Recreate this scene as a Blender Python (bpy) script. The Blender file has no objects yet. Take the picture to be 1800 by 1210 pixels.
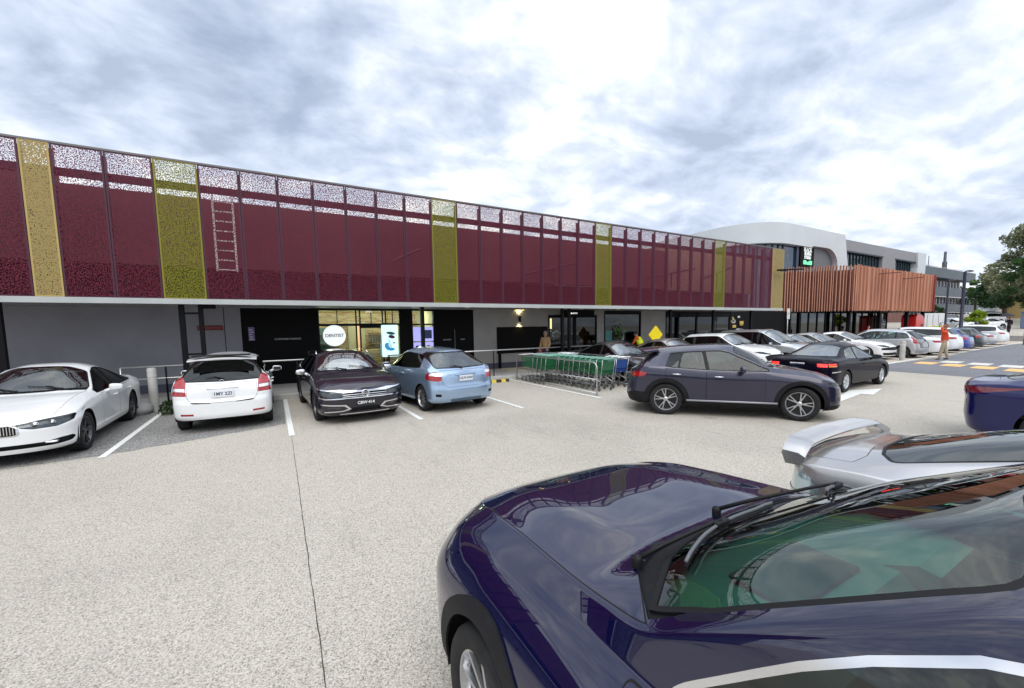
import bpy, bmesh, math, random
from mathutils import Vector, Matrix, noise
PI=math.pi
R=math.radians
scn=bpy.context.scene
C=scn.collection
random.seed(7)

# ------------------------------------------------------------------ camera
cam_d=bpy.data.cameras.new('camera'); cam=bpy.data.objects.new('camera',cam_d); C.objects.link(cam)
scn.camera=cam
cam_d.sensor_fit='HORIZONTAL'; cam_d.sensor_width=36; cam_d.lens=14.446
cam_d.shift_y=0.0199; cam_d.clip_start=0.05; cam_d.clip_end=4000
_p,_y,_r=R(5.148),R(29.725),R(-0.925)
_fw=Vector((math.sin(_y)*math.cos(_p),math.cos(_y)*math.cos(_p),-math.sin(_p)))
_rt=Vector((math.cos(_y),-math.sin(_y),0)); _up=_rt.cross(_fw)
CAM_R=math.cos(_r)*_rt+math.sin(_r)*_up; CAM_U=-math.sin(_r)*_rt+math.cos(_r)*_up; CAM_W=_fw
_m=Matrix((CAM_R,CAM_U,-CAM_W)).transposed().to_4x4(); _m.translation=Vector((0,0,2.0)); cam.matrix_world=_m
scn.view_settings.view_transform='Standard'; scn.view_settings.look='None'
scn.view_settings.exposure=0.5
scn.view_settings.gamma=1.0
scn.render.resolution_x=1024; scn.render.resolution_y=688

# ------------------------------------------------------------------ world: cloudy sky
SUN_EL,SUN_AZ=R(52),R(200)          # azimuth measured clockwise from +Y
world=bpy.data.worlds.new('World'); scn.world=world; world.use_nodes=True
def nd(nt,t,**k):
    n=nt.nodes.new(t)
    for a,b in k.items():
        if a=='ins':
            for i,v in b.items(): n.inputs[i].default_value=v
        else: setattr(n,a,b)
    return n
def ramp(nt,stops,interp='LINEAR'):
    n=nt.nodes.new('ShaderNodeValToRGB'); cr=n.color_ramp; cr.interpolation=interp
    while len(cr.elements)<len(stops): cr.elements.new(0.5)
    for e,(p,c) in zip(cr.elements,stops):
        e.position=p; e.color=(c[0],c[1],c[2],1) if hasattr(c,'__len__') else (c,c,c,1)
    return n
def build_world():
    nt=world.node_tree; nt.nodes.clear(); L=nt.links.new
    out=nd(nt,'ShaderNodeOutputWorld'); bg=nd(nt,'ShaderNodeBackground'); L(bg.outputs[0],out.inputs[0])
    bg.inputs[1].default_value=0.1
    sky=nd(nt,'ShaderNodeTexSky',sky_type='NISHITA',sun_disc=False,sun_elevation=SUN_EL,sun_rotation=SUN_AZ)
    tc=nd(nt,'ShaderNodeTexCoord')
    sep=nd(nt,'ShaderNodeSeparateXYZ'); L(tc.outputs['Generated'],sep.inputs[0])
    zz=nd(nt,'ShaderNodeMath',operation='MAXIMUM',ins={1:0.0}); L(sep.outputs[2],zz.inputs[0])
    za=nd(nt,'ShaderNodeMath',operation='ADD',ins={1:0.30}); L(zz.outputs[0],za.inputs[0])
    comb=nd(nt,'ShaderNodeCombineXYZ')
    for i in (0,1):
        d=nd(nt,'ShaderNodeMath',operation='DIVIDE'); L(sep.outputs[i],d.inputs[0]); L(za.outputs[0],d.inputs[1]); L(d.outputs[0],comb.inputs[i])
    mp=nd(nt,'ShaderNodeMapping',ins={1:(3.1,1.7,0),2:(0,0,R(30)),3:(1.0,1.3,1)}); L(comb.outputs[0],mp.inputs[0])
    n1=nd(nt,'ShaderNodeTexNoise',ins={'Scale':1.15,'Detail':3,'Roughness':0.5,'Distortion':0.15}); L(mp.outputs[0],n1.inputs['Vector'])
    n2=nd(nt,'ShaderNodeTexNoise',ins={'Scale':3.6,'Detail':9,'Roughness':0.56,'Distortion':0.25}); L(mp.outputs[0],n2.inputs['Vector'])
    # the same cloud sampled a little towards the light gives relief on the billows
    mo=nd(nt,'ShaderNodeMapping',ins={1:(0.035,0.05,0)}); L(mp.outputs[0],mo.inputs[0])
    n2b=nd(nt,'ShaderNodeTexNoise',ins={'Scale':3.6,'Detail':9,'Roughness':0.56,'Distortion':0.25}); L(mo.outputs[0],n2b.inputs['Vector'])
    rel=nd(nt,'ShaderNodeMath',operation='SUBTRACT'); L(n2.outputs[0],rel.inputs[0]); L(n2b.outputs[0],rel.inputs[1])
    a=nd(nt,'ShaderNodeMath',operation='MULTIPLY_ADD',ins={1:0.85,2:-0.20}); L(n1.outputs[0],a.inputs[0])
    b0=nd(nt,'ShaderNodeMath',operation='MULTIPLY_ADD',ins={1:0.55}); L(n2.outputs[0],b0.inputs[0]); L(a.outputs[0],b0.inputs[2])
    b=nd(nt,'ShaderNodeMath',operation='MULTIPLY_ADD',ins={1:0.65}); L(rel.outputs[0],b.inputs[0]); L(b0.outputs[0],b.inputs[2])
    acc=b
    # large cloud masses: (direction px,py in the sky, width, amount)   amount>0 brighter
    for px,py,wd,am in ((1060,40,.33,.13),(350,350,.22,.10),(760,400,.22,.05),(1650,330,.22,.10),(1500,430,.3,.08),(1290,340,.25,.05),
                        (1560,150,.42,-.14),(1050,270,.42,-.14),(1300,230,.35,-.08),(400,120,.25,-.10),(120,60,.4,-.04),(600,240,.30,-.08),(1700,380,.16,-.05)):
        v=(CAM_R*(px-900)/722.3-CAM_U*(py-640.9)/722.3+CAM_W).normalized()
        dt=nd(nt,'ShaderNodeVectorMath',operation='DOT_PRODUCT'); L(tc.outputs['Generated'],dt.inputs[0]); dt.inputs[1].default_value=v
        mr=nd(nt,'ShaderNodeMapRange',interpolation_type='SMOOTHSTEP',ins={'From Min':math.cos(wd),'From Max':1.0,'To Min':0.0,'To Max':am*.62}); L(dt.outputs['Value'],mr.inputs[0])
        s=nd(nt,'ShaderNodeMath',operation='ADD'); L(acc.outputs[0],s.inputs[0]); L(mr.outputs[0],s.inputs[1]); acc=s
    cr=ramp(nt,[(0.16,(3.5,4.1,5.3)),(0.34,(4.8,5.5,6.8)),(0.46,(5.9,6.5,7.6)),(0.56,(7.2,7.7,8.4)),(0.70,(10.2,10.3,10.3))])
    # ramp colours are clamped at 1, so scale afterwards
    for e in cr.color_ramp.elements: e.color=[c/12 for c in e.color[:3]]+[1]
    L(acc.outputs[0],cr.inputs[0])
    sc=nd(nt,'ShaderNodeVectorMath',operation='SCALE'); sc.inputs['Scale'].default_value=12.0; L(cr.outputs[0],sc.inputs[0])
    # thin places where the blue shows
    n3=nd(nt,'ShaderNodeTexNoise',ins={'Scale':0.9,'Detail':6,'Roughness':0.6}); mp3=nd(nt,'ShaderNodeMapping',ins={1:(7.3,0.4,2)}); L(comb.outputs[0],mp3.inputs[0]); L(mp3.outputs[0],n3.inputs['Vector'])
    cov=ramp(nt,[(0.58,1.0),(0.72,0.45)]); L(n3.outputs[0],cov.inputs[0])
    mx=nd(nt,'ShaderNodeMixRGB'); L(cov.outputs[0],mx.inputs[0]); L(sky.outputs[0],mx.inputs[1]); L(sc.outputs[0],mx.inputs[2])
    # overcast sky is brightest overhead
    zr=nd(nt,'ShaderNodeMapRange',interpolation_type='SMOOTHSTEP',ins={'From Min':0.62,'From Max':1.0,'To Min':1.0,'To Max':1.9}); L(sep.outputs[2],zr.inputs[0])
    zs=nd(nt,'ShaderNodeVectorMath',operation='SCALE'); L(mx.outputs[0],zs.inputs[0]); L(zr.outputs[0],zs.inputs['Scale'])
    L(zs.outputs[0],bg.inputs[0])
build_world()
sun_d=bpy.data.lights.new('sun','SUN'); sun_d.energy=1.2; sun_d.angle=R(48); sun_d.color=(1.0,.96,.9)
sun=bpy.data.objects.new('sun',sun_d); C.objects.link(sun)
_sd=Vector((math.sin(SUN_AZ)*math.cos(SUN_EL),math.cos(SUN_AZ)*math.cos(SUN_EL),math.sin(SUN_EL)))
sun.rotation_euler=_sd.to_track_quat('Z','Y').to_euler(); sun.location=(0,0,30)

# ------------------------------------------------------------------ materials
MATS={}
def pm(name,col,rough=.6,metal=0,coat=0,spec=.5,emit=None,es=0,trans=0,alpha=1):
    if name in MATS: return MATS[name]
    m=bpy.data.materials.new(name); m.use_nodes=True; MATS[name]=m
    b=m.node_tree.nodes['Principled BSDF']
    b.inputs['Base Color'].default_value=(*col,1); b.inputs['Roughness'].default_value=rough
    b.inputs['Metallic'].default_value=metal; b.inputs['Specular IOR Level'].default_value=spec
    b.inputs['Coat Weight'].default_value=coat; b.inputs['Coat Roughness'].default_value=.03
    if emit: b.inputs['Emission Color'].default_value=(*emit,1); b.inputs['Emission Strength'].default_value=es
    b.inputs['Transmission Weight'].default_value=trans
    return m
def varied(m,scale=3.0,amt=.25,bump=0,bscale=60,stretch=(1,1,1),rough_amt=0):
    """procedural variation of base colour (dirt and wear) plus optional bump"""
    nt=m.node_tree; b=nt.nodes['Principled BSDF']; L=nt.links.new
    tc=nd(nt,'ShaderNodeTexCoord'); mp=nd(nt,'ShaderNodeMapping',ins={3:stretch}); L(tc.outputs['Object'],mp.inputs[0])
    n=nd(nt,'ShaderNodeTexNoise',ins={'Scale':scale,'Detail':6,'Roughness':.6}); L(mp.outputs[0],n.inputs['Vector'])
    c=b.inputs['Base Color'].default_value[:3]
    r=ramp(nt,[(.3,[x*(1-amt) for x in c]),(.7,[min(1,x*(1+amt)) for x in c])]); L(n.outputs[0],r.inputs[0]); L(r.outputs[0],b.inputs['Base Color'])
    if rough_amt:
        r0=b.inputs['Roughness'].default_value
        rr=ramp(nt,[(.3,max(0,r0-rough_amt)),(.7,min(1,r0+rough_amt))]); L(n.outputs[0],rr.inputs[0]); L(rr.outputs[0],b.inputs['Roughness'])
    if bump:
        n2=nd(nt,'ShaderNodeTexNoise',ins={'Scale':bscale,'Detail':4}); L(mp.outputs[0],n2.inputs['Vector'])
        bp=nd(nt,'ShaderNodeBump',ins={'Strength':bump,'Distance':.01}); L(n2.outputs[0],bp.inputs['Height']); L(bp.outputs[0],b.inputs['Normal'])
    return m
def glass_mat(name,tint,ior=1.5,rough=0.0,base=0.0,basecol=(0.01,0.012,0.012)):
    """thin window glass: fresnel mix of mirror and tinted transparency (base = share of dirt/opaque film)"""
    if name in MATS: return MATS[name]
    m=bpy.data.materials.new(name); m.use_nodes=True; MATS[name]=m; nt=m.node_tree; nt.nodes.clear(); L=nt.links.new
    out=nd(nt,'ShaderNodeOutputMaterial'); tr=nd(nt,'ShaderNodeBsdfTransparent'); tr.inputs[0].default_value=(*tint,1)
    gl=nd(nt,'ShaderNodeBsdfGlossy'); gl.inputs['Roughness'].default_value=rough; gl.inputs[0].default_value=(.95,.98,.97,1)
    fr=nd(nt,'ShaderNodeFresnel'); fr.inputs[0].default_value=ior
    inner=tr
    if base>0:
        df=nd(nt,'ShaderNodeBsdfDiffuse'); df.inputs[0].default_value=(*basecol,1)
        m0=nd(nt,'ShaderNodeMixShader'); m0.inputs[0].default_value=base; L(tr.outputs[0],m0.inputs[1]); L(df.outputs[0],m0.inputs[2]); inner=m0
    mx=nd(nt,'ShaderNodeMixShader'); L(fr.outputs[0],mx.inputs[0]); L(inner.outputs[0],mx.inputs[1]); L(gl.outputs[0],mx.inputs[2]); L(mx.outputs[0],out.inputs[0])
    return m

# ------------------------------------------------------------------ object helpers
def tag(o,label=None,cat=None,group=None,kind=None):
    if label: o['label']=label
    if cat: o['category']=cat
    if group: o['group']=group
    if kind: o['kind']=kind
    return o
def thing(name,label,cat,loc=(0,0,0),rz=0,group=None):
    o=bpy.data.objects.new(name,None); C.objects.link(o); o.empty_display_size=.2
    o.location=loc; o.rotation_euler=(0,0,rz); return tag(o,label,cat,group)
def obj(name,bm,mats,parent=None,smooth=False,loc=None,angle=None):
    me=bpy.data.meshes.new(name); bm.to_mesh(me); bm.free()
    if not isinstance(mats,(list,tuple)): mats=[mats]
    for m in mats: me.materials.append(m)
    if smooth:
        for p in me.polygons: p.use_smooth=True
        if angle is not None:
            try: me.set_sharp_from_angle(angle=R(angle))
            except Exception: pass
    o=bpy.data.objects.new(name,me); C.objects.link(o)
    if parent: o.parent=parent
    if loc: o.location=loc
    return o
def copy_tree(o,parent=None):
    c=o.copy(); C.objects.link(c)
    if parent: c.parent=parent
    for ch in o.children: copy_tree(ch,c)
    return c
def NB(): return bmesh.new()
def bx(bm,x0,x1,y0,y1,z0,z1,mi=0,M=None):
    vs=[bm.verts.new((x,y,z)) for x in (x0,x1) for y in (y0,y1) for z in (z0,z1)]
    if M: 
        for v in vs: v.co=M@v.co
    fs=[]
    for q in ((0,1,3,2),(4,6,7,5),(0,4,5,1),(2,3,7,6),(0,2,6,4),(1,5,7,3)):
        f=bm.faces.new([vs[i] for i in q]); f.material_index=mi; fs.append(f)
    return vs
def bxb(bm,x0,x1,y0,y1,z0,z1,r=.02,seg=2,mi=0,M=None):
    """bevelled box"""
    t=bmesh.new(); bx(t,x0,x1,y0,y1,z0,z1,mi)
    bmesh.ops.bevel(t,geom=t.edges[:],offset=r,segments=seg,affect='EDGES',profile=.5)
    if M: bmesh.ops.transform(t,matrix=M,verts=t.verts[:])
    me=bpy.data.meshes.new('t'); t.to_mesh(me); t.free()
    n=len(bm.faces); bm.from_mesh(me); bpy.data.meshes.remove(me)
    bm.faces.ensure_lookup_table()
    for f in bm.faces[n:]: f.material_index=mi
def frame_of(d):
    d=d.normalized(); a=Vector((0,0,1)) if abs(d.z)<.9 else Vector((1,0,0)); x=a.cross(d).normalized(); return x,d.cross(x)
def tube(bm,pts,r,seg=8,mi=0,cap=True,closed=False):
    pts=[Vector(p) for p in pts]; n=len(pts); rings=[]; ux=None
    for i,p in enumerate(pts):
        if closed: d=pts[(i+1)%n]-pts[i-1]
        else: d=pts[min(i+1,n-1)]-pts[max(i-1,0)]
        if d.length<1e-9: d=Vector((0,0,1))
        d.normalize()
        if ux is None: ux,uy=frame_of(d)
        else:
            ux=(ux-d*ux.dot(d)); ux=ux.normalized() if ux.length>1e-6 else frame_of(d)[0]; uy=d.cross(ux)
        rr=r[i] if hasattr(r,'__len__') else r
        rings.append([bm.verts.new(p+ux*rr*math.cos(2*PI*k/seg)+uy*rr*math.sin(2*PI*k/seg)) for k in range(seg)])
    m=n if closed else n-1
    for i in range(m):
        a,b=rings[i],rings[(i+1)%n]
        for k in range(seg):
            f=bm.faces.new((a[k],a[(k+1)%seg],b[(k+1)%seg],b[k])); f.material_index=mi
    if cap and not closed:
        bm.faces.new(rings[0][::-1]).material_index=mi; bm.faces.new(rings[-1]).material_index=mi
    return rings
def lathe(bm,prof,seg=24,mi=0,M=None):
    """prof: list of (radius, height) revolved round local z"""
    rs=[]
    for r,h in prof:
        ring=[bm.verts.new((r*math.cos(2*PI*k/seg),r*math.sin(2*PI*k/seg),h)) for k in range(seg)]
        rs.append(ring)
    for a,b in zip(rs,rs[1:]):
        for k in range(seg):
            f=bm.faces.new((a[k],a[(k+1)%seg],b[(k+1)%seg],b[k])); f.material_index=mi
    if M:
        for ring in rs:
            for v in ring: v.co=M@v.co
    return rs
def prism(bm,poly,axis,a,b,mi=0):
    """extrude 2D polygon along axis ('x','y','z') from a to b"""
    def P(u,v,t): return {'x':(t,u,v),'y':(u,t,v),'z':(u,v,t)}[axis]
    A=[bm.verts.new(P(u,v,a)) for u,v in poly]; B=[bm.verts.new(P(u,v,b)) for u,v in poly]
    n=len(poly); fs=[bm.faces.new(A[::-1]),bm.faces.new(B)]
    for i in range(n): fs.append(bm.faces.new((A[i],A[(i+1)%n],B[(i+1)%n],B[i])))
    for f in fs: f.material_index=mi
    bmesh.ops.recalc_face_normals(bm,faces=fs)
    return fs
def text_mesh(name,s,size,mat,parent=None,depth=.002,M=None,ax='CENTER',bold=0,sx=1):
    cu=bpy.data.curves.new('t','FONT'); cu.body=s; cu.size=size; cu.extrude=depth; cu.align_x=ax; cu.align_y='CENTER'; cu.offset=bold; cu.resolution_u=3
    o=bpy.data.objects.new('t',cu); C.objects.link(o)
    dg=bpy.context.evaluated_depsgraph_get(); me=bpy.data.meshes.new_from_object(o.evaluated_get(dg))
    bpy.data.objects.remove(o); bpy.data.curves.remove(cu)
    if sx!=1:
        for v in me.vertices: v.co.x*=sx
    if M: me.transform(M)
    me.name=name; me.materials.clear(); me.materials.append(mat)
    q=bpy.data.objects.new(name,me); C.objects.link(q)
    if parent: q.parent=parent
    return q
# ------------------------------------------------------------------ car builder
def sm(poly,L,sig=.05,ds=.01):
    """polyline -> gaussian-smoothed lookup"""
    n=int(L/ds)+1; v=[]
    for i in range(n+1):
        s=i*ds; y=poly[-1][1]
        if s<=poly[0][0]: y=poly[0][1]
        else:
            for (a,ya),(b,yb) in zip(poly,poly[1:]):
                if a<=s<=b and b>a: y=ya+(yb-ya)*(s-a)/(b-a); break
        v.append(y)
    k=int(3*sig/ds); w=[math.exp(-.5*(j*ds/sig)**2) for j in range(-k,k+1)]; W=sum(w)
    def ext(i):
        if i<0: return 2*v[0]-v[min(n,-i)]
        if i>n: return 2*v[n]-v[max(0,2*n-i)]
        return v[i]
    o=[sum(w[j+k]*ext(i+j) for j in range(-k,k+1))/W for i in range(n+1)]
    def f(s):
        t=min(max(s/ds,0),n-1e-6); i=int(t); return o[i]+(o[i+1]-o[i])*(t-i)
    return f
def bspline(cp,N):
    """clamped uniform cubic B-spline through control polygon cp"""
    n=len(cp); kn=[0]*3+list(range(n-2))+[n-3]*3
    out=[]
    for i in range(N+1):
        t=(n-3)*i/N
        if t>=n-3: out.append(tuple(cp[-1])); continue
        k=int(t)+3
        d=[list(cp[j+k-3]) for j in range(4)]
        for r in range(1,4):
            for j in range(3,r-1,-1):
                den=kn[j+1+k-r]-kn[j+k-3]; a=(t-kn[j+k-3])/den if den else 0
                d[j]=[(1-a)*d[j-1][q]+a*d[j][q] for q in range(len(d[j]))]
        out.append(tuple(d[3]))
    return out
def lerp(a,b,t): return a+(b-a)*t
def l2(a,b,t): return (a[0]+(b[0]-a[0])*t,a[1]+(b[1]-a[1])*t)
def arc(cx,cy,r,a0,a1,n):
    return [(cx+r*math.cos(R(a0+(a1-a0)*i/n)),cy+r*math.sin(R(a0+(a1-a0)*i/n))) for i in range(n+1)]
def rounded(poly,r,n=3):
    """round the corners of a 2D polygon; r scalar or list"""
    out=[];m=len(poly)
    for i in range(m):
        p=Vector(poly[i]); a=Vector(poly[i-1])-p; b=Vector(poly[(i+1)%m])-p
        rr=r[i] if hasattr(r,'__len__') else r
        rr=min(rr,a.length*.45,b.length*.45)
        if rr<1e-4: out.append(tuple(p)); continue
        A=p+a.normalized()*rr; B=p+b.normalized()*rr
        for k in range(n+1):
            t=k/n; q=A*(1-t)**2+p*2*t*(1-t)+B*t*t; out.append(tuple(q))
    return out
def offs(poly,d):
    """offset polygon outward by d"""
    m=len(poly); A=sum(poly[i-1][0]*poly[i][1]-poly[i][0]*poly[i-1][1] for i in range(m)); sg=1 if A>0 else -1; out=[]
    for i in range(m):
        p=Vector(poly[i]); a=(p-Vector(poly[i-1])); b=(Vector(poly[(i+1)%m])-p)
        if a.length<1e-9 or b.length<1e-9: out.append(tuple(p)); continue
        a.normalize(); b.normalize()
        na=Vector((a.y,-a.x))*sg; nb=Vector((b.y,-b.x))*sg; nn=na+nb
        if nn.length<1e-6: nn=na
        nn.normalize(); c=max(.4,nn.dot(na)); out.append(tuple(p+nn*d/c))
    return out
def inpoly(x,y,poly):
    c=False; n=len(poly); j=n-1
    for i in range(n):
        xi,yi=poly[i]; xj,yj=poly[j]
        if (yi>y)!=(yj>y) and x<(xj-xi)*(y-yi)/(yj-yi)+xi: c=not c
        j=i
    return c

class Shell:
    """half car skin as a lofted grid that regions can be cut out of"""
    def __init__(S,sp):
        S.sp=sp; L=S.L=sp['L']; S.W=W=sp['W']/2; S.H=sp['H']
        S.fn={k:sm(sp[k],L,sp.get('sig',.05)) for k in ('zc','zr','wr','zs')}
        S.zb=sm(sp['zb'],L,.06) if isinstance(sp['zb'],list) else (lambda s:sp['zb'])
        s0,nf=sp.get('nose',(.62,2.9)); s1,nr=sp.get('tail',(.5,3.2))
        st=[]; NN=sp.get('nn',22)
        for i in range(NN):
            th=PI/2*i/NN; st.append((s0*(1-math.cos(th)**(2/nf)), W*math.sin(th)**(2/nf)))
        M=sp.get('nm',60); a=s0; b=L-s1
        for i in range(M+1): st.append((a+(b-a)*i/M,W))
        for i in range(NN-1,-1,-1):
            th=PI/2*i/NN; st.append((L-s1*(1-math.cos(th)**(2/nr)), W*math.sin(th)**(2/nr)))
        wf=sm(sp['wf'],L,.15) if 'wf' in sp else (lambda s:1)
        st=[(s,w*wf(s)) for s,w in st]; S.st=st
        fl=sp.get('flean',[(0,.12),(.2,.05),(.34,.0),(.55,.0),(.68,.03),(.8,.08),(1.2,.2)])
        rl=sp.get('rlean',[(0,.10),(.25,.04),(.4,.0),(.6,.01),(.8,.05),(1.0,.10),(1.4,.2)])
        def pl(p,z):
            if z<=p[0][0]: return p[0][1]
            for (a,ya),(b,yb) in zip(p,p[1:]):
                if z<=b: return ya+(yb-ya)*(z-a)/(b-a)
            return p[-1][1]
        U=[0]; 
        for (a,wa),(b,wb) in zip(st,st[1:]): U.append(U[-1]+math.hypot(b-a,wb-wa))
        T=U[-1]; S.T=T
        bm=S.bm=bmesh.new(); S.d={}; J=S.J=sp.get('J',40); rows=[]
        hb=sp.get('hood',0)
        for i,(s,w) in enumerate(st):
            w=max(w,0.0)
            zb,zs,zr,zc=S.zb(s),S.fn['zs'](s),S.fn['zr'](s),S.fn['zc'](s); wr=S.fn['wr'](s)*w
            zr=max(zr,zs+.005); zc=max(zc,zr+.004)
            ws=w*sp.get('ws',.965); h=zs-zb
            cl=sp.get('crease',.0)
            P4=(ws,zs); P5=(wr,zr)
            dm=sp.get('dome',0)*max(0,min(1,(s-.12)/.3))*max(0,min(1,(sp['sc']+.05-s)/.25))
            mid=[(w*1.0,zb+.30*h),(w*(1.0-cl*.3),zb+.58*h),(w*(1.0+cl),zb+.76*h),(w*(.998+cl),zb+.84*h),l2(P4,(w,zs-.10),.45)] if 'side' not in sp else [(w*a_,zb+b_*h) for a_,b_ in sp['side']]
            cp=[(w*.86,zb-.02),(w*.955,zb),(w*.985,zb+.05)]+mid+[P4,l2(P4,P5,.08),l2(P4,P5,.5),l2(P4,P5,.92),P5,(lambda q:(q[0],q[1]-dm*.8))(l2(P5,(wr*.6,zc-.3*(zc-zr)),.30)),(wr*.62,zc-.22*(zc-zr)+dm),(wr*.45,zc-.10*(zc-zr)+dm*.8),(wr*.3,zc-.02*(zc-zr)),(wr*.1,zc),(0,zc)]
            pts=bspline(cp,J); row=[]
            for j,(y,z) in enumerate(pts):
                kf=max(0,1-s/1.0)**2; kr=max(0,1-(L-s)/.9)**2
                ss=s+pl(fl,z)*kf-pl(rl,z)*kr
                if j==J: y=0.0
                v=bm.verts.new((L/2-ss,max(y,0) if w>1e-6 else 0.0,z)); S.d[v]=(U[i],T-U[i],float(j)); row.append(v)
            rows.append(row)
        for a,b in zip(rows,rows[1:]):
            for j in range(J):
                q=[a[j],a[j+1],b[j+1],b[j]]
                try: f=bm.faces.new(q)
                except Exception: continue
        # weld degenerate nose/tail lines
        bmesh.ops.recalc_face_normals(bm,faces=bm.faces[:])
        f=max(bm.faces,key=lambda f:f.calc_center_median().y)
        if f.normal.y<0: bmesh.ops.reverse_faces(bm,faces=bm.faces[:])
        S.tags=['body']; 
    def coord(S,space):
        d=S.d; h=S.L/2
        return {'side':lambda v:(h-v.co.x,v.co.z),'top':lambda v:(h-v.co.x,v.co.y),'fv':lambda v:(v.co.y,v.co.z),
                'front':lambda v:(d[v][0],v.co.z),'rear':lambda v:(d[v][1],v.co.z),'fj':lambda v:(d[v][0],d[v][2])}[space]
    def region(S,name,space,poly,flt=None,over=None):
        bm=S.bm; d=S.d; cf=S.coord(space); EPS=1e-6
        x0=min(p[0] for p in poly);x1=max(p[0] for p in poly);y0=min(p[1] for p in poly);y1=max(p[1] for p in poly)
        if name not in S.tags: S.tags.append(name)
        ti=S.tags.index(name)
        def bb(f):
            c=[cf(v) for v in f.verts]; return min(a for a,_ in c),max(a for a,_ in c),min(b for _,b in c),max(b for _,b in c)
        cand=[]
        ok=over
        for f in bm.faces:
            if ok is not None and S.tags[f.material_index] not in ok: continue
            a,b,c_,e=bb(f)
            if b<x0 or a>x1 or e<y0 or c_>y1: continue
            if flt and not flt(f.calc_center_median(),sum(d[v][2] for v in f.verts)/len(f.verts)): continue
            cand.append(f)
        m=len(poly)
        for i in range(m):
            px,py=poly[i]; qx,qy=poly[(i+1)%m]; nx,ny=qy-py,px-qx; l=math.hypot(nx,ny)
            if l<1e-7: continue
            nx/=l; ny/=l; g=.004
            ex0,ex1,ey0,ey1=min(px,qx)-g,max(px,qx)+g,min(py,qy)-g,max(py,qy)+g
            loc=[]
            for f in cand:
                a,b,c_,e=bb(f)
                if b<ex0 or a>ex1 or e<ey0 or c_>ey1: continue
                loc.append(f)
            fv={}
            def F(v):
                if v not in fv: c=cf(v); fv[v]=(c[0]-px)*nx+(c[1]-py)*ny
                return fv[v]
            es=set(e for f in loc for e in f.edges)
            for e in es:
                a,b=e.verts; fa,fb=F(a),F(b)
                if (fa>EPS and fb<-EPS) or (fa<-EPS and fb>EPS):
                    t=fa/(fa-fb); t=min(max(t,1e-4),1-1e-4)
                    da,db=d[a],d[b]
                    ne,nv=bmesh.utils.edge_split(e,a,t)
                    d[nv]=tuple(x+(y-x)*t for x,y in zip(da,db)); fv[nv]=0.0
            for f in loc:
                on=[v for v in f.verts if abs(F(v))<=EPS]
                if len(on)>=2:
                    pos=any(F(v)>EPS for v in f.verts); neg=any(F(v)<-EPS for v in f.verts)
                    if pos and neg:
                        a,b=on[0],on[-1]
                        try: nf=bmesh.utils.face_split(f,a,b)
                        except Exception: nf=None
                        if nf:
                            g2=nf[0] if isinstance(nf,tuple) else nf
                            g2.material_index=f.material_index; cand.append(g2)
        n=0
        for f in cand:
            c=[cf(v) for v in f.verts]; cx=sum(a for a,_ in c)/len(c); cy=sum(b for _,b in c)/len(c)
            if inpoly(cx,cy,poly): f.material_index=ti; n+=1
        return n
    def finish(S):
        S.bm.normal_update()
        for v in S.bm.verts:
            if abs(v.co.y)<1e-5:
                n=v.normal.copy(); n.y=0
                if n.length<1e-6: n=Vector((1 if v.co.x>0 else -1,0,0))
                S.d[v]=S.d[v]+(n.normalized(),)
            else: S.d[v]=S.d[v]+(v.normal.copy(),)
    def extract(S,names,objname,mats,parent,side='both',inset=0.0,lip=0.0,lipmat=None,flat=False,out=0.0,loc=None):
        """side: both | L | R.  returns object"""
        if isinstance(names,str): names=[names]
        ti={S.tags.index(n) for n in names if n in S.tags}
        fs=[f for f in S.bm.faces if f.material_index in ti]
        if not fs: return None
        V=[];N=[];Fc=[];MI=[];
        order=[S.tags.index(n) for n in names if n in S.tags]
        for sg in ((1,-1) if side=='both' else ((1,) if side=='L' else (-1,))):
            mp={}
            def get(v):
                if v not in mp:
                    n=S.d[v][3]; co=v.co-n*inset+n*out
                    if sg==-1 and side=='both' and abs(v.co.y)<1e-5 and v in cen: mp[v]=cen[v]
                    else:
                        mp[v]=len(V); V.append((co.x,co.y*sg,co.z)); N.append((n.x,n.y*sg,n.z))
                return mp[v]
            if sg==1: cen={}
            for f in fs:
                ix=[get(v) for v in f.verts]
                if sg==-1: ix=ix[::-1]
                if len(set(ix))<3: continue
                Fc.append(ix); MI.append(order.index(f.material_index) if isinstance(mats,(list,tuple)) and len(names)>1 else 0)
            if sg==1: cen={v:i for v,i in mp.items() if abs(v.co.y)<1e-5}
            if lip:
                li=(len(mats) if isinstance(mats,(list,tuple)) else 1) if lipmat else 0
                for f in fs:
                    for lp in f.loops:
                        e=lp.edge; oth=[g for g in e.link_faces if g is not f]
                        if oth and oth[0].material_index in ti: continue
                        a,b=lp.vert,lp.link_loop_next.vert
                        if abs(a.co.y)<1e-5 and abs(b.co.y)<1e-5: continue
                        q=[]
                        ed=(b.co-a.co); sn=ed.cross(f.normal)
                        if sn.length<1e-9: continue
                        sn=-sn.normalized() if (inset>0) else sn.normalized()
                        for v,k in ((a,0),(b,0),(b,1),(a,1)):
                            n=S.d[v][3]; co=v.co+n*out-n*(lip*k); V.append((co.x,co.y*sg,co.z)); N.append((sn.x,sn.y*sg,sn.z)); q.append(len(V)-1)
                        if sg==-1: q=q[::-1]
                        if inset==0: q=q[::-1]
                        Fc.append(q); MI.append(li)
        me=bpy.data.meshes.new(objname); me.from_pydata(V,[],Fc); 
        ml=list(mats) if isinstance(mats,(list,tuple)) else [mats]
        if lipmat: ml.append(lipmat)
        for m in ml: me.materials.append(m)
        me.polygons.foreach_set('material_index',MI); me.polygons.foreach_set('use_smooth',[not flat]*len(Fc))
        me.validate(clean_customdata=False)
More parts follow.
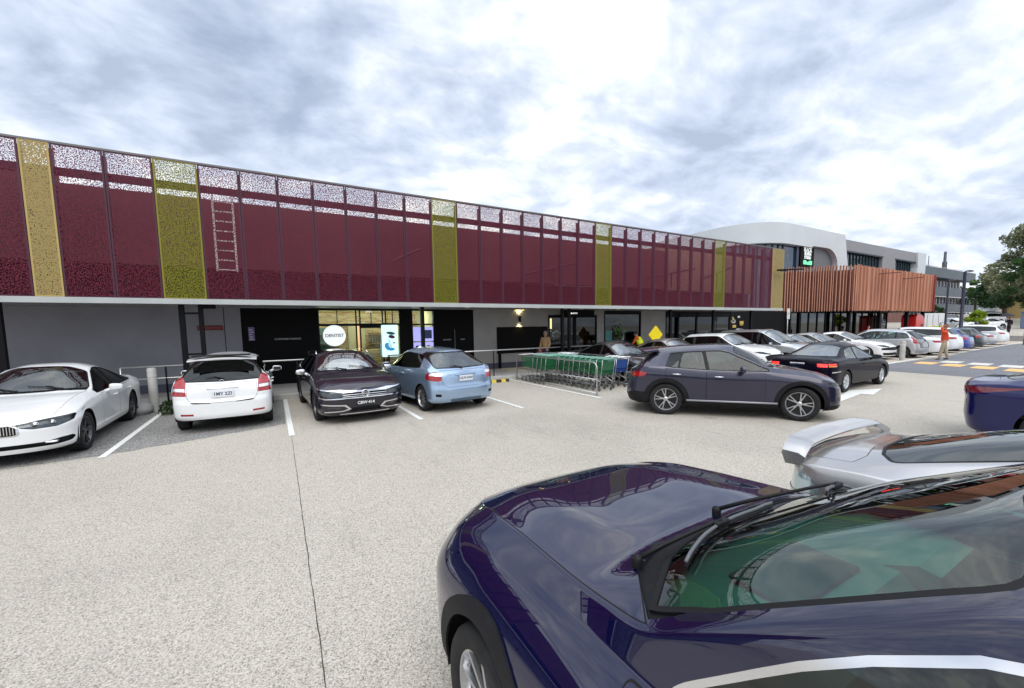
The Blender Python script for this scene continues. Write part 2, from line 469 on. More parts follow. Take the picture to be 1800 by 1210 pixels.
        if len(me.vertices)==len(N) and not flat: me.normals_split_custom_set_from_vertices(N)
        o=bpy.data.objects.new(objname,me); C.objects.link(o); o.parent=parent
        return o

def paint(name,col,metal=.35,rough=.32,flake=0.0,dirt=0.05,spec=.5,coat=1.0,cr=(.02,.09),cior=1.5):
    key='paint_'+name
    if key in MATS: return MATS[key]
    m=pm(key,col,rough,metal,coat=coat,spec=spec); nt=m.node_tree; L=nt.links.new; b=nt.nodes['Principled BSDF']; b.inputs['Coat IOR'].default_value=cior
    out=[n for n in nt.nodes if n.type=='OUTPUT_MATERIAL'][0]
    # inside of the shell is dark lining
    geo=nd(nt,'ShaderNodeNewGeometry'); df=nd(nt,'ShaderNodeBsdfDiffuse'); df.inputs[0].default_value=(.03,.03,.032,1)
    mx=nd(nt,'ShaderNodeMixShader'); L(geo.outputs['Backfacing'],mx.inputs[0]); L(b.outputs[0],mx.inputs[1]); L(df.outputs[0],mx.inputs[2]); L(mx.outputs[0],out.inputs[0])
    # dust towards the sills, with noise
    tc=nd(nt,'ShaderNodeTexCoord'); n=nd(nt,'ShaderNodeTexNoise',ins={'Scale':3.0,'Detail':7,'Roughness':.65}); L(tc.outputs['Object'],n.inputs['Vector'])
    r=ramp(nt,[(.35,0.0),(.8,dirt*3)]); L(n.outputs[0],r.inputs[0])
    mc=nd(nt,'ShaderNodeMixRGB'); mc.inputs[1].default_value=(*col,1); mc.inputs[2].default_value=(.25,.22,.18,1); L(r.outputs[0],mc.inputs[0]); L(mc.outputs[0],b.inputs['Base Color'])
    rr=ramp(nt,[(.3,cr[0]),(.8,cr[1])]); L(n.outputs[0],rr.inputs[0]); L(rr.outputs[0],b.inputs['Coat Roughness'])
    return m
RUB=pm('black_rubber',(.007,.007,.008),.55,spec=.25)
PLA=varied(pm('black_plastic',(.010,.010,.012),.6,spec=.2),8,.3,bump=.15,bscale=300)
GRY=pm('grey_plastic',(.09,.09,.1),.5)
CHR=pm('chrome',(.75,.76,.78),.12,1)
ALU=pm('wheel_alloy',(.55,.56,.58),.28,.9)
DAL=pm('dark_alloy',(.10,.10,.11),.3,.8)
TYR=varied(pm('tyre_rubber',(.016,.016,.017),.75,spec=.3),12,.4)
SEAT=varied(pm('seat_fabric',(.035,.036,.04),.8),20,.3)
DASH=pm('dashboard_plastic',(.03,.032,.034),.6)
REDL=pm('red_lamp',(.32,.004,.006),.12,coat=1)
REDLIT=pm('red_lamp_lit',(.6,.01,.01),.12,coat=1,emit=(1,.04,.03),es=1.2)
WHTL=pm('clear_lamp',(.75,.76,.78),.08,.6,coat=1)
DKL=pm('dark_lamp_housing',(.05,.055,.06),.15,.6,coat=1)
ORL=pm('amber_lamp',(.8,.22,.03),.15,coat=1)
MIR=pm('mirror_glass',(.03,.035,.04),.12,0,spec=.3)
PLW=pm('plate_white',(.7,.72,.74),.35)
PLB=pm('plate_black',(.01,.01,.012),.4)
PTX=pm('plate_text_dark',(.03,.05,.12),.5)
GCL=glass_mat('glass_clear',(.62,.78,.74),1.55)
GTN=glass_mat('glass_tinted',(.16,.19,.19),1.55)
GDK=glass_mat('glass_dark',(.03,.035,.035),1.55)
GTW=glass_mat('glass_windscreen',(.55,.72,.67),1.85)
LENS=glass_mat('lamp_lens',(.9,.93,.95),1.5)

_wheel_cache={}
def wheel_meshes(r,w,style,rimmat):
    k=(r,w,style,rimmat.name)
    if k in _wheel_cache: return _wheel_cache[k]
    rr=r*{'hub':.66,'five':.70,'twin':.72,'ten':.72,'petal':.70}[style]
    t=NB(); hw=w/2
    prof=[(rr*.97,-hw*.8),(rr*1.03,-hw*.95),(r*.93,-hw*1.0),(r*.985,-hw*.82),(r,-hw*.55),(r,hw*.55),(r*.985,hw*.82),(r*.93,hw*1.0),(rr*1.03,hw*.95),(rr*.97,hw*.8)]
    lathe(t,prof,40)
    for k2 in range(3):  # tread grooves
        z=-hw*.4+k2*hw*.4
    bmesh.ops.rotate(t,matrix=Matrix.Rotation(-PI/2,3,'X'),verts=t.verts[:])   # axis -> +y outwards
    bmesh.ops.recalc_face_normals(t,faces=t.faces[:])
    me=bpy.data.meshes.new('wheel'); t.to_mesh(me); t.free(); me.materials.append(TYR)
    for p in me.polygons: p.use_smooth=True
    b=NB()
    lathe(b,[(rr*.97,hw*.8),(rr*1.0,hw*.86),(rr*.96,hw*.84),(rr*.90,hw*.5),(rr*.88,-hw*.7)],40,0)
    lathe(b,[(rr*.9,hw*.05),(rr*.3,hw*.05),(rr*.3,hw*.1)],32,1)    # brake disc / dark back
    lathe(b,[(0.001,hw*.72),(rr*.12,hw*.72),(rr*.2,hw*.62),(rr*.22,hw*.3)],20,0)
    def spoke(a,wi,wo,z=.62,zo=.78,th=.018,mi=0,ri=.14,ro=.95):
        M=Matrix.Rotation(a,4,'Z')
        vs=[(rr*ri,-wi,hw*z),(rr*ri,wi,hw*z),(rr*ro,wo,hw*zo),(rr*ro,-wo,hw*zo)]
        A=[b.verts.new(M@Vector(v)) for v in vs]; B=[b.verts.new(M@Vector((v[0],v[1],v[2]-th))) for v in vs]
        for q in ((A[0],A[1],A[2],A[3]),(B[3],B[2],B[1],B[0]),(A[0],B[0],B[1],A[1]),(A[1],B[1],B[2],A[2]),(A[2],B[2],B[3],A[3]),(A[3],B[3],B[0],A[0])): b.faces.new(q).material_index=mi
    if style=='five':
        for i in range(5): spoke(2*PI*i/5,.035,.022)
    elif style=='twin':
        for i in range(5):
            spoke(2*PI*i/5+.17,.013,.010); spoke(2*PI*i/5-.17,.013,.010)
    elif style=='ten':
        for i in range(10): spoke(2*PI*i/10,.014,.010)
    elif style=='petal':
        for i in range(5):
            spoke(2*PI*i/5,.012,.05,ri=.15,ro=.95); spoke(2*PI*i/5,.004,.03,z=.66,zo=.82,mi=1,ri=.4,ro=.93)
    else:
        for i in range(7): spoke(2*PI*i/7,.04,.035,z=.8,zo=.8)
    bmesh.ops.rotate(b,matrix=Matrix.Rotation(-PI/2,3,'X'),verts=b.verts[:])
    bmesh.ops.recalc_face_normals(b,faces=b.faces[:])
    m2=bpy.data.meshes.new('rim'); b.to_mesh(m2); b.free(); m2.materials.append(rimmat); m2.materials.append(PLB)
    _wheel_cache[k]=(me,m2); return me,m2
def add_wheels(root,sp,steer=0):
    L=sp['L']; r=sp['r']; w=sp.get('tw',.21); me,m2=wheel_meshes(r,w,sp.get('rim','five'),sp.get('rimmat',ALU))
    y=sp['W']/2-w/2-sp.get('win',.015)
    for s,st in ((sp['fa'],steer),(sp['ra'],0)):
        for sg in (1,-1):
            o=bpy.data.objects.new('wheel',me); C.objects.link(o); o.parent=root; o.location=(L/2-s,sg*y,r)
            o.rotation_euler=(0,random.uniform(0,6),(0 if sg>0 else PI)+st)
            q=bpy.data.objects.new('rim',m2); C.objects.link(q); q.parent=o

def std_profile(L,W,H,zn,zh,sc,swt,sp_,srr,zrr,srg,zrg,zt,belt,wtop=.64,kick=.04,tailkick=.05,hoodw=.78,fend=0.02):
    zc=[(0,zn-.035),(.10,zn+.01),(.25,lerp(zn,zh,.34)),(sc*.5,lerp(zn,zh,.66)),(sc*.8,lerp(zn,zh,.93)),(sc,zh),(lerp(sc,swt,.5),lerp(zh,H-.05,.5)+.028),(swt,H-.045),(lerp(swt,sp_,.4),H-.012),(sp_,H),(lerp(sp_,srr,.55),lerp(H,zrr,.36)),(srr,zrr),(lerp(srr,srg,.5),lerp(zrr,zrg,.5)+.02),(srg,zrg),(L-.12,zt),(L,zt-.05)]
    zs=[(0,zn-.13),(.25,zn-.04),(sc*.6,lerp(zn,belt,.62)-.025),(sc+.15,belt-.02),(lerp(sc,srg,.5),belt),(srg-.1,belt+kick),(L-.25,min(belt+kick,zt)-.03),(L,zt-.15)]
    def at(p,s):
        for (a,ya),(b,yb) in zip(p,p[1:]):
            if s<=b: return ya+(yb-ya)*(s-a)/(b-a)
        return p[-1][1]
    zr=[(0,zn-.08),(.15,zn-.015),(sc*.45,at(zc,sc*.45)-.02),(sc*.85,at(zc,sc*.85)-.012),(sc+.05,max(zh-.01,at(zs,sc+.05)+.03)),(sc+.22,max(zh+.01,at(zs,sc+.2)+.045)),(swt+.20,H-.135),(lerp(swt,sp_,.6),H-.10),(sp_,H-.09),(lerp(sp_,srr,.5),lerp(H,zrr,.4)-.09),(srr-.06,zrr-.10),(srg-.10,max(at(zs,srg-.1)+.03,zrg-.05)),(L-.12,zt-.03),(L,zt-.09)]
    wr=[(0,.72),(.3,hoodw-.02),(sc*.8,hoodw),(sc+.1,.84),(sc+.22,.865),(swt+.20,wtop+.03),(sp_,wtop),(srr-.06,wtop-.02),(srg-.10,.80),(L-.1,.80),(L,.76)]
    return dict(zc=zc,zs=zs,zr=zr,wr=wr)
def clip(poly,a,b,c):
    """keep a*x+b*y<=c"""
    out=[];n=len(poly)
    for i in range(n):
        p,q=poly[i],poly[(i+1)%n]; fp=a*p[0]+b*p[1]-c; fq=a*q[0]+b*q[1]-c
        if fp<=0: out.append(p)
        if (fp<0)!=(fq<0) and abs(fp-fq)>1e-12:
            t=fp/(fp-fq); out.append((p[0]+(q[0]-p[0])*t,p[1]+(q[1]-p[1])*t))
    return out
def build_car(name,label,cat,sp,pm_,loc,rz,group=None,steer=0,plate=None,detail=2):
    """sp: spec dictionary. pm_: paint material. detail 0 far, 1 mid, 2 near"""
    root=thing(name,label,cat,(loc[0],loc[1],0),rz,group)
    L,H=sp['L'],sp['H']; W=sp['W']/2; sc,swt,srr,srg=sp['sc'],sp['swt'],sp['srr'],sp['srg']
    S=Shell(sp); f=S.fn; Jn=S.J; X=lambda s:L/2-s
    gm_side=sp.get('gside',GTN); gm_rear=sp.get('grear',gm_side); gm_ws=sp.get('gws',GTW)
    # ---- doors and panel gaps
    dF=sp.get('dF',sc+.28); dB=sp.get('dB',(sc+.28+srg-.55)/2); dR=sp.get('dR',srg-.45); zsill=sp['zb0']+.10; two=sp.get('two_door',False)
    def doorpoly(a,b,tilt0=0,tilt1=0):
        zt=lambda s:f['zs'](s)-.012
        return rounded([(a+tilt0,zsill),(b+tilt1,zsill),(b,zt(b)),(lerp(a,b,.66),zt(lerp(a,b,.66))),(lerp(a,b,.33),zt(lerp(a,b,.33))),(a,zt(a))],[.07,.07,.015,0,0,.015])
    doors=[doorpoly(dF,dB,.0,.0)]+([] if two else [doorpoly(dB+.012,dR,.0,-.10)])
    for i,p in enumerate(doors):
        S.region('gap','side',offs(p,.006)); S.region('door%d'%i,'side',p)
    # bonnet
    hy=lambda s:f['wr'](s)*W*(S_w(S,s)/W)
    ss=[sp.get('bon0',.16)]+[lerp(sp.get('bon0',.16),sc,t) for t in (.15,.3,.5,.7,.85,1.0)]
    bon=[(ss[0],-.1),(ss[0]+.0,.3*W),(ss[0]+.05,.55*W),(ss[0]+.12,.72*W)]+[(s,hy(s)*.985+.0) for s in ss[2:]]+[(sc+sp.get('bonc',.12),f['wr'](sc+sp.get('bonc',.12))*W*.97),(sc+.05+sp.get('bonc',.12)*.35-.04,.6*W),(sc+.05,.45*W),(sc+.01,.25*W),(sc-.01,-.1)]
    fb=lambda c,j:j>Jn*.5
    S.region('gap','top',offs(bon,.006),fb); S.region('bonnet','top',bon,fb)
    # windscreen
    wv=lambda s:f['wr'](s)*W
    co=sp.get('cowl',.07); cc=sp.get('cornr',.16); pw_=sp.get('pilw',.045)
    wsp=[(sc+co,-.1),(sc+co+.005,.25*W),(sc+co+cc*.25,.5*W),(sc+co+cc*.62,.7*W),(sc+co+cc,wv(sc+co+cc+.02)-pw_-.01)]
    wsp+=[(lerp(sc+co+cc+.06,swt+.10,t),wv(lerp(sc+co+cc+.06,swt+.10,t))-pw_) for t in (0,.25,.5,.75,1)]
    bc_=sp.get('bonc',.12); cwl=[(sc+.005,-.1),(sc+.02,.25*W),(sc+.05,.45*W),(sc+.05+bc_*.35-.04,.6*W),(sc+bc_,f['wr'](sc+bc_)*W*.955),(sc+co+cc,wv(sc+co+cc+.02)-pw_+.015),(sc+co+cc*.62+.03,.7*W),(sc+co+cc*.25+.03,.5*W),(sc+co+.03,.25*W),(sc+co+.03,-.1)]
    S.region('cowl','top',cwl,lambda c,j:j>Jn*.5,over=('body','gap'))
    wsp+=[(swt+.075,.45*W),(swt+.035,.25*W),(swt+.015,-.1)]
    wsp=rounded(wsp,[0,0,0,.0,sp.get('crad',.05),0,0,0,0,.05,0,0,0],3)
    fw=lambda c,j:j>Jn*.6 and (L/2-c.x)<swt+.4
    S.region('ws_trim','top',offs(wsp,.02),fw); S.region('windscreen','top',wsp,fw)
    # rear window
    if sp.get('hatch'):
        z0,z1=sp['rwz']; yb,yt=sp.get('rwy',(.66*W,.56*W)); rp=rounded([(-.1,z0),(yb,z0+.02),(yt,z1-.01),(-.1,z1)],[0,.06,.06,0])
        fr=lambda c,j:(L/2-c.x)>L*.72 and j>Jn*.45
        S.region('rw_trim','fv',offs(rp,.022),fr); S.region('rear_window','fv',rp,fr)
        tg0=sp.get('tgz',.62); tp=rounded([(-.1,tg0),(.60*W,tg0),(.70*W,tg0+.12),(sp.get('tgw',.64)*W,z0-.05),(-.1,z0-.05)],[0,.08,.06,.03,0])
        ft=lambda c,j:(L/2-c.x)>L*.85
        S.region('gap','fv',offs(tp,.006),ft,over=('body','gap')); S.region('tailgate','fv',tp,ft)
    else:
        rp=[(srr-.015,-.1),(srr-.03,.3*W),(srr-.07,.48*W)]+[(lerp(srr-.08,srg-.22,t),wv(lerp(srr-.08,srg-.22,t))-.05) for t in (0,.3,.6,1)]+[(srg-.12,.55*W),(srg-.06,.3*W),(srg-.045,-.1)]
        rp=rounded(rp,[0,0,0,.05,0,0,.05,0,0,0],3)
        fr=lambda c,j:j>Jn*.6 and (L/2-c.x)>srr-.5
        S.region('rw_trim','top',offs(rp,.02),fr); S.region('rear_window','top',rp,fr)
        bp=[(srg+.03,-.1),(srg+.02,.3*W),(srg-.03,.60*W),(srg+.0,f['wr'](srg)*W*.97),(L-.2,.76*W),(L-.10,.5*W),(L-.075,-.1)]
        S.region('gap','top',offs(bp,.006),lambda c,j:j>Jn*.5 and (L/2-c.x)>srg-.1); S.region('boot_lid','top',bp,lambda c,j:j>Jn*.5 and (L/2-c.x)>srg-.1)
    # side windows
    zt=lambda s:f['zr'](s)-sp.get('wtopin',.045); zbm=lambda s:f['zs'](s)+sp.get('wbotin',.03)
    s=sc+.15
    while zt(s)-zbm(s)<.03 and s<swt+1: s+=.01
    sa=max(s,sp.get('sa',0)); e0,e1=sp.get('dloend',(srg-.35,srr-.05))   # rear end: bottom s, top s
    n=14; top=[];bot=[]
    ea=max(e0,e1)
    rd=sp.get('dlor',0)
    for t in ([sa+rd*q for q in (0,.02,.06,.13,.22,.35,.5,.7)] if rd else [])+[lerp(sa+rd,ea,i/n) for i in range(n+1)]:
        zz=zt(t)
        if rd and t<sa+rd: zz=zbm(t)+(zz-zbm(t))*math.sqrt(max(0,1-(1-(t-sa)/rd)**2))
        top.append((t,max(zz,zbm(t)+.008))); bot.append((t,zbm(t)))
    D=bot+top[::-1]
    zb_,zt_=zbm(e0),zt(e1)
    # clip by the slanted rear line through (e0,zb_) and (e1,zt_)
    dx,dz=e1-e0,zt_-zb_; a,b=dz,-dx; c=a*e0+b*zb_
    D=clip(D,a,b,c)
    D=rounded(D,.03,2) if 0 else D
    fs_=lambda c,j:c.y>.3*W and j>Jn*.40
    S.region('trim','side',offs(D,sp.get('trimw',.016)),fs_,over=('body','gap','door0','door1','trim'))
    pil=sp.get('pillars',[(dB-.02,dB+.03,.0)])     # (bottom s, top s, half width)
    cuts=[(None)]+pil+[(None)]
    wins=[]
    for i in range(len(pil)+1):
        P=D
        if i>0:
            s0,s1,hw=pil[i-1]; z0,z1=zbm(s0),zt(s1); a,b=(z1-z0),-(s1-s0); l=math.hypot(a,b); P=clip(P,-a/l,-b/l,-(a*s0+b*z0)/l-hw)
        if i<len(pil):
            s0,s1,hw=pil[i]; z0,z1=zbm(s0),zt(s1); a,b=(z1-z0),-(s1-s0); l=math.hypot(a,b); P=clip(P,a/l,b/l,(a*s0+b*z0)/l-hw)
        # clean tiny edges
        Q=[]
        for p in P:
            if not Q or math.hypot(p[0]-Q[-1][0],p[1]-Q[-1][1])>.004: Q.append(p)
        if len(Q)>2: S.region('win%d'%i,'side',Q,fs_); wins.append(i)
    # lamps, grilles and other cut outs: (tag, space, polygon[, filter])
    for it in sp.get('cuts',[]):
        tg,spc,pl=it[0],it[1],it[2]; r_=it[3] if len(it)>3 else .015
        pl=rounded(pl,r_,2) if r_ else pl
        half=lambda c,j,spc=spc:(c.x>0) if spc in('front',) else (c.x<0)
        fl=(lambda c,j,sp_=spc:(c.x>L*.2) and j<Jn*.62) if spc=='front' else ((lambda c,j:(c.x<-L*.2) and j<Jn*sp.get('rj',.62)) if spc=='rear' else ((lambda c,j:c.x>L*.25) if spc=='fv+' else ((lambda c,j:c.x<-L*.25) if spc=='fv-' else ((lambda c,j:c.x<-L*.40) if spc=='fv--' else None))))
        S.region(tg,'fv' if spc[:2]=='fv' else spc,pl,fl)
    # cladding and arches
    r=sp['r']; arc_r=r+sp.get('gapw',.045)
    for s in (sp['fa'],sp['ra']):
        def archp(rad,zz=r):
            return [(s+rad*math.cos(R(a)),zz+rad*math.sin(R(a))) for a in range(-20,201,10)][::-1]+[(s+rad*1.0,-.3),(s-rad*1.0,-.3)][::-1] if 0 else ([(s-rad,-.3)]+[(s+rad*math.cos(R(a)),zz+rad*math.sin(R(a))) for a in range(180,-1,-10)]+[(s+rad,-.3)])
        fy=lambda c,j:c.y>.45*W
        if sp.get('clad'): S.region('cladding','side',archp(arc_r+sp['clad']),fy,over=('body','gap','door0','door1','cladding'))
        S.region('hole','side',archp(arc_r),fy)
    if sp.get('sillz'):
        S.region('cladding' if sp.get('clad') else 'sill','side',[(sp['fa'],-.1),(sp['ra'],-.1),(sp['ra'],sp['sillz']),(sp['fa'],sp['sillz'])],lambda c,j:c.y>.3*W,over=('body','gap'))
    S.finish()
    # ---- parts
    bodymats=[pm_,RUB]
    skip=['body','gap']
    S.extract(['body','gap'],'body',[pm_,RUB],root)
    # arch lips
    for i in range(len(doors)):
        for sd in ('L','R'):
            d_=S.extract('door%d'%i,'door',[pm_],root,side=sd)
            if d_ and detail>=1:
                sg=1 if sd=='L' else -1; hs=(dB if i==0 else dR)-.24; hz=f['zs'](hs)-sp.get('hdz',.13); hy_=W*(1+sp.get('crease',0)*.5)
                b=NB(); tube(b,[(X(hs-.09),sg*(hy_-.012),hz),(X(hs-.08),sg*(hy_+.022),hz),(X(hs+.0),sg*(hy_+.03),hz+.004),(X(hs+.08),sg*(hy_+.022),hz+.004),(X(hs+.09),sg*(hy_-.012),hz)],.012,8)
                for v in b.verts: pass
                obj('door_handle',b,sp.get('hmat',pm_),d_,True)
    S.extract('bonnet','bonnet',[pm_],root)
    S.extract('boot_lid','boot_lid',[pm_],root); S.extract('tailgate','tailgate',[pm_],root)
    S.extract('cowl','cowl',[PLA],root,inset=.012,lip=.012)
    S.extract(['ws_trim'],'windscreen_seal',[RUB],root); S.extract('windscreen','windscreen',[gm_ws],root,inset=.004,lip=.012,lipmat=RUB)
    S.extract('rw_trim','rear_window_seal',[sp.get('rwtrim',RUB)],root); S.extract('rear_window','rear_window',[gm_rear],root,inset=.004,lip=.012,lipmat=RUB)
    S.extract('trim','window_trim',[sp.get('trimmat',RUB)],root,out=.002)
    for i in wins:
        for sd in ('L','R'): S.extract('win%d'%i,'side_window',[gm_side if i==0 else sp.get('gback',gm_side)],root,side=sd,inset=.006,lip=.016,lipmat=RUB)
    S.extract('cladding','wheel_arch_trim',[PLA],root,out=.012,lip=.012)
    S.extract('sill','sill',[sp.get('sillmat',PLA)],root,out=.004,lip=.004)
    for tg in [t for t in S.tags if t.split(':')[0] in PARTDEF]:
        k=tg.split(':')[0]; pn,mt,ins,lens,both=PARTDEF[k]
        mt=sp.get('mats',{}).get(tg,mt)
        for sd in (('both',) if both else ('L','R')):
            o=S.extract(tg,pn,[mt],root,side=sd,inset=max(ins,0),lip=abs(ins)+.004,lipmat=sp.get('lipmats',{}).get(tg,RUB),out=max(-ins,0))
            if lens and o and detail>=1:
                S.extract(tg,'lens',[LENS],o,side=sd,inset=.001)
    # ---- underside, wheel wells, interior
    b=NB(); zb=sp['zb0']
    bx(b,-L/2+.25,L/2-.25,-W+.25,W-.25,zb-.02,zb+.08)
    for s in (sp['fa'],sp['ra']):
        for sg in (1,-1):
            rr=r+.09; seg=12
            for i in range(seg):
                a0,a1=PI*i/seg,PI*(i+1)/seg
                p=[(X(s)+rr*math.cos(a0),r+rr*math.sin(a0)),(X(s)+rr*math.cos(a1),r+rr*math.sin(a1))]
                v=[b.verts.new((p[0][0],sg*(W-.30),p[0][1])),b.verts.new((p[1][0],sg*(W-.30),p[1][1])),b.verts.new((p[1][0],sg*(W-.012),p[1][1])),b.verts.new((p[0][0],sg*(W-.012),p[0][1]))]
                b.faces.new(v)
                c=b.verts.new((X(s),sg*(W-.30),r)); b.faces.new((v[0],v[1],c))
            for q in (1,-1):
                b.faces.new([b.verts.new(t) for t in ((X(s)+q*rr,sg*(W-.30),r),(X(s)+q*rr,sg*(W-.012),r),(X(s)+q*rr,sg*(W-.02),zb),(X(s)+q*rr,sg*(W-.30),zb))])
    obj('underbody',b,RUB,root)
    b=NB(); zc=f['zs'](sc+.8)-.03; i0=sc+.16; i1=(L-.25 if sp.get('hatch') else srg-.25)
    bx(b,X(i1),X(i0),-(W*sp.get('ws',.965)-.11),W*sp.get('ws',.965)-.11,.30,.34)
    for sg in (1,-1): bx(b,X(i1-.1),X(i0+.35),sg*(W*sp.get('ws',.965)-.11)-.02*sg if 0 else min(sg*(W*sp.get('ws',.965)-.11),sg*(W*sp.get('ws',.965)-.09)),max(sg*(W*sp.get('ws',.965)-.11),sg*(W*sp.get('ws',.965)-.09)),.34,zc)
    bx(b,X(i0+.02),X(i0),-(W*sp.get('ws',.965)-.11),W*sp.get('ws',.965)-.11,.34,zc)
    if not sp.get('hatch'): bx(b,X(i1+.12),X(i1-.22),-(W*sp.get('ws',.965)-.11),W*sp.get('ws',.965)-.11,.5,f['zs'](srg-.4)-.03)
    obj('cabin_floor',b,DASH,root)
    b=NB(); zd=sp['zh']-.01; DW=W*sp.get('ws',.965)-.13
    prism(b,[(X(sc+.10),zd-.30),(X(sc+.10),zd-.015),(X(sc+.30),zd+.0),(X(sc+.58),zd+.02),(X(sc+.66),zd-.06),(X(sc+.66),zd-.32)],'y',-DW,DW)
    prism(b,[(X(sc+.52),zd+.015),(X(sc+.62),zd+.06),(X(sc+.68),zd+.05),(X(sc+.68),zd-.02)],'y',-.55,-.20)
    obj('dashboard',b,sp.get('dashmat',DASH),root)
    if detail>=1:
        for row,(s0) in enumerate((sc+1.30,sc+2.02)):
            for sg in (1,-1):
                b=NB(); y=sg*.36
                bxb(b,X(s0+.02),X(s0-.48),y-.25,y+.25,.42,.60,.05)
                M=Matrix.Translation((X(s0+.02),y,.52))@Matrix.Rotation(R(-18),4,'Y')
                hh=min(.60,H-.52-.40) if row==0 else min(.50,f['zr'](s0+.25)-.52-.32); bxb(b,-.12,.0,-.25,.25,0,hh,.05,M=M); bxb(b,-.10,-.02,-.13,.13,hh+.03,hh+.20,.035,M=M)
                obj('seat',b,SEAT,root,True)
        b=NB(); cs=(X(sc+.80),-.36,zd-.05); M=Matrix.Translation(cs)@Matrix.Rotation(R(65),4,'Y')
        pts=[M@Vector((.18*math.cos(t*PI/8),.18*math.sin(t*PI/8),0)) for t in range(16)]
        tube(b,pts,.014,6,closed=True); tube(b,[M@Vector((-.18,0,0)),M@Vector((.18,0,0))],.016,6); tube(b,[M@Vector((0,0,0)),M@Vector((0,0,.12))],.03,6)
        obj('steering_wheel',b,RUB,root,True)
    add_wheels(root,sp,steer)
    # mirrors
    for sg in (1,-1):
        b=NB(); sm_=sp.get('mirs',sc+.50); ms=sp.get('mirz',f['zs'](sm_)+.06)
        t=bmesh.new(); bmesh.ops.create_icosphere(t,subdivisions=3,radius=1)
        for v in t.verts:
            c=v.co; e=.55; c=Vector([math.copysign(abs(q)**e,q) for q in c]); 
            v.co=(X(sm_)+(.055*c.x*(1 if c.x>0 else .6)),sg*(W+.125)+.105*c.y,ms+.065*c.z*(1-.15*c.y*sg))
        me=bpy.data.meshes.new('t'); t.to_mesh(me); t.free(); b.from_mesh(me); bpy.data.meshes.remove(me)
        tube(b,[(X(sm_),sg*(W+.06),ms-.03),(X(sm_-.04),sg*(W-.06),ms-.085)],[.028,.035],8)
        mo=obj('wing_mirror',b,sp.get('mirmat',pm_),root,True)
        b=NB(); bxb(b,X(sm_)-.038,X(sm_)-.030,sg*(W+.125)-.085,sg*(W+.125)+.085,ms-.045,ms+.045,.003,1)
        obj('mirror_face',b,MIR,mo)
    # plates
    if plate:
        for end,txt,white,z in plate:
            xx=(L/2-sp.get('pfi',.005)) if end=='f' else -(L/2-sp.get('pri',.03)); sg=1 if end=='f' else -1
            hw,hh=.186,.067; b=NB(); bxb(b,min(xx,xx+sg*.014),max(xx,xx+sg*.014),-hw,hw,z-hh,z+hh,.004,1)
            po=obj('number_plate',b,PLW if white else PLB,root)
            xf=xx+sg*.0155
            M=Matrix.Translation((xf,0,z))@Matrix.Rotation(PI/2*sg,4,'Z')@Matrix.Rotation(PI/2,4,'X')
            text_mesh('plate_text',txt,.088,PTX if white else PLW,po,.001,M,bold=.002,sx=1.0)
    if sp.get('rails') and detail>=1:
        for sg in (1,-1):
            b=NB(); a0,a1=swt+.25,srr-.05; pts=[]
            for i in range(13):
                s=lerp(a0,a1,i/12); y=f['wr'](s)*W+.005; z=f['zr'](s)+.035+ (.035 if 0<i<12 else -.01); pts.append((X(s),sg*y,z))
            tube(b,pts,.014,8); obj('roof_rail',b,sp.get('railmat',RUB),root,True)
    if sp.get('wipers',1) and detail>=1:
        for (y0,y1,s0_,s1_) in ((.45,-.02,.10,.16),(-.10,-.56,.06,.22)):
            b=NB(); 
            def onws(s,y,h=.02):
                k=(y/W)**2; z=lerp(f['zc'](s),f['zr'](s),min(1,k*1.6)); return (X(s),y,z+h)
            tube(b,[onws(sc+s0_,y0),onws(sc+(s0_+s1_)/2,(y0+y1)/2),onws(sc+s1_,y1)],.007,6)
            tube(b,[onws(sc+.02,y0+.0,.03),onws(sc+s0_+.02,(y0*2+y1)/3,.035),onws(sc+(s0_+s1_)/2,(y0+y1)/2,.03)],.009,6)
            obj('wiper',b,RUB,root,True)
    for fx in sp.get('extra',[]): fx(root,S,sp,pm_)
    S.bm.free()
    return root
def S_w(S,s):
    for (a,wa),(b,wb) in zip(S.st,S.st[1:]):
        if a<=s<=b and b>a: return wa+(wb-wa)*(s-a)/(b-a)
    return S.W
# tag -> (part name, default material, inset(+)/raise(-), lens, both sides in one mesh)
PARTDEF={
 'grille':('grille',PLA,.03,False,True),'intake':('lower_grille',PLA,.035,False,True),'bumper':('bumper_trim',PLA,-.004,False,True),
 'head':('headlight',DKL,.03,True,False),'tail':('tail_light',REDL,.004,False,False),'tailw':('reversing_lamp',WHTL,.005,False,False),'tailo':('indicator_lamp',ORL,.005,False,False),
 'fog':('fog_lamp',DKL,.02,True,False),'refl':('reflector',REDL,.003,False,False),'brightwork':('chrome_strip',CHR,-.005,False,True),
 'pocket':('bumper_vent',PLA,.02,False,False),'diff':('diffuser',PLA,-.003,False,True),'roofglass':('panoramic_roof',RUB,-.001,False,True)}

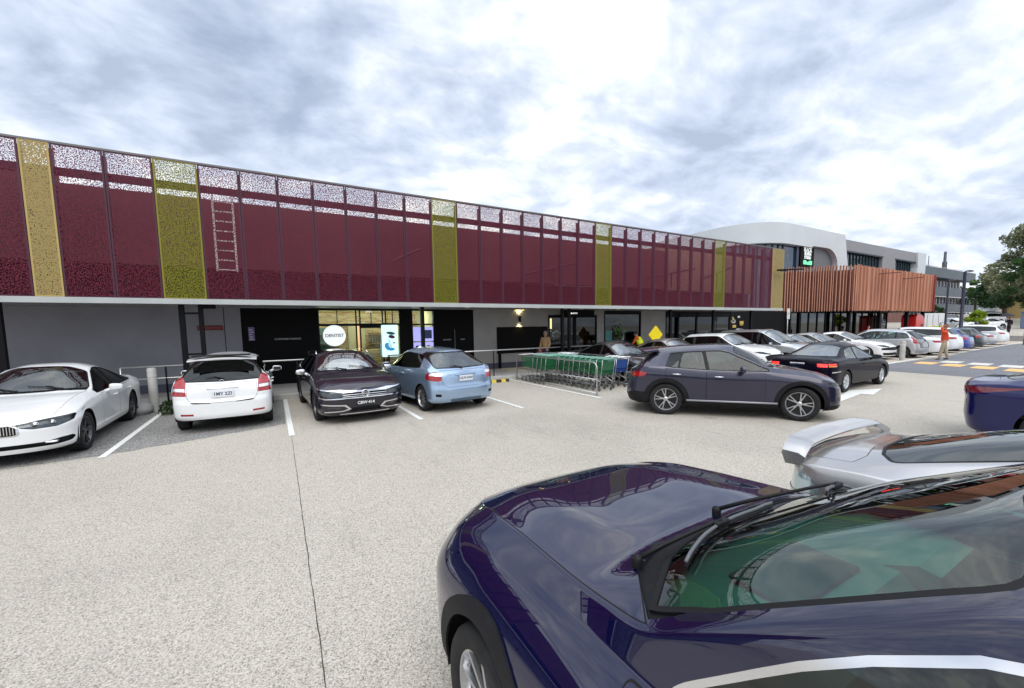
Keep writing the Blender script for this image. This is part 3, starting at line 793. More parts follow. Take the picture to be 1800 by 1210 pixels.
def extra_slats(zs,w,inset=.01,mat=None,name='grille_slat',th=.010,part='f'):
    """horizontal bars following the nose plan"""
    mat=mat or CHR
    def fx(root,S,sp,pm_):
        L=sp['L']
        for z in zs:
            pts=[]
            for i in range(-12,13):
                y=w*i/12; # find plan s at |y|
                s=0
                for (a,wa),(b,wb) in zip(S.st,S.st[1:]):
                    if wa<=abs(y)<=wb and wb>wa: s=a+(b-a)*(abs(y)-wa)/(wb-wa); break
                pts.append((L/2-s-inset if part=='f' else -(L/2-s-inset),y,z))
            b=NB(); tube(b,pts,th,6)
            for v in b.verts: pass
            obj(name,b,mat,root,True)
    return fx
def spoiler(s0,s1,w,z0,z1,th=.03):
    """roof-end spoiler"""
    def fx(root,S,sp,pm_):
        L=sp['L']; b=NB(); n=14; rows=[]
        for i in range(-n,n+1):
            y=w*i/n; k=1-(abs(i)/n)**4*.35; dz=-.05*(abs(i)/n)**2; 
            rows.append([(L/2-s0,y,z0+dz),(L/2-(s0+(s1-s0)*k),y,z1+dz),(L/2-(s0+(s1-s0)*k),y,z1+dz-th*.6),(L/2-s0-.02,y,z0+dz-th*1.2)])
        V=[[b.verts.new(p) for p in r_] for r_ in rows]
        for a,c in zip(V,V[1:]):
            for k in range(4): b.faces.new((a[k],c[k],c[(k+1)%4],a[(k+1)%4]))
        b.faces.new(V[0]); b.faces.new(V[-1][::-1]); bmesh.ops.recalc_face_normals(b,faces=b.faces[:])
        obj('roof_spoiler',b,pm_,root,True,angle=40)
    return fx
def rear_wiper(y0,y1,z0,z1,xoff=.0):
    def fx(root,S,sp,pm_):
        L=sp['L']
        # x of tail surface at given y,z from the shell
        def xs(y,z):
            best=None
            for v in S.bm.verts:
                if v.co.x<-L*.3:
                    d=(v.co.y-abs(y))**2+(v.co.z-z)**2
                    if best is None or d<best[0]: best=(d,v.co.x)
            return best[1]-.03
        b=NB(); m=((y0+y1)/2,(z0+z1)/2+.03)
        tube(b,[(xs(y0,z0),y0,z0),(xs(*m),m[0],m[1]),(xs(y1,z1),y1,z1)],[.014,.009,.006],6); obj('rear_wiper',b,RUB,root,True)
    return fx
def badge(y,z,r_,mat=None,end='r'):
    def fx(root,S,sp,pm_):
        L=sp['L']; xs=None; best=9
        for v in S.bm.verts:
            if (v.co.x<0)==(end=='r'):
                d=(v.co.y-abs(y))**2+(v.co.z-z)**2
                if d<best and abs(v.co.x)>L*.3: best=d; xs=v.co.x
        sg=-1 if end=='r' else 1
        b=NB(); M=Matrix.Translation((xs+sg*.006,y,z))@Matrix.Rotation(PI/2*sg,4,'Y'); pts=[M@Vector((r_*math.cos(t*PI/10),r_*math.sin(t*PI/10),0)) for t in range(20)]
        tube(b,pts,r_*.11,6,closed=True); obj('badge',b,mat or CHR,root,True)
    return fx
# ------------------------------------------------------------------ ground
def ground_mat(name,c0,c1,c2,fine=70,dark=(.05,.05,.05),stain=.25,bump=.5):
    m=pm(name,c1,.9,spec=.25); nt=m.node_tree; b=nt.nodes['Principled BSDF']; L=nt.links.new
    tc=nd(nt,'ShaderNodeTexCoord'); P=tc.outputs['Object']
    # exposed aggregate: small stones of different lightness
    vo=nd(nt,'ShaderNodeTexVoronoi',ins={'Scale':fine,'Randomness':1.0}); L(P,vo.inputs['Vector'])
    r=ramp(nt,[(.0,dark),(.25,c0),(.6,c1),(1.0,c2)]); sx=nd(nt,'ShaderNodeSeparateColor'); L(vo.outputs['Color'],sx.inputs[0]); L(sx.outputs[0],r.inputs[0])
    vo2=nd(nt,'ShaderNodeTexNoise',ins={'Scale':fine*.35,'Detail':5,'Roughness':.75}); L(P,vo2.inputs['Vector'])
    r2=ramp(nt,[(.33,.78),(.48,.96),(.62,1.12)]); L(vo2.outputs[0],r2.inputs[0])
    m1=nd(nt,'ShaderNodeMixRGB',blend_type='MULTIPLY'); m1.inputs[0].default_value=.8; L(r.outputs[0],m1.inputs[1]); L(r2.outputs[0],m1.inputs[2])
    # broad wear and stains
    n=nd(nt,'ShaderNodeTexNoise',ins={'Scale':.22,'Detail':8,'Roughness':.6,'Distortion':.4}); L(P,n.inputs['Vector'])
    r3=ramp(nt,[(.32,1-stain),(.5,1.0),(.7,1.06)]); L(n.outputs[0],r3.inputs[0])
    m2=nd(nt,'ShaderNodeMixRGB',blend_type='MULTIPLY'); m2.inputs[0].default_value=1; L(m1.outputs[0],m2.inputs[1]); L(r3.outputs[0],m2.inputs[2])
    mp=nd(nt,'ShaderNodeMapping',ins={3:(1.4,.25,1)}); L(P,mp.inputs[0])
    n4=nd(nt,'ShaderNodeTexNoise',ins={'Scale':1.6,'Detail':6,'Roughness':.7}); L(mp.outputs[0],n4.inputs['Vector'])
    r4=ramp(nt,[(.30,.72),(.42,1.0)]); L(n4.outputs[0],r4.inputs[0])
    m3=nd(nt,'ShaderNodeMixRGB',blend_type='MULTIPLY'); m3.inputs[0].default_value=.6; L(m2.outputs[0],m3.inputs[1]); L(r4.outputs[0],m3.inputs[2])
    # small oil spots
    vs=nd(nt,'ShaderNodeTexVoronoi',ins={'Scale':.55,'Randomness':1.0}); L(P,vs.inputs['Vector'])
    nn=nd(nt,'ShaderNodeTexNoise',ins={'Scale':7,'Detail':3}); L(P,nn.inputs['Vector'])
    ad=nd(nt,'ShaderNodeMath',operation='MULTIPLY_ADD',ins={1:.12}); L(nn.outputs[0],ad.inputs[0]); L(vs.outputs['Distance'],ad.inputs[2])
    r5=ramp(nt,[(.09,.50),(.18,1.0)]); L(ad.outputs[0],r5.inputs[0])
    m4=nd(nt,'ShaderNodeMixRGB',blend_type='MULTIPLY'); m4.inputs[0].default_value=.8; L(m3.outputs[0],m4.inputs[1]); L(r5.outputs[0],m4.inputs[2])
    L(m4.outputs[0],b.inputs['Base Color'])
    bp=nd(nt,'ShaderNodeBump',ins={'Strength':bump,'Distance':.006}); L(vo.outputs['Distance'],bp.inputs['Height']); L(bp.outputs[0],b.inputs['Normal'])
    return m
G_AGG=ground_mat('exposed_aggregate',(.385,.352,.30),(.485,.445,.385),(.61,.565,.49),fine=140,dark=(.18,.165,.135),stain=.15)
G_OLD=ground_mat('older_asphalt',(.16,.155,.145),(.27,.265,.25),(.40,.39,.37),fine=75,dark=(.07,.07,.07),stain=.25)
G_NEW=ground_mat('dark_asphalt',(.13,.135,.15),(.20,.205,.225),(.27,.275,.29),fine=75,dark=(.08,.08,.09),stain=.12)
G_PAL=ground_mat('warm_paving',(.40,.34,.28),(.52,.44,.36),(.62,.54,.45),fine=40,dark=(.25,.22,.19),stain=.2)
CONC=varied(pm('concrete',(.36,.355,.34),.85,spec=.3),1.5,.22,bump=.3,bscale=120)
KERB=varied(pm('kerb_concrete',(.46,.455,.43),.8,spec=.3),2.5,.2,bump=.3,bscale=100)
def worn_paint(name,col):
    m=pm(name,col,.7); nt=m.node_tree; b=nt.nodes['Principled BSDF']; L=nt.links.new
    tc=nd(nt,'ShaderNodeTexCoord'); n=nd(nt,'ShaderNodeTexNoise',ins={'Scale':28,'Detail':6,'Roughness':.75}); L(tc.outputs['Object'],n.inputs['Vector'])
    r=ramp(nt,[(.34,[c*.35+.1 for c in col]),(.46,col)]); L(n.outputs[0],r.inputs[0]); L(r.outputs[0],b.inputs['Base Color']); return m
LINE=worn_paint('line_paint',(.78,.78,.75)); ORG=worn_paint('orange_paint',(.80,.47,.16)); PAL=worn_paint('pale_paint',(.62,.60,.55)); YLW=worn_paint('yellow_paint',(.75,.55,.06))
def sheet(name,poly,z,mat,kind='structure',th=.002):
    b=NB(); b.faces.new([b.verts.new((x,y,z)) for x,y in poly])
    if b.faces[:][0].normal.z<0: pass
    b.normal_update()
    for f in b.faces:
        if f.normal.z<0: f.normal_flip()
    return tag(obj(name,b,mat),kind=kind)
def wob(p,q,n=10,a=.03,seed=1):
    r=random.Random(seed); out=[]
    for i in range(n+1):
        t=i/n; out.append((lerp_(p[0],q[0],t)+r.uniform(-a,a),lerp_(p[1],q[1],t)+r.uniform(-a,a)))
    return out
def lerp_(a,b,t): return a+(b-a)*t
# one sheet to the horizon with the far car park rising at the back right
b=NB()
XS=[-900,-300,-120,-60,-30,-10,0,10,20,30,40,50,58,64,72,82,95,110,130,180,300,900,2500]; YS=[-900,-200,-60,-20,0,4,8,12,16,20,30,45,70,140,400,2500]
def gz(x,y):
    if x<=58: return 0.0
    t=min(1,(x-58)/52); u=max(0,min(1,(y+2)/12)); return 3.1*t*(.55+.45*u)-.15*0
V=[[b.verts.new((x,y,gz(x,y))) for y in YS] for x in XS]
for i in range(len(XS)-1):
    for j in range(len(YS)-1): b.faces.new((V[i][j],V[i+1][j],V[i+1][j+1],V[i][j+1]))
b.normal_update()
tag(obj('ground',b,G_AGG,smooth=True),kind='structure')
E_=wob((-2.62,9.12),(.05,10.02),14,.035,3)
sheet('asphalt_patch',[(-14,13.72),(-14,8.6)]+[(-8,8.75),(-5,8.9)]+E_+[(.06,13.72)],.004,G_OLD)
sheet('road',[(21.35,8.0),(21.2,5.5),(21.0,4.2),(20.8,1.5),(20.5,-3),(20.2,-12),(200,-12),(200,4),(110,6.2),(58,7.6),(49,9.1),(31.5,7.85),(24.5,7.95)][0:6]+[(57.5,-12),(57.5,7.7),(49,8.9),(31.5,7.75),(24.5,7.9)],.004,G_NEW)
sheet('path',[(24.4,8.0),(31.5,7.85),(49,9.0),(57,8.2),(57,13.7),(30.0,13.7),(29.0,12),(24.2,12)][0:5]+[(24.0,13.7)],.004,G_PAL)
sheet('side_road',[(58.5,-6),(109,-6),(109,22),(58.5,22)],.0,G_NEW) if 0 else None
# painted bay lines
def line(name,x0,y0,x1,y1,w,mat=LINE,label=None,z=.008,th=.0):
    d=Vector((x1-x0,y1-y0,0)).normalized(); n=Vector((-d.y,d.x,0))*w/2; b=NB()
    k=max(2,int(math.hypot(x1-x0,y1-y0)/.5)); rr=random.Random(int(x0*100)); L_=[];R_=[]
    for i in range(k+1):
        t=i/k; p=Vector((lerp_(x0,x1,t),lerp_(y0,y1,t),z)); j=rr.uniform(-.004,.004); L_.append(b.verts.new(p+n*(1+j*8))); R_.append(b.verts.new(p-n*(1+j*8)))
    for i in range(k): 
        f=b.faces.new((L_[i],R_[i],R_[i+1],L_[i+1]))
    b.normal_update()
    for f in b.faces:
        if f.normal.z<0: f.normal_flip()
    return obj(name,b,mat)
for X0,Y0,lb in ((-2.57,8.95,'white bay line between the white sedan and the white hatchback'),(.15,8.8,'white bay line between the white hatchback and the dark wagon'),(2.68,8.75,'white bay line between the dark wagon and the blue hatchback'),(5.2,8.6,'white bay line right of the blue hatchback'),(7.72,8.55,'white bay line beside the trolley rail')):
    tag(line('bay_line',X0,Y0,X0-.03,13.65,.10),lb,'bay line','painted bay lines')
for X0,lb in ((12.6,'white bay line between the dark grey saloon and the silver waisted saloon'),(15.7,'white bay line left of the white suv with black grille'),(18.9,'white bay line between the white suv and the silver people carrier'),(21.8,'white bay line right of the silver people carrier'),(24.2,'white bay line left of the dark glass grey saloon'),(26.7,'white bay line left of the last white saloon'),(29.15,'white bay line between the last white saloon and the black tailgate car')):
    tag(line('bay_line',X0,8.7,X0-.03,13.65,.10),lb,'bay line','painted bay lines')
tag(line('edge_line',24.0,7.95,57,8.9,.22,PAL,z=.010),'pale edge line along the far parking bays','edge line')
# arrow on the roadway
b=NB(); pts=[(10.3,4.55),(10.25,4.75),(13.9,5.30),(13.8,5.62),(15.6,5.06),(14.05,4.75),(13.97,4.99)][::1]
f=b.faces.new([b.verts.new((x,y,.009)) for x,y in pts]); b.normal_update()
if f.normal.z<0: f.normal_flip()
tag(obj('road_arrow',b,LINE),'white direction arrow painted in front of the black saloon','arrow')
# crossing blocks
for k in range(8):
    y=7.05-1.02*k; x=26.55-.55*k*.9+.0
    for (dx,mat,nm,lb) in ((0,ORG,'crossing_block','orange painted block of the pedestrian crossing'),(1.45,PAL,'crossing_block','pale painted block of the pedestrian crossing')):
        yy=y-.5*(1 if dx else 0); cx=x+dx
        b=NB(); f=b.faces.new([b.verts.new(p+(.011,)) for p in ((cx-.75,yy-.36),(cx+.62,yy-.30),(cx+.72,yy+.38),(cx-.60,yy+.33))]); b.normal_update()
        if f.normal.z<0: f.normal_flip()
        on=('first','second','third','fourth','fifth','sixth','seventh','eighth')[k]
        tag(obj(nm,b,mat),('orange' if not dx else 'pale')+' painted crossing block, '+on+' in its row from the shop side','crossing mark',('orange' if not dx else 'pale')+' blocks of the pedestrian crossing')
# crack along the pavement joint
CRK=pm('crack_black',(.035,.032,.03),1)
b=NB(); rr=random.Random(5); prev=None; y=-1.0; x=.10
TAR=pm('joint_sealant',(.10,.095,.085),.9)
while y<8.75:
    tgt=.12+.012*(y/4); x+= (tgt-x)*.5+rr.uniform(-.003,.003); 
    pass
    w=rr.uniform(.0015,.004); a=b.verts.new((x-w,y,.0035)); c=b.verts.new((x+w,y,.0035))
    if prev: b.faces.new((prev[0],prev[1],c,a))
    prev=(a,c); y+=rr.uniform(.04,.09)
b.normal_update()
for f in b.faces:
    if f.normal.z<0: f.normal_flip()
tag(obj('pavement_joint',b,CRK),kind='structure')
# footpath with kerb in front of the shops
b=NB(); bx(b,-30,30,13.86,16.5,-.2,.145); bx(b,30,66,13.9,19.9,-.2,.145)
tag(obj('footpath',b,CONC),kind='structure')
b=NB(); x=-30
while x<66:
    bxb(b,x+.004,x+2.39,13.70,13.86,-.2,.15,.02,2); x+=2.4
tag(obj('kerb',b,KERB),kind='structure')

# ------------------------------------------------------------------ shopping centre with perforated screen
W_DK=varied(pm('render_dark_grey',(.27,.27,.30),.85,spec=.3),.9,.12,bump=.15,bscale=60)
W_GR=varied(pm('render_grey',(.36,.345,.335),.85,spec=.3),.9,.12,bump=.15,bscale=60)
W_BK=pm('black_cladding',(.0035,.0035,.004),.6,spec=.12); W_BD=pm('black_frame',(.005,.005,.007),.5,spec=.15)
W_BR=varied(pm('rear_wall_brown',(.11,.035,.042),.8),.6,.25,stretch=(1,1,.5))
W_B2=varied(pm('rear_wall_tan',(.22,.13,.10),.8),.6,.2,stretch=(1,1,.5))
FASC=varied(pm('fascia_grey',(.42,.44,.43),.5),2,.08); SOFF=varied(pm('soffit_grey',(.30,.29,.28),.7),1,.1)
def screen_mat(name,col,hole=.5,scale=44,rough=.55):
    m=pm(name,col,rough,.0,spec=.3); nt=m.node_tree; L=nt.links.new; b=nt.nodes['Principled BSDF']; out=[n for n in nt.nodes if n.type=='OUTPUT_MATERIAL'][0]
    geo=nd(nt,'ShaderNodeNewGeometry'); sp=nd(nt,'ShaderNodeSeparateXYZ'); L(geo.outputs['Position'],sp.inputs[0]); cb=nd(nt,'ShaderNodeCombineXYZ'); L(sp.outputs[0],cb.inputs[0]); L(sp.outputs[2],cb.inputs[1]); L(sp.outputs[1],cb.inputs[2])
    n=nd(nt,'ShaderNodeTexNoise',ins={'Scale':scale,'Detail':1.0,'Roughness':.4,'Distortion':.6}); L(cb.outputs[0],n.inputs['Vector'])
    g=nd(nt,'ShaderNodeMath',operation='GREATER_THAN',ins={1:1-hole}); L(n.outputs[0],g.inputs[0])
    tr=nd(nt,'ShaderNodeBsdfTransparent'); mx=nd(nt,'ShaderNodeMixShader'); L(g.outputs[0],mx.inputs[0]); L(b.outputs[0],mx.inputs[1]); L(tr.outputs[0],mx.inputs[2]); L(mx.outputs[0],out.inputs[0])
    return m
S_MAR=screen_mat('screen_maroon',(.12,.009,.028),.50); S_GOL=screen_mat('screen_gold',(.30,.225,.08),.38); S_OLI=screen_mat('screen_olive',(.165,.155,.009),.47)
F_MAR=pm('frame_maroon',(.05,.006,.022),.5); F_GOL=pm('frame_gold',(.42,.30,.10),.5); F_OLI=pm('frame_olive',(.20,.17,.01),.5)
YS_=13.5
site=thing('shopping_centre','long low shop building behind a maroon and olive perforated metal screen','building',(0,YS_,0))
def sp_(name,b,mats,smooth=False): 
    o=obj(name,b,mats,site,smooth); o.location=(0,-YS_,0); return o
X1=26.45
# upper rear wall, roof and void
b=NB(); bx(b,-30,-4.52,14.55,15.0,3.83,6.05); sp_('rear_wall',b,W_BR).location=(0,-YS_,0)
b=NB(); bx(b,-4.52,17.6,14.55,15.0,3.83,5.72); sp_('rear_wall',b,W_BR)
b=NB(); bx(b,17.6,25.9,14.9,15.2,3.83,6.0); bx(b,18.4,25.9,15.2,19.5,3.83,6.28) ; sp_('rear_wall',b,W_B2)
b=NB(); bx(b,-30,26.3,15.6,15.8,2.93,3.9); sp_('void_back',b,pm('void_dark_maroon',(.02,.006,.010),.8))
b=NB(); bx(b,-30,17.6,15.002,40,5.0,5.4); sp_('roof',b,CONC)
b=NB(); bx(b,-30,26.35,YS_+.06,16.5,2.80,2.86); sp_('soffit',b,SOFF)
b=NB(); bx(b,-30,X1,YS_-.05,YS_+.06,2.735,2.87); sp_('fascia',b,FASC)
b=NB(); bx(b,-30,X1,YS_-.012,YS_+.05,6.30,6.345); sp_('top_rail',b,pm('rail_grey',(.16,.15,.15),.5,.5))
b=NB(); bx(b,-30,X1-.1,13.66,13.74,5.655,5.835); sp_('back_rail',b,F_MAR)
# panels
joints=[-8.25-.89*k for k in range(3,0,-1)]+[-8.25,-7.36,-6.47,-5.57,-4.68]+[-4.19+.89*k for k in range(0,34)]
joints=[j for j in joints if j<26.2]+[26.42]
for a,c in zip(joints,joints[1:]):
    m=(a+c)/2
    kind='gold' if (-4.7<m<-4.1 or m>25.4 and m<26.2) else ('olive' if any(lo<m<hi for lo,hi in ((-2.45,-1.5),(4.7,5.6),(11.8,12.73),(19.6,20.73))) else 'maroon')
    sm_,fm={'gold':(S_GOL,F_GOL),'olive':(S_OLI,F_OLI),'maroon':(S_MAR,F_MAR)}[kind]
    b=NB(); e=.035; y=YS_
    f=b.faces.new([b.verts.new(p) for p in ((a+.006,y,2.875),(c-.006,y,2.875),(c-.006,y,6.30),(a+.006,y,6.30))])
    for (x0,x1,z0,z1) in ((a+.006,a+.006+e,2.875,6.30),(c-.006-e,c-.006,2.875,6.30),(a+.006+e,c-.006-e,2.875,2.90),(a+.006+e,c-.006-e,6.27,6.30)):
        bx(b,x0,x1,y-.004,y+.02,z0,z1,1)
    sp_('screen_panel',b,[sm_,fm])
for j in joints[:-1]:
    b=NB(); bx(b,j-.028,j+.028,13.56,13.66,2.87,6.2); sp_('screen_post',b,F_MAR)
# screen return at the far end
b=NB(); f=b.faces.new([b.verts.new(p) for p in ((26.43,13.5,2.875),(26.43,14.6,2.875),(26.43,14.6,6.3),(26.43,13.5,6.3))]); sp_('screen_panel',b,[S_MAR])
# outrigger arms behind the screen
for (x0,z0,x1,z1) in ((8.9,4.15,11.6,4.75),(15.9,4.3,19.2,4.9),(3.6,4.3,4.5,4.75),(19.9,4.4,22.6,5.2)):
    b=NB(); tube(b,[(x0,14.3,z0),(x1,14.2,z1)],.05,6); tube(b,[(lerp_(x0,x1,.5),14.3,3.9),(lerp_(x0,x1,.5),14.3,lerp_(z0,z1,.5))],.04,6); sp_('lamp_bracket',b,F_MAR)
b=NB(); tube(b,[(25.4,13.2,5.05),(27.2,12.8,5.15)],.05,6); bx(b,25.3,26.0,13.1,13.3,5.0,5.08); sp_('lamp_bracket',b,W_BD)
# access ladder behind the screen
LADM=pm('galvanised_white',(.9,.9,.9),.4,emit=None)
lad=thing('roof_ladder','white access ladder standing behind the maroon screen near the olive panel','ladder',(-1.08,14.2,3.70))
b=NB()
for sx in (-.23,.23): bx(b,sx-.024,sx+.024,-.03,.03,0,2.35)
for k in range(2): pass
obj('rail',b,LADM,lad)
for k in range(9):
    b=NB(); bx(b,-.19,.19,-.02,.02,.03+k*.265,.058+k*.265); obj('rung',b,LADM,lad)

# ground-floor walls (Y = 16.5)
YW=16.5
def wall(x0,x1,mat,z0=.14,z1=2.80,y0=YW,y1=YW+.3,name='wall'):
    b=NB(); bx(b,x0,x1,y0,y1,z0,z1); return sp_(name,b,mat)
wall(-30,-1.0,W_DK); wall(-1.0,1.34,W_BK,y0=YW+.02)
wall(7.52,11.48,W_GR); wall(14.55,15.06,W_GR); wall(11.48,14.55,W_GR,z0=2.56); wall(17.78,19.8,W_GR)
wall(4.33,4.79,W_BK,y0=YW-.03); wall(5.74,7.52,W_BK,y0=YW+.01)
PLN=pm('plinth_blue_grey',(.06,.065,.10),.7)
b=NB(); bx(b,7.55,11.4,YW-.04,YW-.002,.14,.40); sp_('plinth',b,PLN)
b=NB(); bx(b,-30,-1.0,YW-.04,YW-.002,.14,.40); sp_('plinth',b,PLN)
b=NB(); bx(b,-1.47,-1.45,YW-.004,YW-.001,.4,2.8); sp_('wall_joint',b,W_BD)
# dark panels
b=NB(); bx(b,8.65,11.40,YW-.06,YW-.003,.82,2.02); bx(b,8.7,8.76,YW-.2,YW-.03,.14,.82); bx(b,10.6,10.66,YW-.2,YW-.03,.14,.82); sp_('dark_window',b,W_BK)
LTX=pm('lettering_pale',(.6,.62,.65),.5); 
def wtxt(s,x,z,size,mat=LTX,y=YW-.01,parent=site,bold=0,name='lettering'):
    M=Matrix.Translation((x,y-YS_,z))@Matrix.Rotation(PI/2,4,'X'); return text_mesh(name,s,size,mat,parent,.002,M,bold=bold)
# door leaf lines on the black panels
b=NB(); bx(b,6.62,6.635,YW-.002,YW+.008,.3,1.95); sp_('door_joint',b,pm('joint_grey',(.25,.25,.26),.5))
wtxt('NO ENTRY',6.28,1.52,.075); wtxt('STAFF',6.98,1.52,.075)
wtxt('CUSTOMER PARKING',.35,1.72,.085)
# small red sign plate
sg=thing('sign_plate','small dark red sign plate on the grey wall left of the black shopfront','sign',(-1.84,YW-.02,2.14))
b=NB(); bxb(b,-.34,.34,-.02,.0,-.08,.08,.008,1); obj('plate',b,pm('sign_dark_red',(.16,.012,.015),.5),sg)
text_mesh('lettering','AUTHORISED ACCESS',.06,pm('dull_red_letters',(.45,.08,.06),.5),sg,.001,Matrix.Translation((0,-.022,0))@Matrix.Rotation(PI/2,4,'X'))
sg=thing('notice','narrow purple and white notice stuck on the black shopfront','notice',(-.72,YW-.0,1.97))
b=NB(); bx(b,-.09,.09,-.01,.0,-.28,.18); obj('paper',b,pm('notice_violet',(.16,.12,.26),.6),sg)
b=NB(); 
for k in range(5): bx(b,-.07+.01*(k%2),.065-.03*(k%3),-.013,-.011,-.25+.08*k,-.215+.08*k)
obj('print',b,pm('notice_white',(.55,.52,.62),.6),sg)

# dentist shop: glazed front, warm lit room behind
dent=thing('shopfront','lit dental clinic shopfront with black frames and warm timber interior','shopfront',(2.8,YW,0.14))
def dp(name,b,m,smooth=False):
    o=obj(name,b,m,dent,smooth); o.location=(-2.8,-YW,-.14); return o
TIMB=pm('timber_wall',(.50,.30,.13),.6); nt=TIMB.node_tree; bb=nt.nodes['Principled BSDF']
tc=nd(nt,'ShaderNodeTexCoord'); mp=nd(nt,'ShaderNodeMapping',ins={3:(.6,1,5)}); nt.links.new(tc.outputs['Object'],mp.inputs[0]); n=nd(nt,'ShaderNodeTexNoise',ins={'Scale':3,'Detail':7,'Distortion':1.2}); nt.links.new(mp.outputs[0],n.inputs['Vector'])
r=ramp(nt,[(.3,(.28,.13,.04)),(.5,(.60,.38,.17)),(.7,(.80,.62,.38))]); nt.links.new(n.outputs[0],r.inputs[0]); nt.links.new(r.outputs[0],bb.inputs['Base Color'])
b=NB(); bx(b,1.2,5.8,19.4,19.5,.14,2.8); dp('back_wall',b,TIMB)
b=NB(); bx(b,1.1,1.2,16.8,19.5,.14,2.8); bx(b,5.8,5.9,16.8,19.5,.14,2.8); bx(b,1.1,5.9,16.8,19.5,2.79,2.85) ; bx(b,1.1,5.9,16.8,19.5,.10,.15); dp('room',b,pm('cream_wall',(.62,.52,.38),.8))
b=NB(); bx(b,2.75,3.45,19.2,19.38,.15,2.35); bx(b,4.9,5.6,19.2,19.38,.15,2.3); dp('cream_panel',b,pm('cream_wall',(.62,.52,.38),.8))
b=NB()
for zz_ in (.6,1.0,1.4,1.8): bx(b,1.5,2.4,18.9,19.3,zz_,zz_+.03); bx(b,3.6,4.7,18.95,19.3,zz_,zz_+.03)
for k_ in range(9): bx(b,1.55+.09*k_,1.60+.09*k_,18.95,19.1,1.03,1.03+.1+.02*(k_%3)); bx(b,3.65+.11*k_,3.71+.11*k_,19.0,19.1,1.43,1.56+.02*(k_%4))
dp('shelf',b,pm('shelf_dark',(.06,.035,.02),.6))
b=NB(); bxb(b,2.2,3.9,18.2,18.8,.15,1.15,.03); dp('reception_desk',b,TIMB)
# frames
b=NB()
for x in (1.34,2.64,2.78,3.62,3.74,4.29): bx(b,x,x+.045,YW+.02,YW+.10,.14,2.78)
for x in (1.98,3.2): bx(b,x,x+.03,YW+.025,YW+.09,2.24,2.78)
bx(b,4.02,4.045,YW+.025,YW+.09,1.6,2.78)
bx(b,1.34,4.33,YW+.015,YW+.105,2.72,2.80); bx(b,1.34,4.33,YW+.012,YW+.108,2.15,2.24); bx(b,1.34,2.64,YW+.03,YW+.09,.14,.4); bx(b,3.74,4.33,YW+.03,YW+.09,.14,.4)
bx(b,2.80,3.62,YW+.018,YW+.09,2.06,2.15)
for x in (4.79,5.16,5.70): bx(b,x,x+.04,YW+.02,YW+.10,.14,2.78)
bx(b,4.79,5.74,YW+.015,YW+.105,2.72,2.80); bx(b,4.79,5.74,YW+.012,YW+.108,2.15,2.21)
dp('window_frame',b,W_BD)
b=NB()
for x0,x1 in ((1.38,2.64),(3.78,4.29),(4.83,5.70)): bx(b,x0,x1,YW+.05,YW+.06,.4,2.72)
bx(b,2.68,3.74,YW+.05,YW+.06,2.24,2.72); dp('window_glass',b,GCL)
b=NB(); bx(b,2.83,3.60,YW+.045,YW+.06,.2,2.06); d_=dp('door',b,GCL)
b=NB(); tube(b,[(3.52,YW-.01,1.0),(3.52,YW-.01,1.45)],.018,8); hd=obj('door_handle',b,CHR,d_)
b=NB(); bx(b,1.4,2.0,19.38,19.395,.3,2.1); dp('poster',b,pm('interior_blue_grey',(.10,.2,.22),.5))
wtxt('OPEN',3.12,2.68,.10,pm('white_sign',(.8,.8,.8),.5,emit=(1,.95,.85),es=.5),y=YW-.02)
for i,(x,z,c) in enumerate(((1.7,2.5,1),(3.0,2.5,1),(4.1,2.5,1),(5.3,2.5,1))):
    l=bpy.data.lights.new('shop_light','POINT'); l.energy=30; l.color=(1,.80,.56); l.shadow_soft_size=.15
    o=bpy.data.objects.new('ceiling_lamp',l); C.objects.link(o); o.parent=dent; o.location=(x-2.8,17.9-YW,z-.14)
# round sign
sg=thing('round_sign','round white illuminated dental sign hanging in the clinic window','sign',(1.86,YW-.12,1.80))
b=NB(); lathe(b,[(.001,-.03),(.375,-.03),(.385,-.02),(.385,.02),(.375,.03),(.001,.03)],48,M=Matrix.Rotation(PI/2,4,'X')); obj('disc',b,pm('sign_lit_white',(.85,.87,.88),.4,emit=(.95,1,1),es=.55),sg,True,angle=30)
text_mesh('lettering','DENTIST',.17,pm('letters_slate',(.06,.11,.12),.5),sg,.002,Matrix.Translation((0,-.034,0))@Matrix.Rotation(PI/2,4,'X'),bold=.004,sx=.95)
# poster light box
sg=thing('poster_lightbox','backlit pale teal poster of a swimming cap figure in the clinic window','poster',(3.86,YW-.12,1.55))
b=NB(); bxb(b,-.31,.31,-.04,.03,-.62,.62,.015,1); obj('panel',b,pm('lit_teal',(.7,.9,.88),.3,emit=(.62,1,.93),es=.75),sg)
def blob(b,cx,cz,rx,rz,y,a=0,n=18,mi=0):
    f=b.faces.new([b.verts.new((cx+rx*math.cos(t*2*PI/n)*math.cos(a)-rz*math.sin(t*2*PI/n)*math.sin(a),y,cz+rx*math.cos(t*2*PI/n)*math.sin(a)+rz*math.sin(t*2*PI/n)*math.cos(a))) for t in range(n)]); f.material_index=mi
b=NB(); blob(b,.03,.30,.17,.06,-.046,-.15,mi=0); blob(b,.06,.16,.13,.07,-.047,-.2,mi=1); blob(b,-.03,-.02,.05,.12,-.046,.3,mi=3); blob(b,-.09,-.22,.12,.16,-.046,.5,mi=2); blob(b,.05,-.33,.12,.06,-.047,.1,mi=2); blob(b,.14,-.08,.05,.03,-.046,0,mi=1); blob(b,-.0,-.18,.07,.10,-.048,.5,mi=3)
obj('picture',b,[pm('print_slate',(.08,.22,.26),.5),pm('print_plum',(.2,.02,.12),.5),pm('print_blue',(.05,.35,.62),.5,emit=(.05,.4,.8),es=.3),pm('print_pale',(.6,.85,.9),.5,emit=(.6,.9,1),es=.4)],sg)
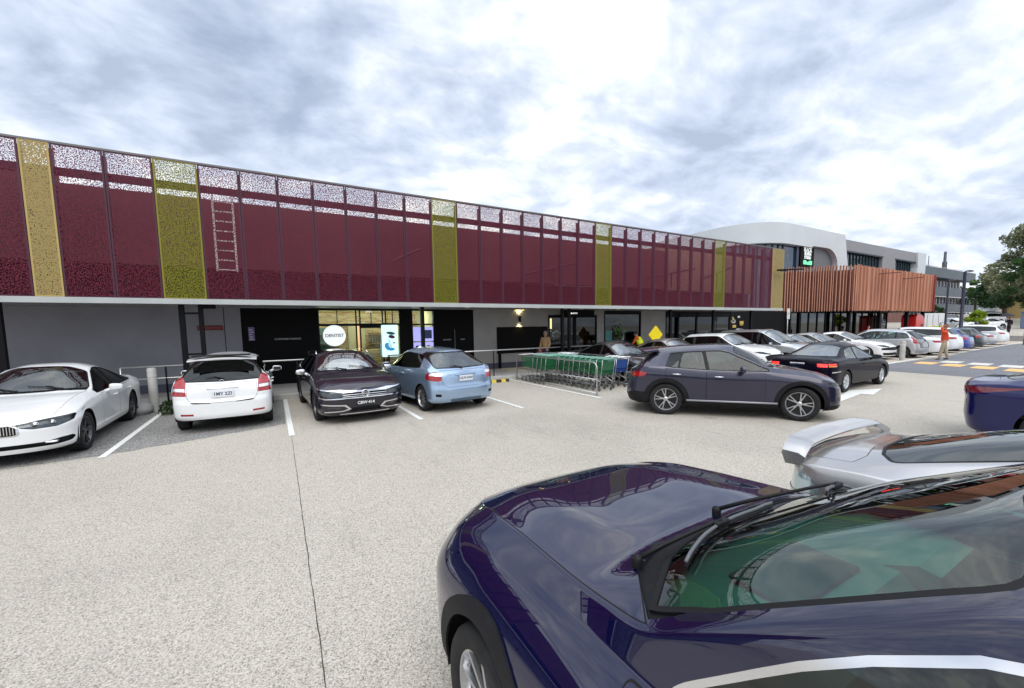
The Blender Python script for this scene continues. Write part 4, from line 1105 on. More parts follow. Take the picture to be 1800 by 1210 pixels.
# violet posters in second window
sg=thing('window_poster','violet lit posters with small photographs in the narrow window','poster',(5.25,YW+.0,1.45))
b=NB(); bx(b,-.42,.42,.0,.01,.05,.62); bx(b,-.42,.42,.0,.01,-.75,-.0); obj('panel',b,pm('lit_violet',(.5,.5,.9),.4,emit=(.42,.42,1),es=.55),sg)
b=NB()
for k,(x,z) in enumerate(((-.27,-.2),(-.27,-.45),(.2,-.2),(.2,-.45))): bx(b,x-.06,x+.06,-.004,-.001,z-.07,z+.07)
bx(b,-.0,.36,-.004,-.001,.15,.5); obj('picture',b,pm('print_dark_blue',(.03,.06,.2),.4),sg)

# entrance door unit with sign box
ent=thing('entrance','dark glazed double entrance with narrow gold lit sidelight and black sign box above','entrance',(13,YW,.14))
def ep(name,b,m):
    o=obj(name,b,m,ent); o.location=(-13,-YW,-.14); return o
DKG=glass_mat('dark_shop_glass',(.035,.04,.045),1.55)
b=NB()
for x in (11.48,12.28,13.0,13.1,14.46): bx(b,x,x+.07,YW-.04,YW+.08,.14,2.5)
bx(b,11.48,14.53,YW-.045,YW+.085,2.44,2.56); bx(b,13.1,14.5,YW-.03,YW+.07,.14,.3); ep('door_frame',b,W_BD)
b=NB(); bx(b,11.55,12.28,YW,YW+.01,.14,2.44); bx(b,12.35,13.0,YW,YW+.01,.14,2.44); bx(b,13.17,14.46,YW,YW+.01,.3,2.44); ep('door_glass',b,DKG)
b=NB(); bx(b,11.4,14.6,18.4,18.5,.14,2.8); ep('inner_wall',b,W_BK)
b=NB(); bx(b,11.58,11.68,YW-.01,YW-.002,1.9,2.4); ep('lit_strip',b,pm('lit_gold',(.6,.5,.25),.4,emit=(1,.75,.3),es=.9))
b=NB(); 
rr=random.Random(3)
for k in range(14): x=rr.uniform(11.6,12.2); z=rr.uniform(1.5,1.85); bx(b,x-.03,x+.05,YW-.006,YW-.002,z-.03,z+.03)
ep('door_sticker',b,pm('sticker_grey',(.45,.5,.47),.5))
b=NB(); bxb(b,11.95,13.75,YW-.75,YW-.55,2.45,2.78,.01,1); bx(b,12.2,12.26,YW-.7,YW-.6,2.78,2.8); ep('sign_box',b,W_BK)
M=Matrix.Translation((12.4-13,-.76,2.62-.14))@Matrix.Rotation(PI/2,4,'X'); text_mesh('lettering','GYM ENTRY',.10,pm('lit_letters',(.8,.8,.8),.4,emit=(1,1,1),es=.6),ent,.002,M,bold=.002)
# glazed bay with green plant inside
shp=thing('shop_window','dark shop window with a teal display and a plant inside','shop window',(16.4,YW,.14))
def hp(name,b,m,smooth=False):
    o=obj(name,b,m,shp,smooth); o.location=(-16.4,-YW,-.14); return o
b=NB(); bx(b,15.06,15.12,YW-.02,YW+.08,.14,2.78); bx(b,17.72,17.78,YW-.02,YW+.08,.14,2.78); bx(b,15.12,17.72,YW-.015,YW+.08,2.6,2.8); bx(b,15.12,17.72,YW-.015,YW+.08,.14,.5); hp('window_frame',b,W_BD)
b=NB(); bx(b,15.12,17.72,YW+.02,YW+.03,.5,2.6); hp('window_glass',b,DKG)
b=NB(); bx(b,15.16,15.62,YW-.003,YW+.015,.62,1.75); hp('display',b,pm('display_teal',(.08,.26,.27),.4))
b=NB(); rr=random.Random(8)
for k in range(70):
    p=Vector((16.0+rr.gauss(0,.16),YW-.08-rr.random()*.10,1.75+rr.gauss(0,.22))); u=Vector((rr.uniform(-1,1),rr.uniform(-1,1),rr.uniform(-1,1))).normalized()*.09; w=u.cross(Vector((rr.uniform(-1,1),rr.uniform(-1,1),1))).normalized()*.03
    b.faces.new([b.verts.new(q) for q in (p-u,p+w,p+u,p-w)])
hp('plant',b,pm('leaf_bright',(.10,.30,.04),.6))
# wall lamp with real light up and down
lp=thing('wall_lamp','black up and down wall lamp glowing yellow on the grey wall','lamp',(9.83,YW-.09,2.38))
b=NB(); lathe(b,[(.001,-.15),(.055,-.15),(.06,-.145),(.06,.145),(.055,.15),(.001,.15)],18); bx(b,-.02,.02,.03,.09,-.04,.04); obj('housing',b,W_BD,lp,True,angle=30)
b=NB(); lathe(b,[(.001,-.152),(.045,-.152)],16); lathe(b,[(.001,.152),(.045,.152)],16); obj('lens',b,pm('lamp_glow',(1,.9,.5),.4,emit=(1,.85,.45),es=6),lp)
for sgn in (1,-1):
    l=bpy.data.lights.new('wall_light','SPOT'); l.energy=26; l.color=(1,.80,.30); l.spot_size=R(110); l.spot_blend=.8; l.shadow_soft_size=.03
    o=bpy.data.objects.new('light',l); C.objects.link(o); o.parent=lp; o.location=(0,0,.17*sgn); o.rotation_euler=(0 if sgn<0 else PI,0,0)
# soffit downlights
for i,x in enumerate((-.5,2.0,4.0,6.6,9.9,12.3,14.6,16.9,19.2,22.5)):
    dl=thing('downlight','round white soffit downlight, '+('the leftmost one, over the black shopfront','above the round dental sign','above the teal poster','above the black double doors','beside the glowing wall lamp','above the dark entrance','between the entrance and the plant window','above the plant window','above the grey wall by the diamond sign','farthest right, over the goods displays')[i],'downlight',(x,15.0 if x>5 else 14.6,2.80),0,'downlights in the shop soffit')
    b=NB(); lathe(b,[(.09,-.004),(.10,-.012),(.085,-.012),(.07,-.002)],20); obj('trim_ring',b,pm('white_trim',(.75,.75,.73),.4),dl,True)
    b=NB(); lathe(b,[(.001,-.004),(.07,-.004)],20); obj('lens',b,pm('downlight_glow',(.9,.9,.85),.4,emit=(1,.97,.9),es=1.6),dl)
# canopy posts
def canopy_post(x,lb,pair=False,w=.12):
    p=thing('canopy_post',lb,'post',(x,13.95,.14),0,'black canopy posts')
    b=NB(); bxb(b,-w/2,w/2,-.06,.06,0,2.66,.006,1); obj('shaft',b,W_BD,p)
    b=NB(); bxb(b,-w*.8,w*.8,-.1,.1,0,.02,.004,1); obj('base_plate',b,W_BD,p)
    if pair:
        b=NB(); bxb(b,.36,.36+w*.85,-.06,.06,0,2.66,.006,1); obj('shaft',b,W_BD,p)
        for z in (.5,1.25,2.35): b=NB(); bx(b,w/2,.36,-.03,.03,z,z+.05); obj('crossbar',b,W_BD,p)
        b=NB(); bx(b,.36+w*.85,.75,-.05,.05,2.5,2.62); obj('bracket',b,W_BD,p)
canopy_post(-5.45,'black canopy post behind the white sedan at the left edge')
canopy_post(-2.15,'twin black canopy posts joined by rungs left of the red sign',True)
canopy_post(4.42,'black canopy post in front of the clinic pier')
canopy_post(10.42,'black canopy post at the entrance, the left one of two',w=.11); canopy_post(10.78,'black canopy post at the entrance, the right one of two',w=.11)
canopy_post(17.1,'black canopy post left of the yellow diamond sign',w=.14)
canopy_post(20.5,'black canopy post behind the silver people carrier',w=.12); canopy_post(24.0,'black canopy post behind the dark glass grey saloon',w=.12)
# handrail
STL=pm('handrail_steel',(.50,.50,.50),.3,.8)
hr=thing('handrail','grey steel handrail along the kerb in front of the shops','handrail',(0,14.02,.145))
b=NB(); tube(b,[(-3.5,0,.98),(-1.0,0,.98),(0.5,0,.98),(2.4,0,.98)],.025,8); tube(b,[(3.2,0,.98),(12.2,0,1.0)],.025,8); obj('top_rail',b,STL,hr,True)
b=NB(); tube(b,[(-3.5,0,.66),(-2.3,0,.66),(-2.15,0,.6),(-2.15,0,.0)],.022,8); obj('mid_rail',b,STL,hr,True)
b=NB(); tube(b,[(-14,0,.98),(-5.2,0,.98)],.025,8); obj('top_rail',b,W_BD,hr,True)
for x in (-3.5,-2.6,-1.0,.5,2.4,3.25,5.2,7.2,9.2,11.2): b=NB(); tube(b,[(x,0,0),(x,0,.98)],.022,8); obj('rail_post',b,W_BD if x>-3 else STL,hr,True)
for x in (-13,-11,-9,-7,-5.3): b=NB(); tube(b,[(x,0,0),(x,0,.98)],.022,8); obj('rail_post',b,W_BD,hr,True)
# wheel stops
def wheel_stop(x,lb,y=13.25):
    w=thing('wheel_stop',lb,'wheel stop',(x,y,0),0,'wheel stops at the kerb')
    b=NB(); prism(b,[(-.07,0),(.07,0),(.05,.10),(-.05,.10)],'x',-.8,.8); obj('block',b,pm('rubber_block',(.03,.03,.03),.8),w)
    b=NB()
    for k in range(4): x0=-.72+.4*k; prism(b,[(-.073,.002),(.073,.002),(.053,.103),(-.053,.103)],'x',x0,x0+.18)
    obj('yellow_band',b,YLW,w)
wheel_stop(6.6,'black and yellow wheel stop at the kerb right of the blue hatchback')
wheel_stop(4.2,'black and yellow wheel stop in front of the blue hatchback'); wheel_stop(-1.2,'black and yellow wheel stop in front of the white hatchback')
# bollards
BOL=varied(pm('bollard_pale',(.42,.41,.38),.6),3,.18)
def bollard(x,y,h,r_,lb,grp='pale bollards',mat=None):
    o=thing('bollard',lb,'bollard',(x,y,0),0,grp); b=NB(); lathe(b,[(r_,0),(r_,h-.03),(r_*.85,h),(.001,h+.01)],20); obj('post',b,mat or BOL,o,True,angle=40)
    b=NB(); lathe(b,[(r_*1.02,h-.22),(r_*1.02,h-.14)],20); obj('band',b,pm('band_grey',(.55,.55,.52),.4),o,True)
bollard(-2.80,14.12-.55,1.12,.095,'pale round bollard at the kerb left of the white hatchback')
bollard(27.6,8.25,1.0,.11,'pale bollard beside the silver people carrier')
bollard(42.2,8.9,1.0,.11,'pale bollard beside the dark green estate')
for k in range(11):
    t=k/10; bollard(36.6+1.75*k,14.9+.12*k,1.0,.07,'thin pale bollard in the row before the copper canopy','thin bollards before the copper canopy')
# ------------------------------------------------------------------ shopfronts beyond the grey wall
rr=random.Random(21)
row=thing('shopfront_row','dark glazed shopfronts with window displays under the far half of the screen','shopfront',(32,16.5,.14))
def rp(name,b,m):
    o=obj(name,b,m,row); o.location=(-32,-16.5,-.14); return o
b=NB(); bx(b,19.8,26.5,16.9,17.1,.14,2.8); bx(b,26.5,38.5,19.3,19.5,.14,3.0); rp('back_wall',b,W_BK)
b=NB()
for x in (19.8,20.9,22.6,24.3,26.0): bx(b,x,x+.12,16.5,16.6,.14,2.8)
bx(b,19.8,26.4,16.5,16.6,2.45,2.8); rp('window_frame',b,W_BD)
b=NB(); bx(b,19.9,26.2,16.55,16.56,.14,2.45); rp('window_glass',b,DKG)
b=NB()
cols=[pm('goods_pale',(.5,.5,.5),.6),pm('goods_gold',(.5,.35,.08),.6),pm('goods_red',(.35,.05,.05),.6),pm('goods_blue',(.06,.10,.25),.6),pm('goods_green',(.1,.25,.15),.6)]
for (x0,x1,z0,z1,n,ms) in ((19.95,20.5,.7,2.0,16,(0,1)),(21.3,23.6,.7,1.9,46,(0,0,3)),(24.8,25.9,1.0,2.2,22,(2,0,3))):
    for k in range(n):
        x=rr.uniform(x0,x1); z=rr.uniform(z0,z1); bx(b,x,x+rr.uniform(.04,.16),16.86,16.895,z,z+rr.uniform(.03,.12),rr.choice(ms))
rp('goods',b,cols)
b=NB(); bx(b,25.35,25.47,16.7,16.75,2.0,2.12); rp('lamp',b,pm('shop_lamp',(1,1,.9),.5,emit=(1,.95,.8),es=4))

# ------------------------------------------------------------------ copper fin canopy building
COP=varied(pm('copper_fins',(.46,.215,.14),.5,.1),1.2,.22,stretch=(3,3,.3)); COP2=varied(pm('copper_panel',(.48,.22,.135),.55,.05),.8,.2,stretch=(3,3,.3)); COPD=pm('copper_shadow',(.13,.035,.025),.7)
cop=thing('fin_building','shop block wrapped in vertical copper coloured fins above dark glazing','building',(50,16,0))
def cp_(name,b,m):
    o=obj(name,b,m,cop); o.location=(-50,-16,0); return o
A=Vector((36.2,22.9,0)); B_=Vector((43.5,16.2,0)); D_=Vector((61.6,16.1,0)); ZB,ZT=2.98,6.85
def quadwall(b,p,q,z0,z1,off,mi=0,th=.1):
    d=(q-p).normalized(); n=Vector((d.y,-d.x,0)); a=p-n*off; c=q-n*off
    vs=[Vector((a.x,a.y,z0)),Vector((c.x,c.y,z0)),Vector((c.x,c.y,z1)),Vector((a.x,a.y,z1))]; e=[v-n*th for v in vs]
    A_=[b.verts.new(v) for v in vs]; E2=[b.verts.new(v) for v in e]
    for q_ in ((0,1,2,3),): b.faces.new([A_[i] for i in q_]).material_index=mi
    b.faces.new(E2[::-1]).material_index=mi
    for i in range(4): b.faces.new((A_[i],E2[i],E2[(i+1)%4],A_[(i+1)%4])).material_index=mi
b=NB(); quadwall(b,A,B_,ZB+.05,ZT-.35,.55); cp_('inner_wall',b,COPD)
b=NB(); quadwall(b,B_,D_,ZB+.05,ZT-.3,.35); cp_('inner_wall',b,COP2)
def fins(p,q,sp,w0,dpt,seed,proud=.0,skip=0,name='fin'):
    d=(q-p); L_=d.length; d.normalize(); n=Vector((d.y,-d.x,0)); r_=random.Random(seed); s=0.0
    b=NB(); k=0
    while s<L_:
        w=w0*r_.uniform(.7,1.3); zt=ZT+r_.uniform(-.06,.06); o=r_.uniform(-.03,.03)
        a=p+d*s
        M=Matrix(((d.x,-n.x,0,a.x),(d.y,-n.y,0,a.y),(0,0,1,0),(0,0,0,1)))
        bx(b,0,w,o,o+dpt,ZB-.03,zt,0,M); s+=sp*r_.uniform(.75,1.3); k+=1
    return b
cp_('fin_screen',fins(A,B_,.22,.06,.18,1),COP)
b=fins(B_,D_,.75,.05,.12,2); cp_('fin_screen',b,COP)
b=NB(); r_=random.Random(4); s=B_.x
while s<D_.x-.5:
    w=r_.choice((.5,.8,1.0,1.4)); x1=min(s+w,D_.x); y=16.2-(s-B_.x)/(D_.x-B_.x)*.1+.12+r_.uniform(0,.05); bx(b,s,x1-.04,y,y+.06,ZB,ZT-.02); s+=w
cp_('copper_panel',b,COP2)
b=NB(); bx(b,D_.x,D_.x+.1,16.1,26,ZB,ZT); cp_('end_wall',b,pm('end_red',(.30,.06,.05),.6))
b=NB(); prism(b,[(36.2,22.9),(43.5,16.35),(61.6,16.25),(61.6,30),(36.2,30)],'z',ZB-.02,ZB+.05); cp_('soffit',b,W_BD)
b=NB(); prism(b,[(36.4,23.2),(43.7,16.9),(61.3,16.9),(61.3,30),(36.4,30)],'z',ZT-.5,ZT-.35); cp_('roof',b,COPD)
for x,z in ((40.8,6.1),(47.3,6.25),(52.8,6.05)):
    b=NB(); tube(b,[(x,16.1 if x>43.5 else 19,z),(x+1.9,15.2 if x>43.5 else 18.2,z+.15)],.05,6); cp_('lamp_bracket',b,COPD)
# glazing under canopy
b=NB(); bx(b,38.5,58.6,19.9,20.1,.14,3.0); cp_('back_wall',b,W_BK)
b=NB()
for k in range(14): x=38.6+k*1.54; bx(b,x,x+.12,19.0,19.1,.14,2.98)
cp_('window_frame',b,W_BD)
b=NB(); bx(b,38.6,58.5,19.06,19.07,.14,2.95); cp_('window_glass',b,DKG)
b=NB(); r_=random.Random(5)
for (x0,x1,n,ms) in ((28.6,31.8,40,(1,1,0)),(39.6,42.6,34,(0,0,2)),(44.2,45.4,14,(0,3)),(47.5,49.8,24,(3,0,4)),(52.0,53.6,18,(4,0)),(56.0,57.2,14,(3,0))):
    for k in range(n):
        y=19.22 if x0<38 else 19.6
        x=r_.uniform(x0,x1); z=r_.uniform(.8,2.5); bx(b,x,x+r_.uniform(.1,.5),y,y+.04,z,z+r_.uniform(.05,.25),r_.choice(ms))
cp_('goods',b,cols)
for x,y in ((44.2,16.9),(50.2,16.8),(56.6,16.7),(61.0,16.7)):
    b=NB(); bx(b,x,x+.28,y,y+.28,.14,ZB); cp_('column',b,W_BD)

# ------------------------------------------------------------------ white and grey office block
OWH=varied(pm('office_white',(.55,.58,.60),.5),.3,.06); OGR=varied(pm('office_grey',(.25,.25,.265),.6),.3,.08)
def rib_mat():
    m=pm('ribbed_metal',(.17,.175,.19),.5,.3); nt=m.node_tree; L=nt.links.new; b=nt.nodes['Principled BSDF']
    tc=nd(nt,'ShaderNodeTexCoord'); w=nd(nt,'ShaderNodeTexWave',ins={'Scale':1.2}); w.bands_direction='X'; L(tc.outputs['Object'],w.inputs['Vector'])
    bp=nd(nt,'ShaderNodeBump',ins={'Strength':.6,'Distance':.05}); L(w.outputs['Fac'],bp.inputs['Height']); L(bp.outputs[0],b.inputs['Normal']); return m
RIB=rib_mat(); OGL=glass_mat('office_glass',(.05,.08,.12),1.9,base=.5,basecol=(.03,.06,.13)); OGT=glass_mat('office_glass_teal',(.05,.10,.11),1.8,base=.5,basecol=(.02,.07,.08))
off=thing('office_block','white and grey office block with rounded frame and blue glazing behind the copper fins','building',(50,20,0))
def op(name,b,m,smooth=False,angle=None):
    o=obj(name,b,m,off,smooth,angle=angle); o.location=(-50,-20,0); return o
ZO=10.75
# curved white parapet band: left face, rounded corner, right face
path=[(35.6,34),(35.6,25.0)]+[(39.8+4.2*math.cos(R(a)),24.4+4.4*math.sin(R(a)))for a in range(180,271,10)]+[(44,20.0)]
def band(b,path,z0f,z1,th=.5,mi=0):
    V=[]
    for i,p in enumerate(path):
        a=Vector(path[max(i-1,0)]); c=Vector(path[min(i+1,len(path)-1)]); d=(c-a).normalized(); n=Vector((d.y,-d.x)); q=Vector(p)-n*0; z0=z0f(i) if callable(z0f) else z0f
        V.append([b.verts.new((q.x,q.y,z0)),b.verts.new((q.x,q.y,z1)),b.verts.new((q.x+n.x*-th,q.y-n.y*th,z1)),b.verts.new((q.x-n.x*th,q.y-n.y*th,z0))])
    for a,c in zip(V,V[1:]):
        for k in range(4): b.faces.new((a[k],c[k],c[(k+1)%4],a[(k+1)%4]))
    bmesh.ops.recalc_face_normals(b,faces=b.faces[:])
b=NB(); band(b,path,8.98,ZO,.5); op('parapet',b,OWH,True,50)
# right part of frame with big rounded opening
def frame_poly():
    P=[(44,ZO),(50.3,ZO-.02),(51.35,7.2),(51.35,5.5),(49.1,5.5),(49.0,7.6)]
    P+=[(49.0-2.2+2.2*math.cos(R(a)),7.55+1.6*math.sin(R(a))) for a in range(15,91,15)]
    P+=[(44,9.12)]; return P
b=NB(); prism(b,frame_poly(),'y',20.0,20.5); op('frame',b,OWH)
b=NB(); pth=[(36.1,34),(36.1,25.0)]+[(39.8+3.7*math.cos(R(a)),24.4+3.9*math.sin(R(a)))for a in range(180,271,10)]+[(42.0,20.5)]; band(b,pth,3.0,9.0,.2); op('window_glass',b,OGL,True,50)
b=NB()
for i,p in enumerate(pth):
    if i>0: bx(b,p[0]-.05,p[0]+.05,p[1]-.08,p[1]+.02,3.0,9.0)
for k in range(8): y=25+k*1.0; bx(b,36.0,36.1,y,y+.1,3,9)
bx(b,41.9,42.3,20.35,20.6,3,9.1); op('mullion',b,pm('mullion_dark',(.02,.03,.06),.4))
b=NB(); bx(b,42.3,49.2,20.45,20.6,3.0,9.2); op('ribbed_wall',b,RIB)
b=NB(); bx(b,42.45,44.9,20.28,20.44,7.25,9.05); op('sign_board',b,W_BK)
SW=pm('sign_letters_white',(.8,.85,.83),.4,emit=(.9,1,.97),es=.3); SG=pm('sign_green',(.15,.75,.35),.4,emit=(.2,1,.5),es=.35)
for s_,z,sz in (('BLACK',8.78,.50),('BURN',8.40,.50),('STUDIO',8.05,.36)):
    text_mesh('lettering',s_,sz,SW,off,.01,Matrix.Translation((43.7-50,.26,z))@Matrix.Rotation(PI/2,4,'X'),bold=.012,sx=.92)
b=NB(); prism(b,[(42.95,7.80),(43.35,7.80),(43.7,7.62),(44.05,7.80),(44.5,7.80),(44.5,7.42),(42.95,7.42)],'y',20.24,20.27); op('sign_logo',b,SG)
# grey block with raked windows
def holed(b,outer,holes,y0,y1):
    pass
b=NB(); prism(b,[(50.55,10.42),(70.6,10.45),(70.6,9.35),(50.75,9.35)],'y',20.3,20.8); prism(b,[(60.3,9.35),(63.9,9.35),(64.1,7.9),(60.3,7.9)],'y',20.3,20.8)
prism(b,[(51.2,7.75),(60.3,7.9),(70.6,7.95),(70.6,4),(51.2,4)],'y',20.3,20.8); op('wall',b,OGR)
b=NB(); prism(b,[(51.0,9.35),(60.3,9.35),(60.3,7.9),(51.4,7.75)],'y',20.65,20.75); prism(b,[(63.9,9.35),(70.0,9.35),(69.4,7.95),(64.1,7.9)],'y',20.65,20.75); op('window_glass',b,OGT)
b=NB(); 
for k in range(12): x=51.6+k*.76; prism(b,[(x,9.3),(x+.12,9.3),(x+.22,7.85),(x+.10,7.85)],'y',20.55,20.66)
for k in range(8): x=64.3+k*.72; prism(b,[(x,9.3),(x+.12,9.3),(x+.1,7.95),(x-.02,7.95)],'y',20.55,20.66)
bx(b,50.9,60.4,20.25,20.5,9.2,9.35); bx(b,63.8,70.2,20.25,20.5,9.2,9.35); op('window_frame',b,pm('frame_blue_black',(.012,.02,.035),.4))
b=NB(); prism(b,[(70.0,10.5),(72.8,10.5),(72.8,4),(69.3,4),(70.2,8.6)],'y',20.1,20.9); op('end_frame',b,OWH)
b=NB(); bx(b,44,72.7,21.2,36,4,9.9); bx(b,38,44,27,36,4,9.9); op('block',b,OGR)

# ------------------------------------------------------------------ dark balcony block
bal=thing('balcony_block','dark slate three storey block with long balcony bands and red brick side','building',(96,25,0))
def bp_(name,b,m):
    o=obj(name,b,m,bal); o.location=(-96,-25,0); return o
SLT=varied(pm('slate_band',(.085,.105,.125),.6),.4,.12); BRK=pm('red_brick',(.30,.055,.03),.8)
nt=BRK.node_tree; tc=nd(nt,'ShaderNodeTexCoord'); br=nd(nt,'ShaderNodeTexBrick',ins={'Scale':3.0,'Color1':(.30,.055,.03,1),'Color2':(.22,.04,.03,1),'Mortar':(.25,.2,.18,1),'Mortar Size':.01}); nt.links.new(tc.outputs['Object'],br.inputs['Vector']); nt.links.new(br.outputs[0],nt.nodes['Principled BSDF'].inputs['Base Color'])
b=NB(); bx(b,88,114,26.5,38,1,10.2); bp_('wall',b,BRK)
for z0,z1,x1 in ((9.15,10.7,113.5),(6.15,7.6,117),(3.5,4.8,117)):
    b=NB(); bx(b,88,x1+2,24.8,25.0,z0,z1); bx(b,88,x1+2,25.0,26.5,z0,z0+.2); bp_('balcony',b,SLT)
b=NB(); bx(b,88,117,24.78,24.79,5.95,6.1); bx(b,88,117,24.78,24.79,3.35,3.45); bp_('balcony_edge',b,pm('edge_white',(.5,.5,.52),.6))
k=0
for z in (7.7,4.9,2.4):
    for i in range(15):
        x=89.3+i*1.65
        b=NB(); bx(b,x,x+.95,26.3,26.45,z,z+1.25); w=bp_('window',b,pm('blind_white',(.45,.46,.5),.6)); b=NB(); bx(b,x+.2,x+.6,26.24,26.28,z+.1,z+.9); g_=obj('pane',b,pm('window_dark',(.02,.025,.05),.15),w)
b=NB()
for x in (113.6,116.6): bx(b,x,x+.25,24.9,25.1,2,6.2); bx(b,x,x+.2,26,26.2,2,6.2)
bp_('pillar',b,SLT)
for x in (90,96,103,109): 
    b=NB(); tube(b,[(x,26,10.7),(x,26,11.3)],.05,5); bp_('roof_rail_post',b,STL)
b=NB(); tube(b,[(89,26,11.25),(113,26,11.25)],.05,5); bp_('roof_rail',b,STL)
ms=thing('rooftop_mast','thick dark mast rising from the balcony block roof','mast',(107,27,10.2))
b=NB(); lathe(b,[(.35,0),(.35,2.4),(.22,2.5),(.18,4.3),(.001,4.3)],10); obj('mast',b,pm('mast_dark',(.04,.05,.06),.5),ms,True)
b=NB(); tube(b,[(-8,0,0),(-8,0,3)],.05,5); obj('aerial',b,pm('mast_dark',(.04,.05,.06),.5),ms)

# ------------------------------------------------------------------ far odds and ends
wh=thing('site_hoarding','white hoarding wall beyond the end of the copper canopy','wall',(67,17.4,0))
b=NB(); bxb(b,-3.2,1.9,-.1,.1,0,2.85,.02,1,M=Matrix.Rotation(R(-8),4,'Z')); obj('panel',b,varied(pm('hoarding_white',(.62,.63,.65),.6),.8,.1),wh)
b=NB(); 
for k in range(4): bx(b,-3.0+1.2*k,-2.96+1.2*k,-.13,-.105,.1,2.7,M=Matrix.Rotation(R(-8),4,'Z'))
obj('panel_joint',b,pm('joint_grey',(.25,.25,.26),.5),wh)
rk=thing('red_kiosk','bright red rounded kiosk at the end of the copper canopy','kiosk',(59.8,17.2,0.14))
b=NB(); P=[(-1.25,0),(1.25,0)]+[(.1+1.15*math.cos(R(a)),1.45+1.1*math.sin(R(a))) for a in range(0,91,12)]+[(-.9,2.55),(-1.25,2.3)]; prism(b,P,'y',-.6,.6); bmesh.ops.bevel(b,geom=b.edges[:],offset=.05,segments=2,affect='EDGES'); obj('shell',b,pm('kiosk_red',(.62,.012,.012),.35,coat=.5),rk)
b=NB(); bx(b,.2,.75,-.63,-.61,.2,1.5); obj('door',b,pm('kiosk_dark',(.1,.02,.02),.5),rk)
b=NB(); tube(b,[(1.6,-.3,0),(1.6,-.3,1.2),(3.4,-.3,1.35),(3.4,-.3,0)],.05,6); tr_=tag(obj('barrier_frame',b,pm('frame_yellow',(.75,.65,.08),.5)),'yellow tubular frame beside the red kiosk','frame'); tr_.location=(60.2,16.8,.14)
b=NB(); bxb(b,-.7,.7,-.3,.3,0,1.25,.08,2); yb=thing('yellow_cart','yellow green plastic cart behind the orange shirted man','cart',(64.2,16.2,.14)); obj('tub',b,pm('cart_yellow',(.65,.72,.05),.5),yb,True,angle=40)
b=NB(); tube(b,[(-.8,-.2,.2),(-.8,-.2,1.6),(.8,-.2,1.6),(.8,-.2,.2)],.04,6); obj('handle',b,W_BD,yb)
b=NB(); P=[(-2.2,0),(2.2,0),(2.2,1.0),(1.3,1.15),(.9,1.7),(-1.7,1.75),(-2.2,1.2)]
# lamp posts
def street_lamp(x,y,h,lb,r_=.09):
    p=thing('street_lamp',lb,'street lamp',(x,y,gz(x,y)),0,'dark car park lamp posts')
    b=NB(); lathe(b,[(r_*1.6,0),(r_*1.6,.3),(r_*1.1,.35),(r_*.8,h)],12); obj('pole',b,pm('pole_navy',(.012,.014,.04),.5),p,True)
    b=NB(); tube(b,[(0,0,h),(.35,0,h+.08),(1.1,0,h+.12)],.05,6); obj('arm',b,pm('pole_navy',(.012,.014,.04),.5),p)
    b=NB(); bxb(b,.9,1.6,-.14,.14,h+.07,h+.18,.03,1); obj('lamp_head',b,pm('lamp_head_dark',(.03,.03,.04),.5),p)
street_lamp(48.75,11.07,5.9,'dark navy street lamp behind the blue hatchback, the nearer of two',.12)
street_lamp(58.27,14.32,5.9,'dark navy street lamp, the farther of two in front of the balcony block',.09)
# sign posts
def sign_post(x,y,z,h,lb,face,w=.3,hh=.45,col=(.6,.6,.58),txt=None):
    p=thing('sign_post',lb,'sign',(x,y,z),face); b=NB(); tube(b,[(0,0,0),(0,0,h)],.03,8); obj('pole',b,STL,p,True)
    b=NB(); bxb(b,-w/2,w/2,-.045,-.03,h-hh,h+.02,.01,1); pl=obj('plate',b,pm('plate_%.2f%.2f'%(col[0],col[1]),col,.5),p)
    if txt: text_mesh('lettering',txt,.2,pm('sign_green_text',(.03,.2,.08),.5),pl,.001,Matrix.Translation((0,-.047,h-hh/2))@Matrix.Rotation(PI/2,4,'X'))
sign_post(28.3,14.1,.14,2.75,'white parking sign on a thin pole behind the silver van',0,.34,.65,txt='2P')
# yellow diamond warning sign
ds=thing('warning_sign','yellow diamond warning sign above the grey saloon','sign',(15.9,13.85,.14),R(-6))
b=NB(); tube(b,[(0,0,0),(0,0,1.3)],.028,8); obj('pole',b,STL,ds,True)
b=NB(); prism(b,rounded([(0,.95),(.44,1.40),(0,1.85),(-.44,1.40)],.04,3),'y',-.045,-.03); obj('plate',b,pm('sign_yellow',(.85,.66,.0),.5,emit=(1,.8,0),es=0),ds)
# round yellow lollipop sign at the right edge and a grey cabinet
sg=thing('round_sign_post','lime ringed round sign on a post at the right edge','sign',(84,13.2,gz(84,13.2)))
b=NB(); tube(b,[(0,0,0),(0,0,2.2)],.06,6); obj('pole',b,STL,sg)
b=NB(); lathe(b,[(.001,-.05),(.62,-.05),(.62,.05),(.001,.05)],24,M=Matrix.Translation((0,0,2.5))@Matrix.Rotation(PI/2,4,'X')); obj('plate',b,pm('sign_lime',(.6,.75,.02),.5),sg)
b=NB(); lathe(b,[(.001,-.07),(.36,-.07),(.36,.0)],24,M=Matrix.Translation((0,-.0,2.5))@Matrix.Rotation(PI/2,4,'X')); obj('symbol',b,pm('sign_dark_green',(.1,.2,.05),.5),sg)
cb=thing('utility_cabinet','blue grey cabinet standing on the raised car park edge','cabinet',(74,11.6,gz(74,11.6)))
b=NB(); bxb(b,-.7,.7,-.4,.4,0,1.8,.05,2); bx(b,-.8,.8,-.5,.5,1.8,1.9); obj('box',b,pm('cabinet_blue',(.13,.17,.26),.5),cb); b=NB(); bx(b,-.02,.02,-.42,-.40,.2,1.6); obj('door_joint',b,W_BK,cb)
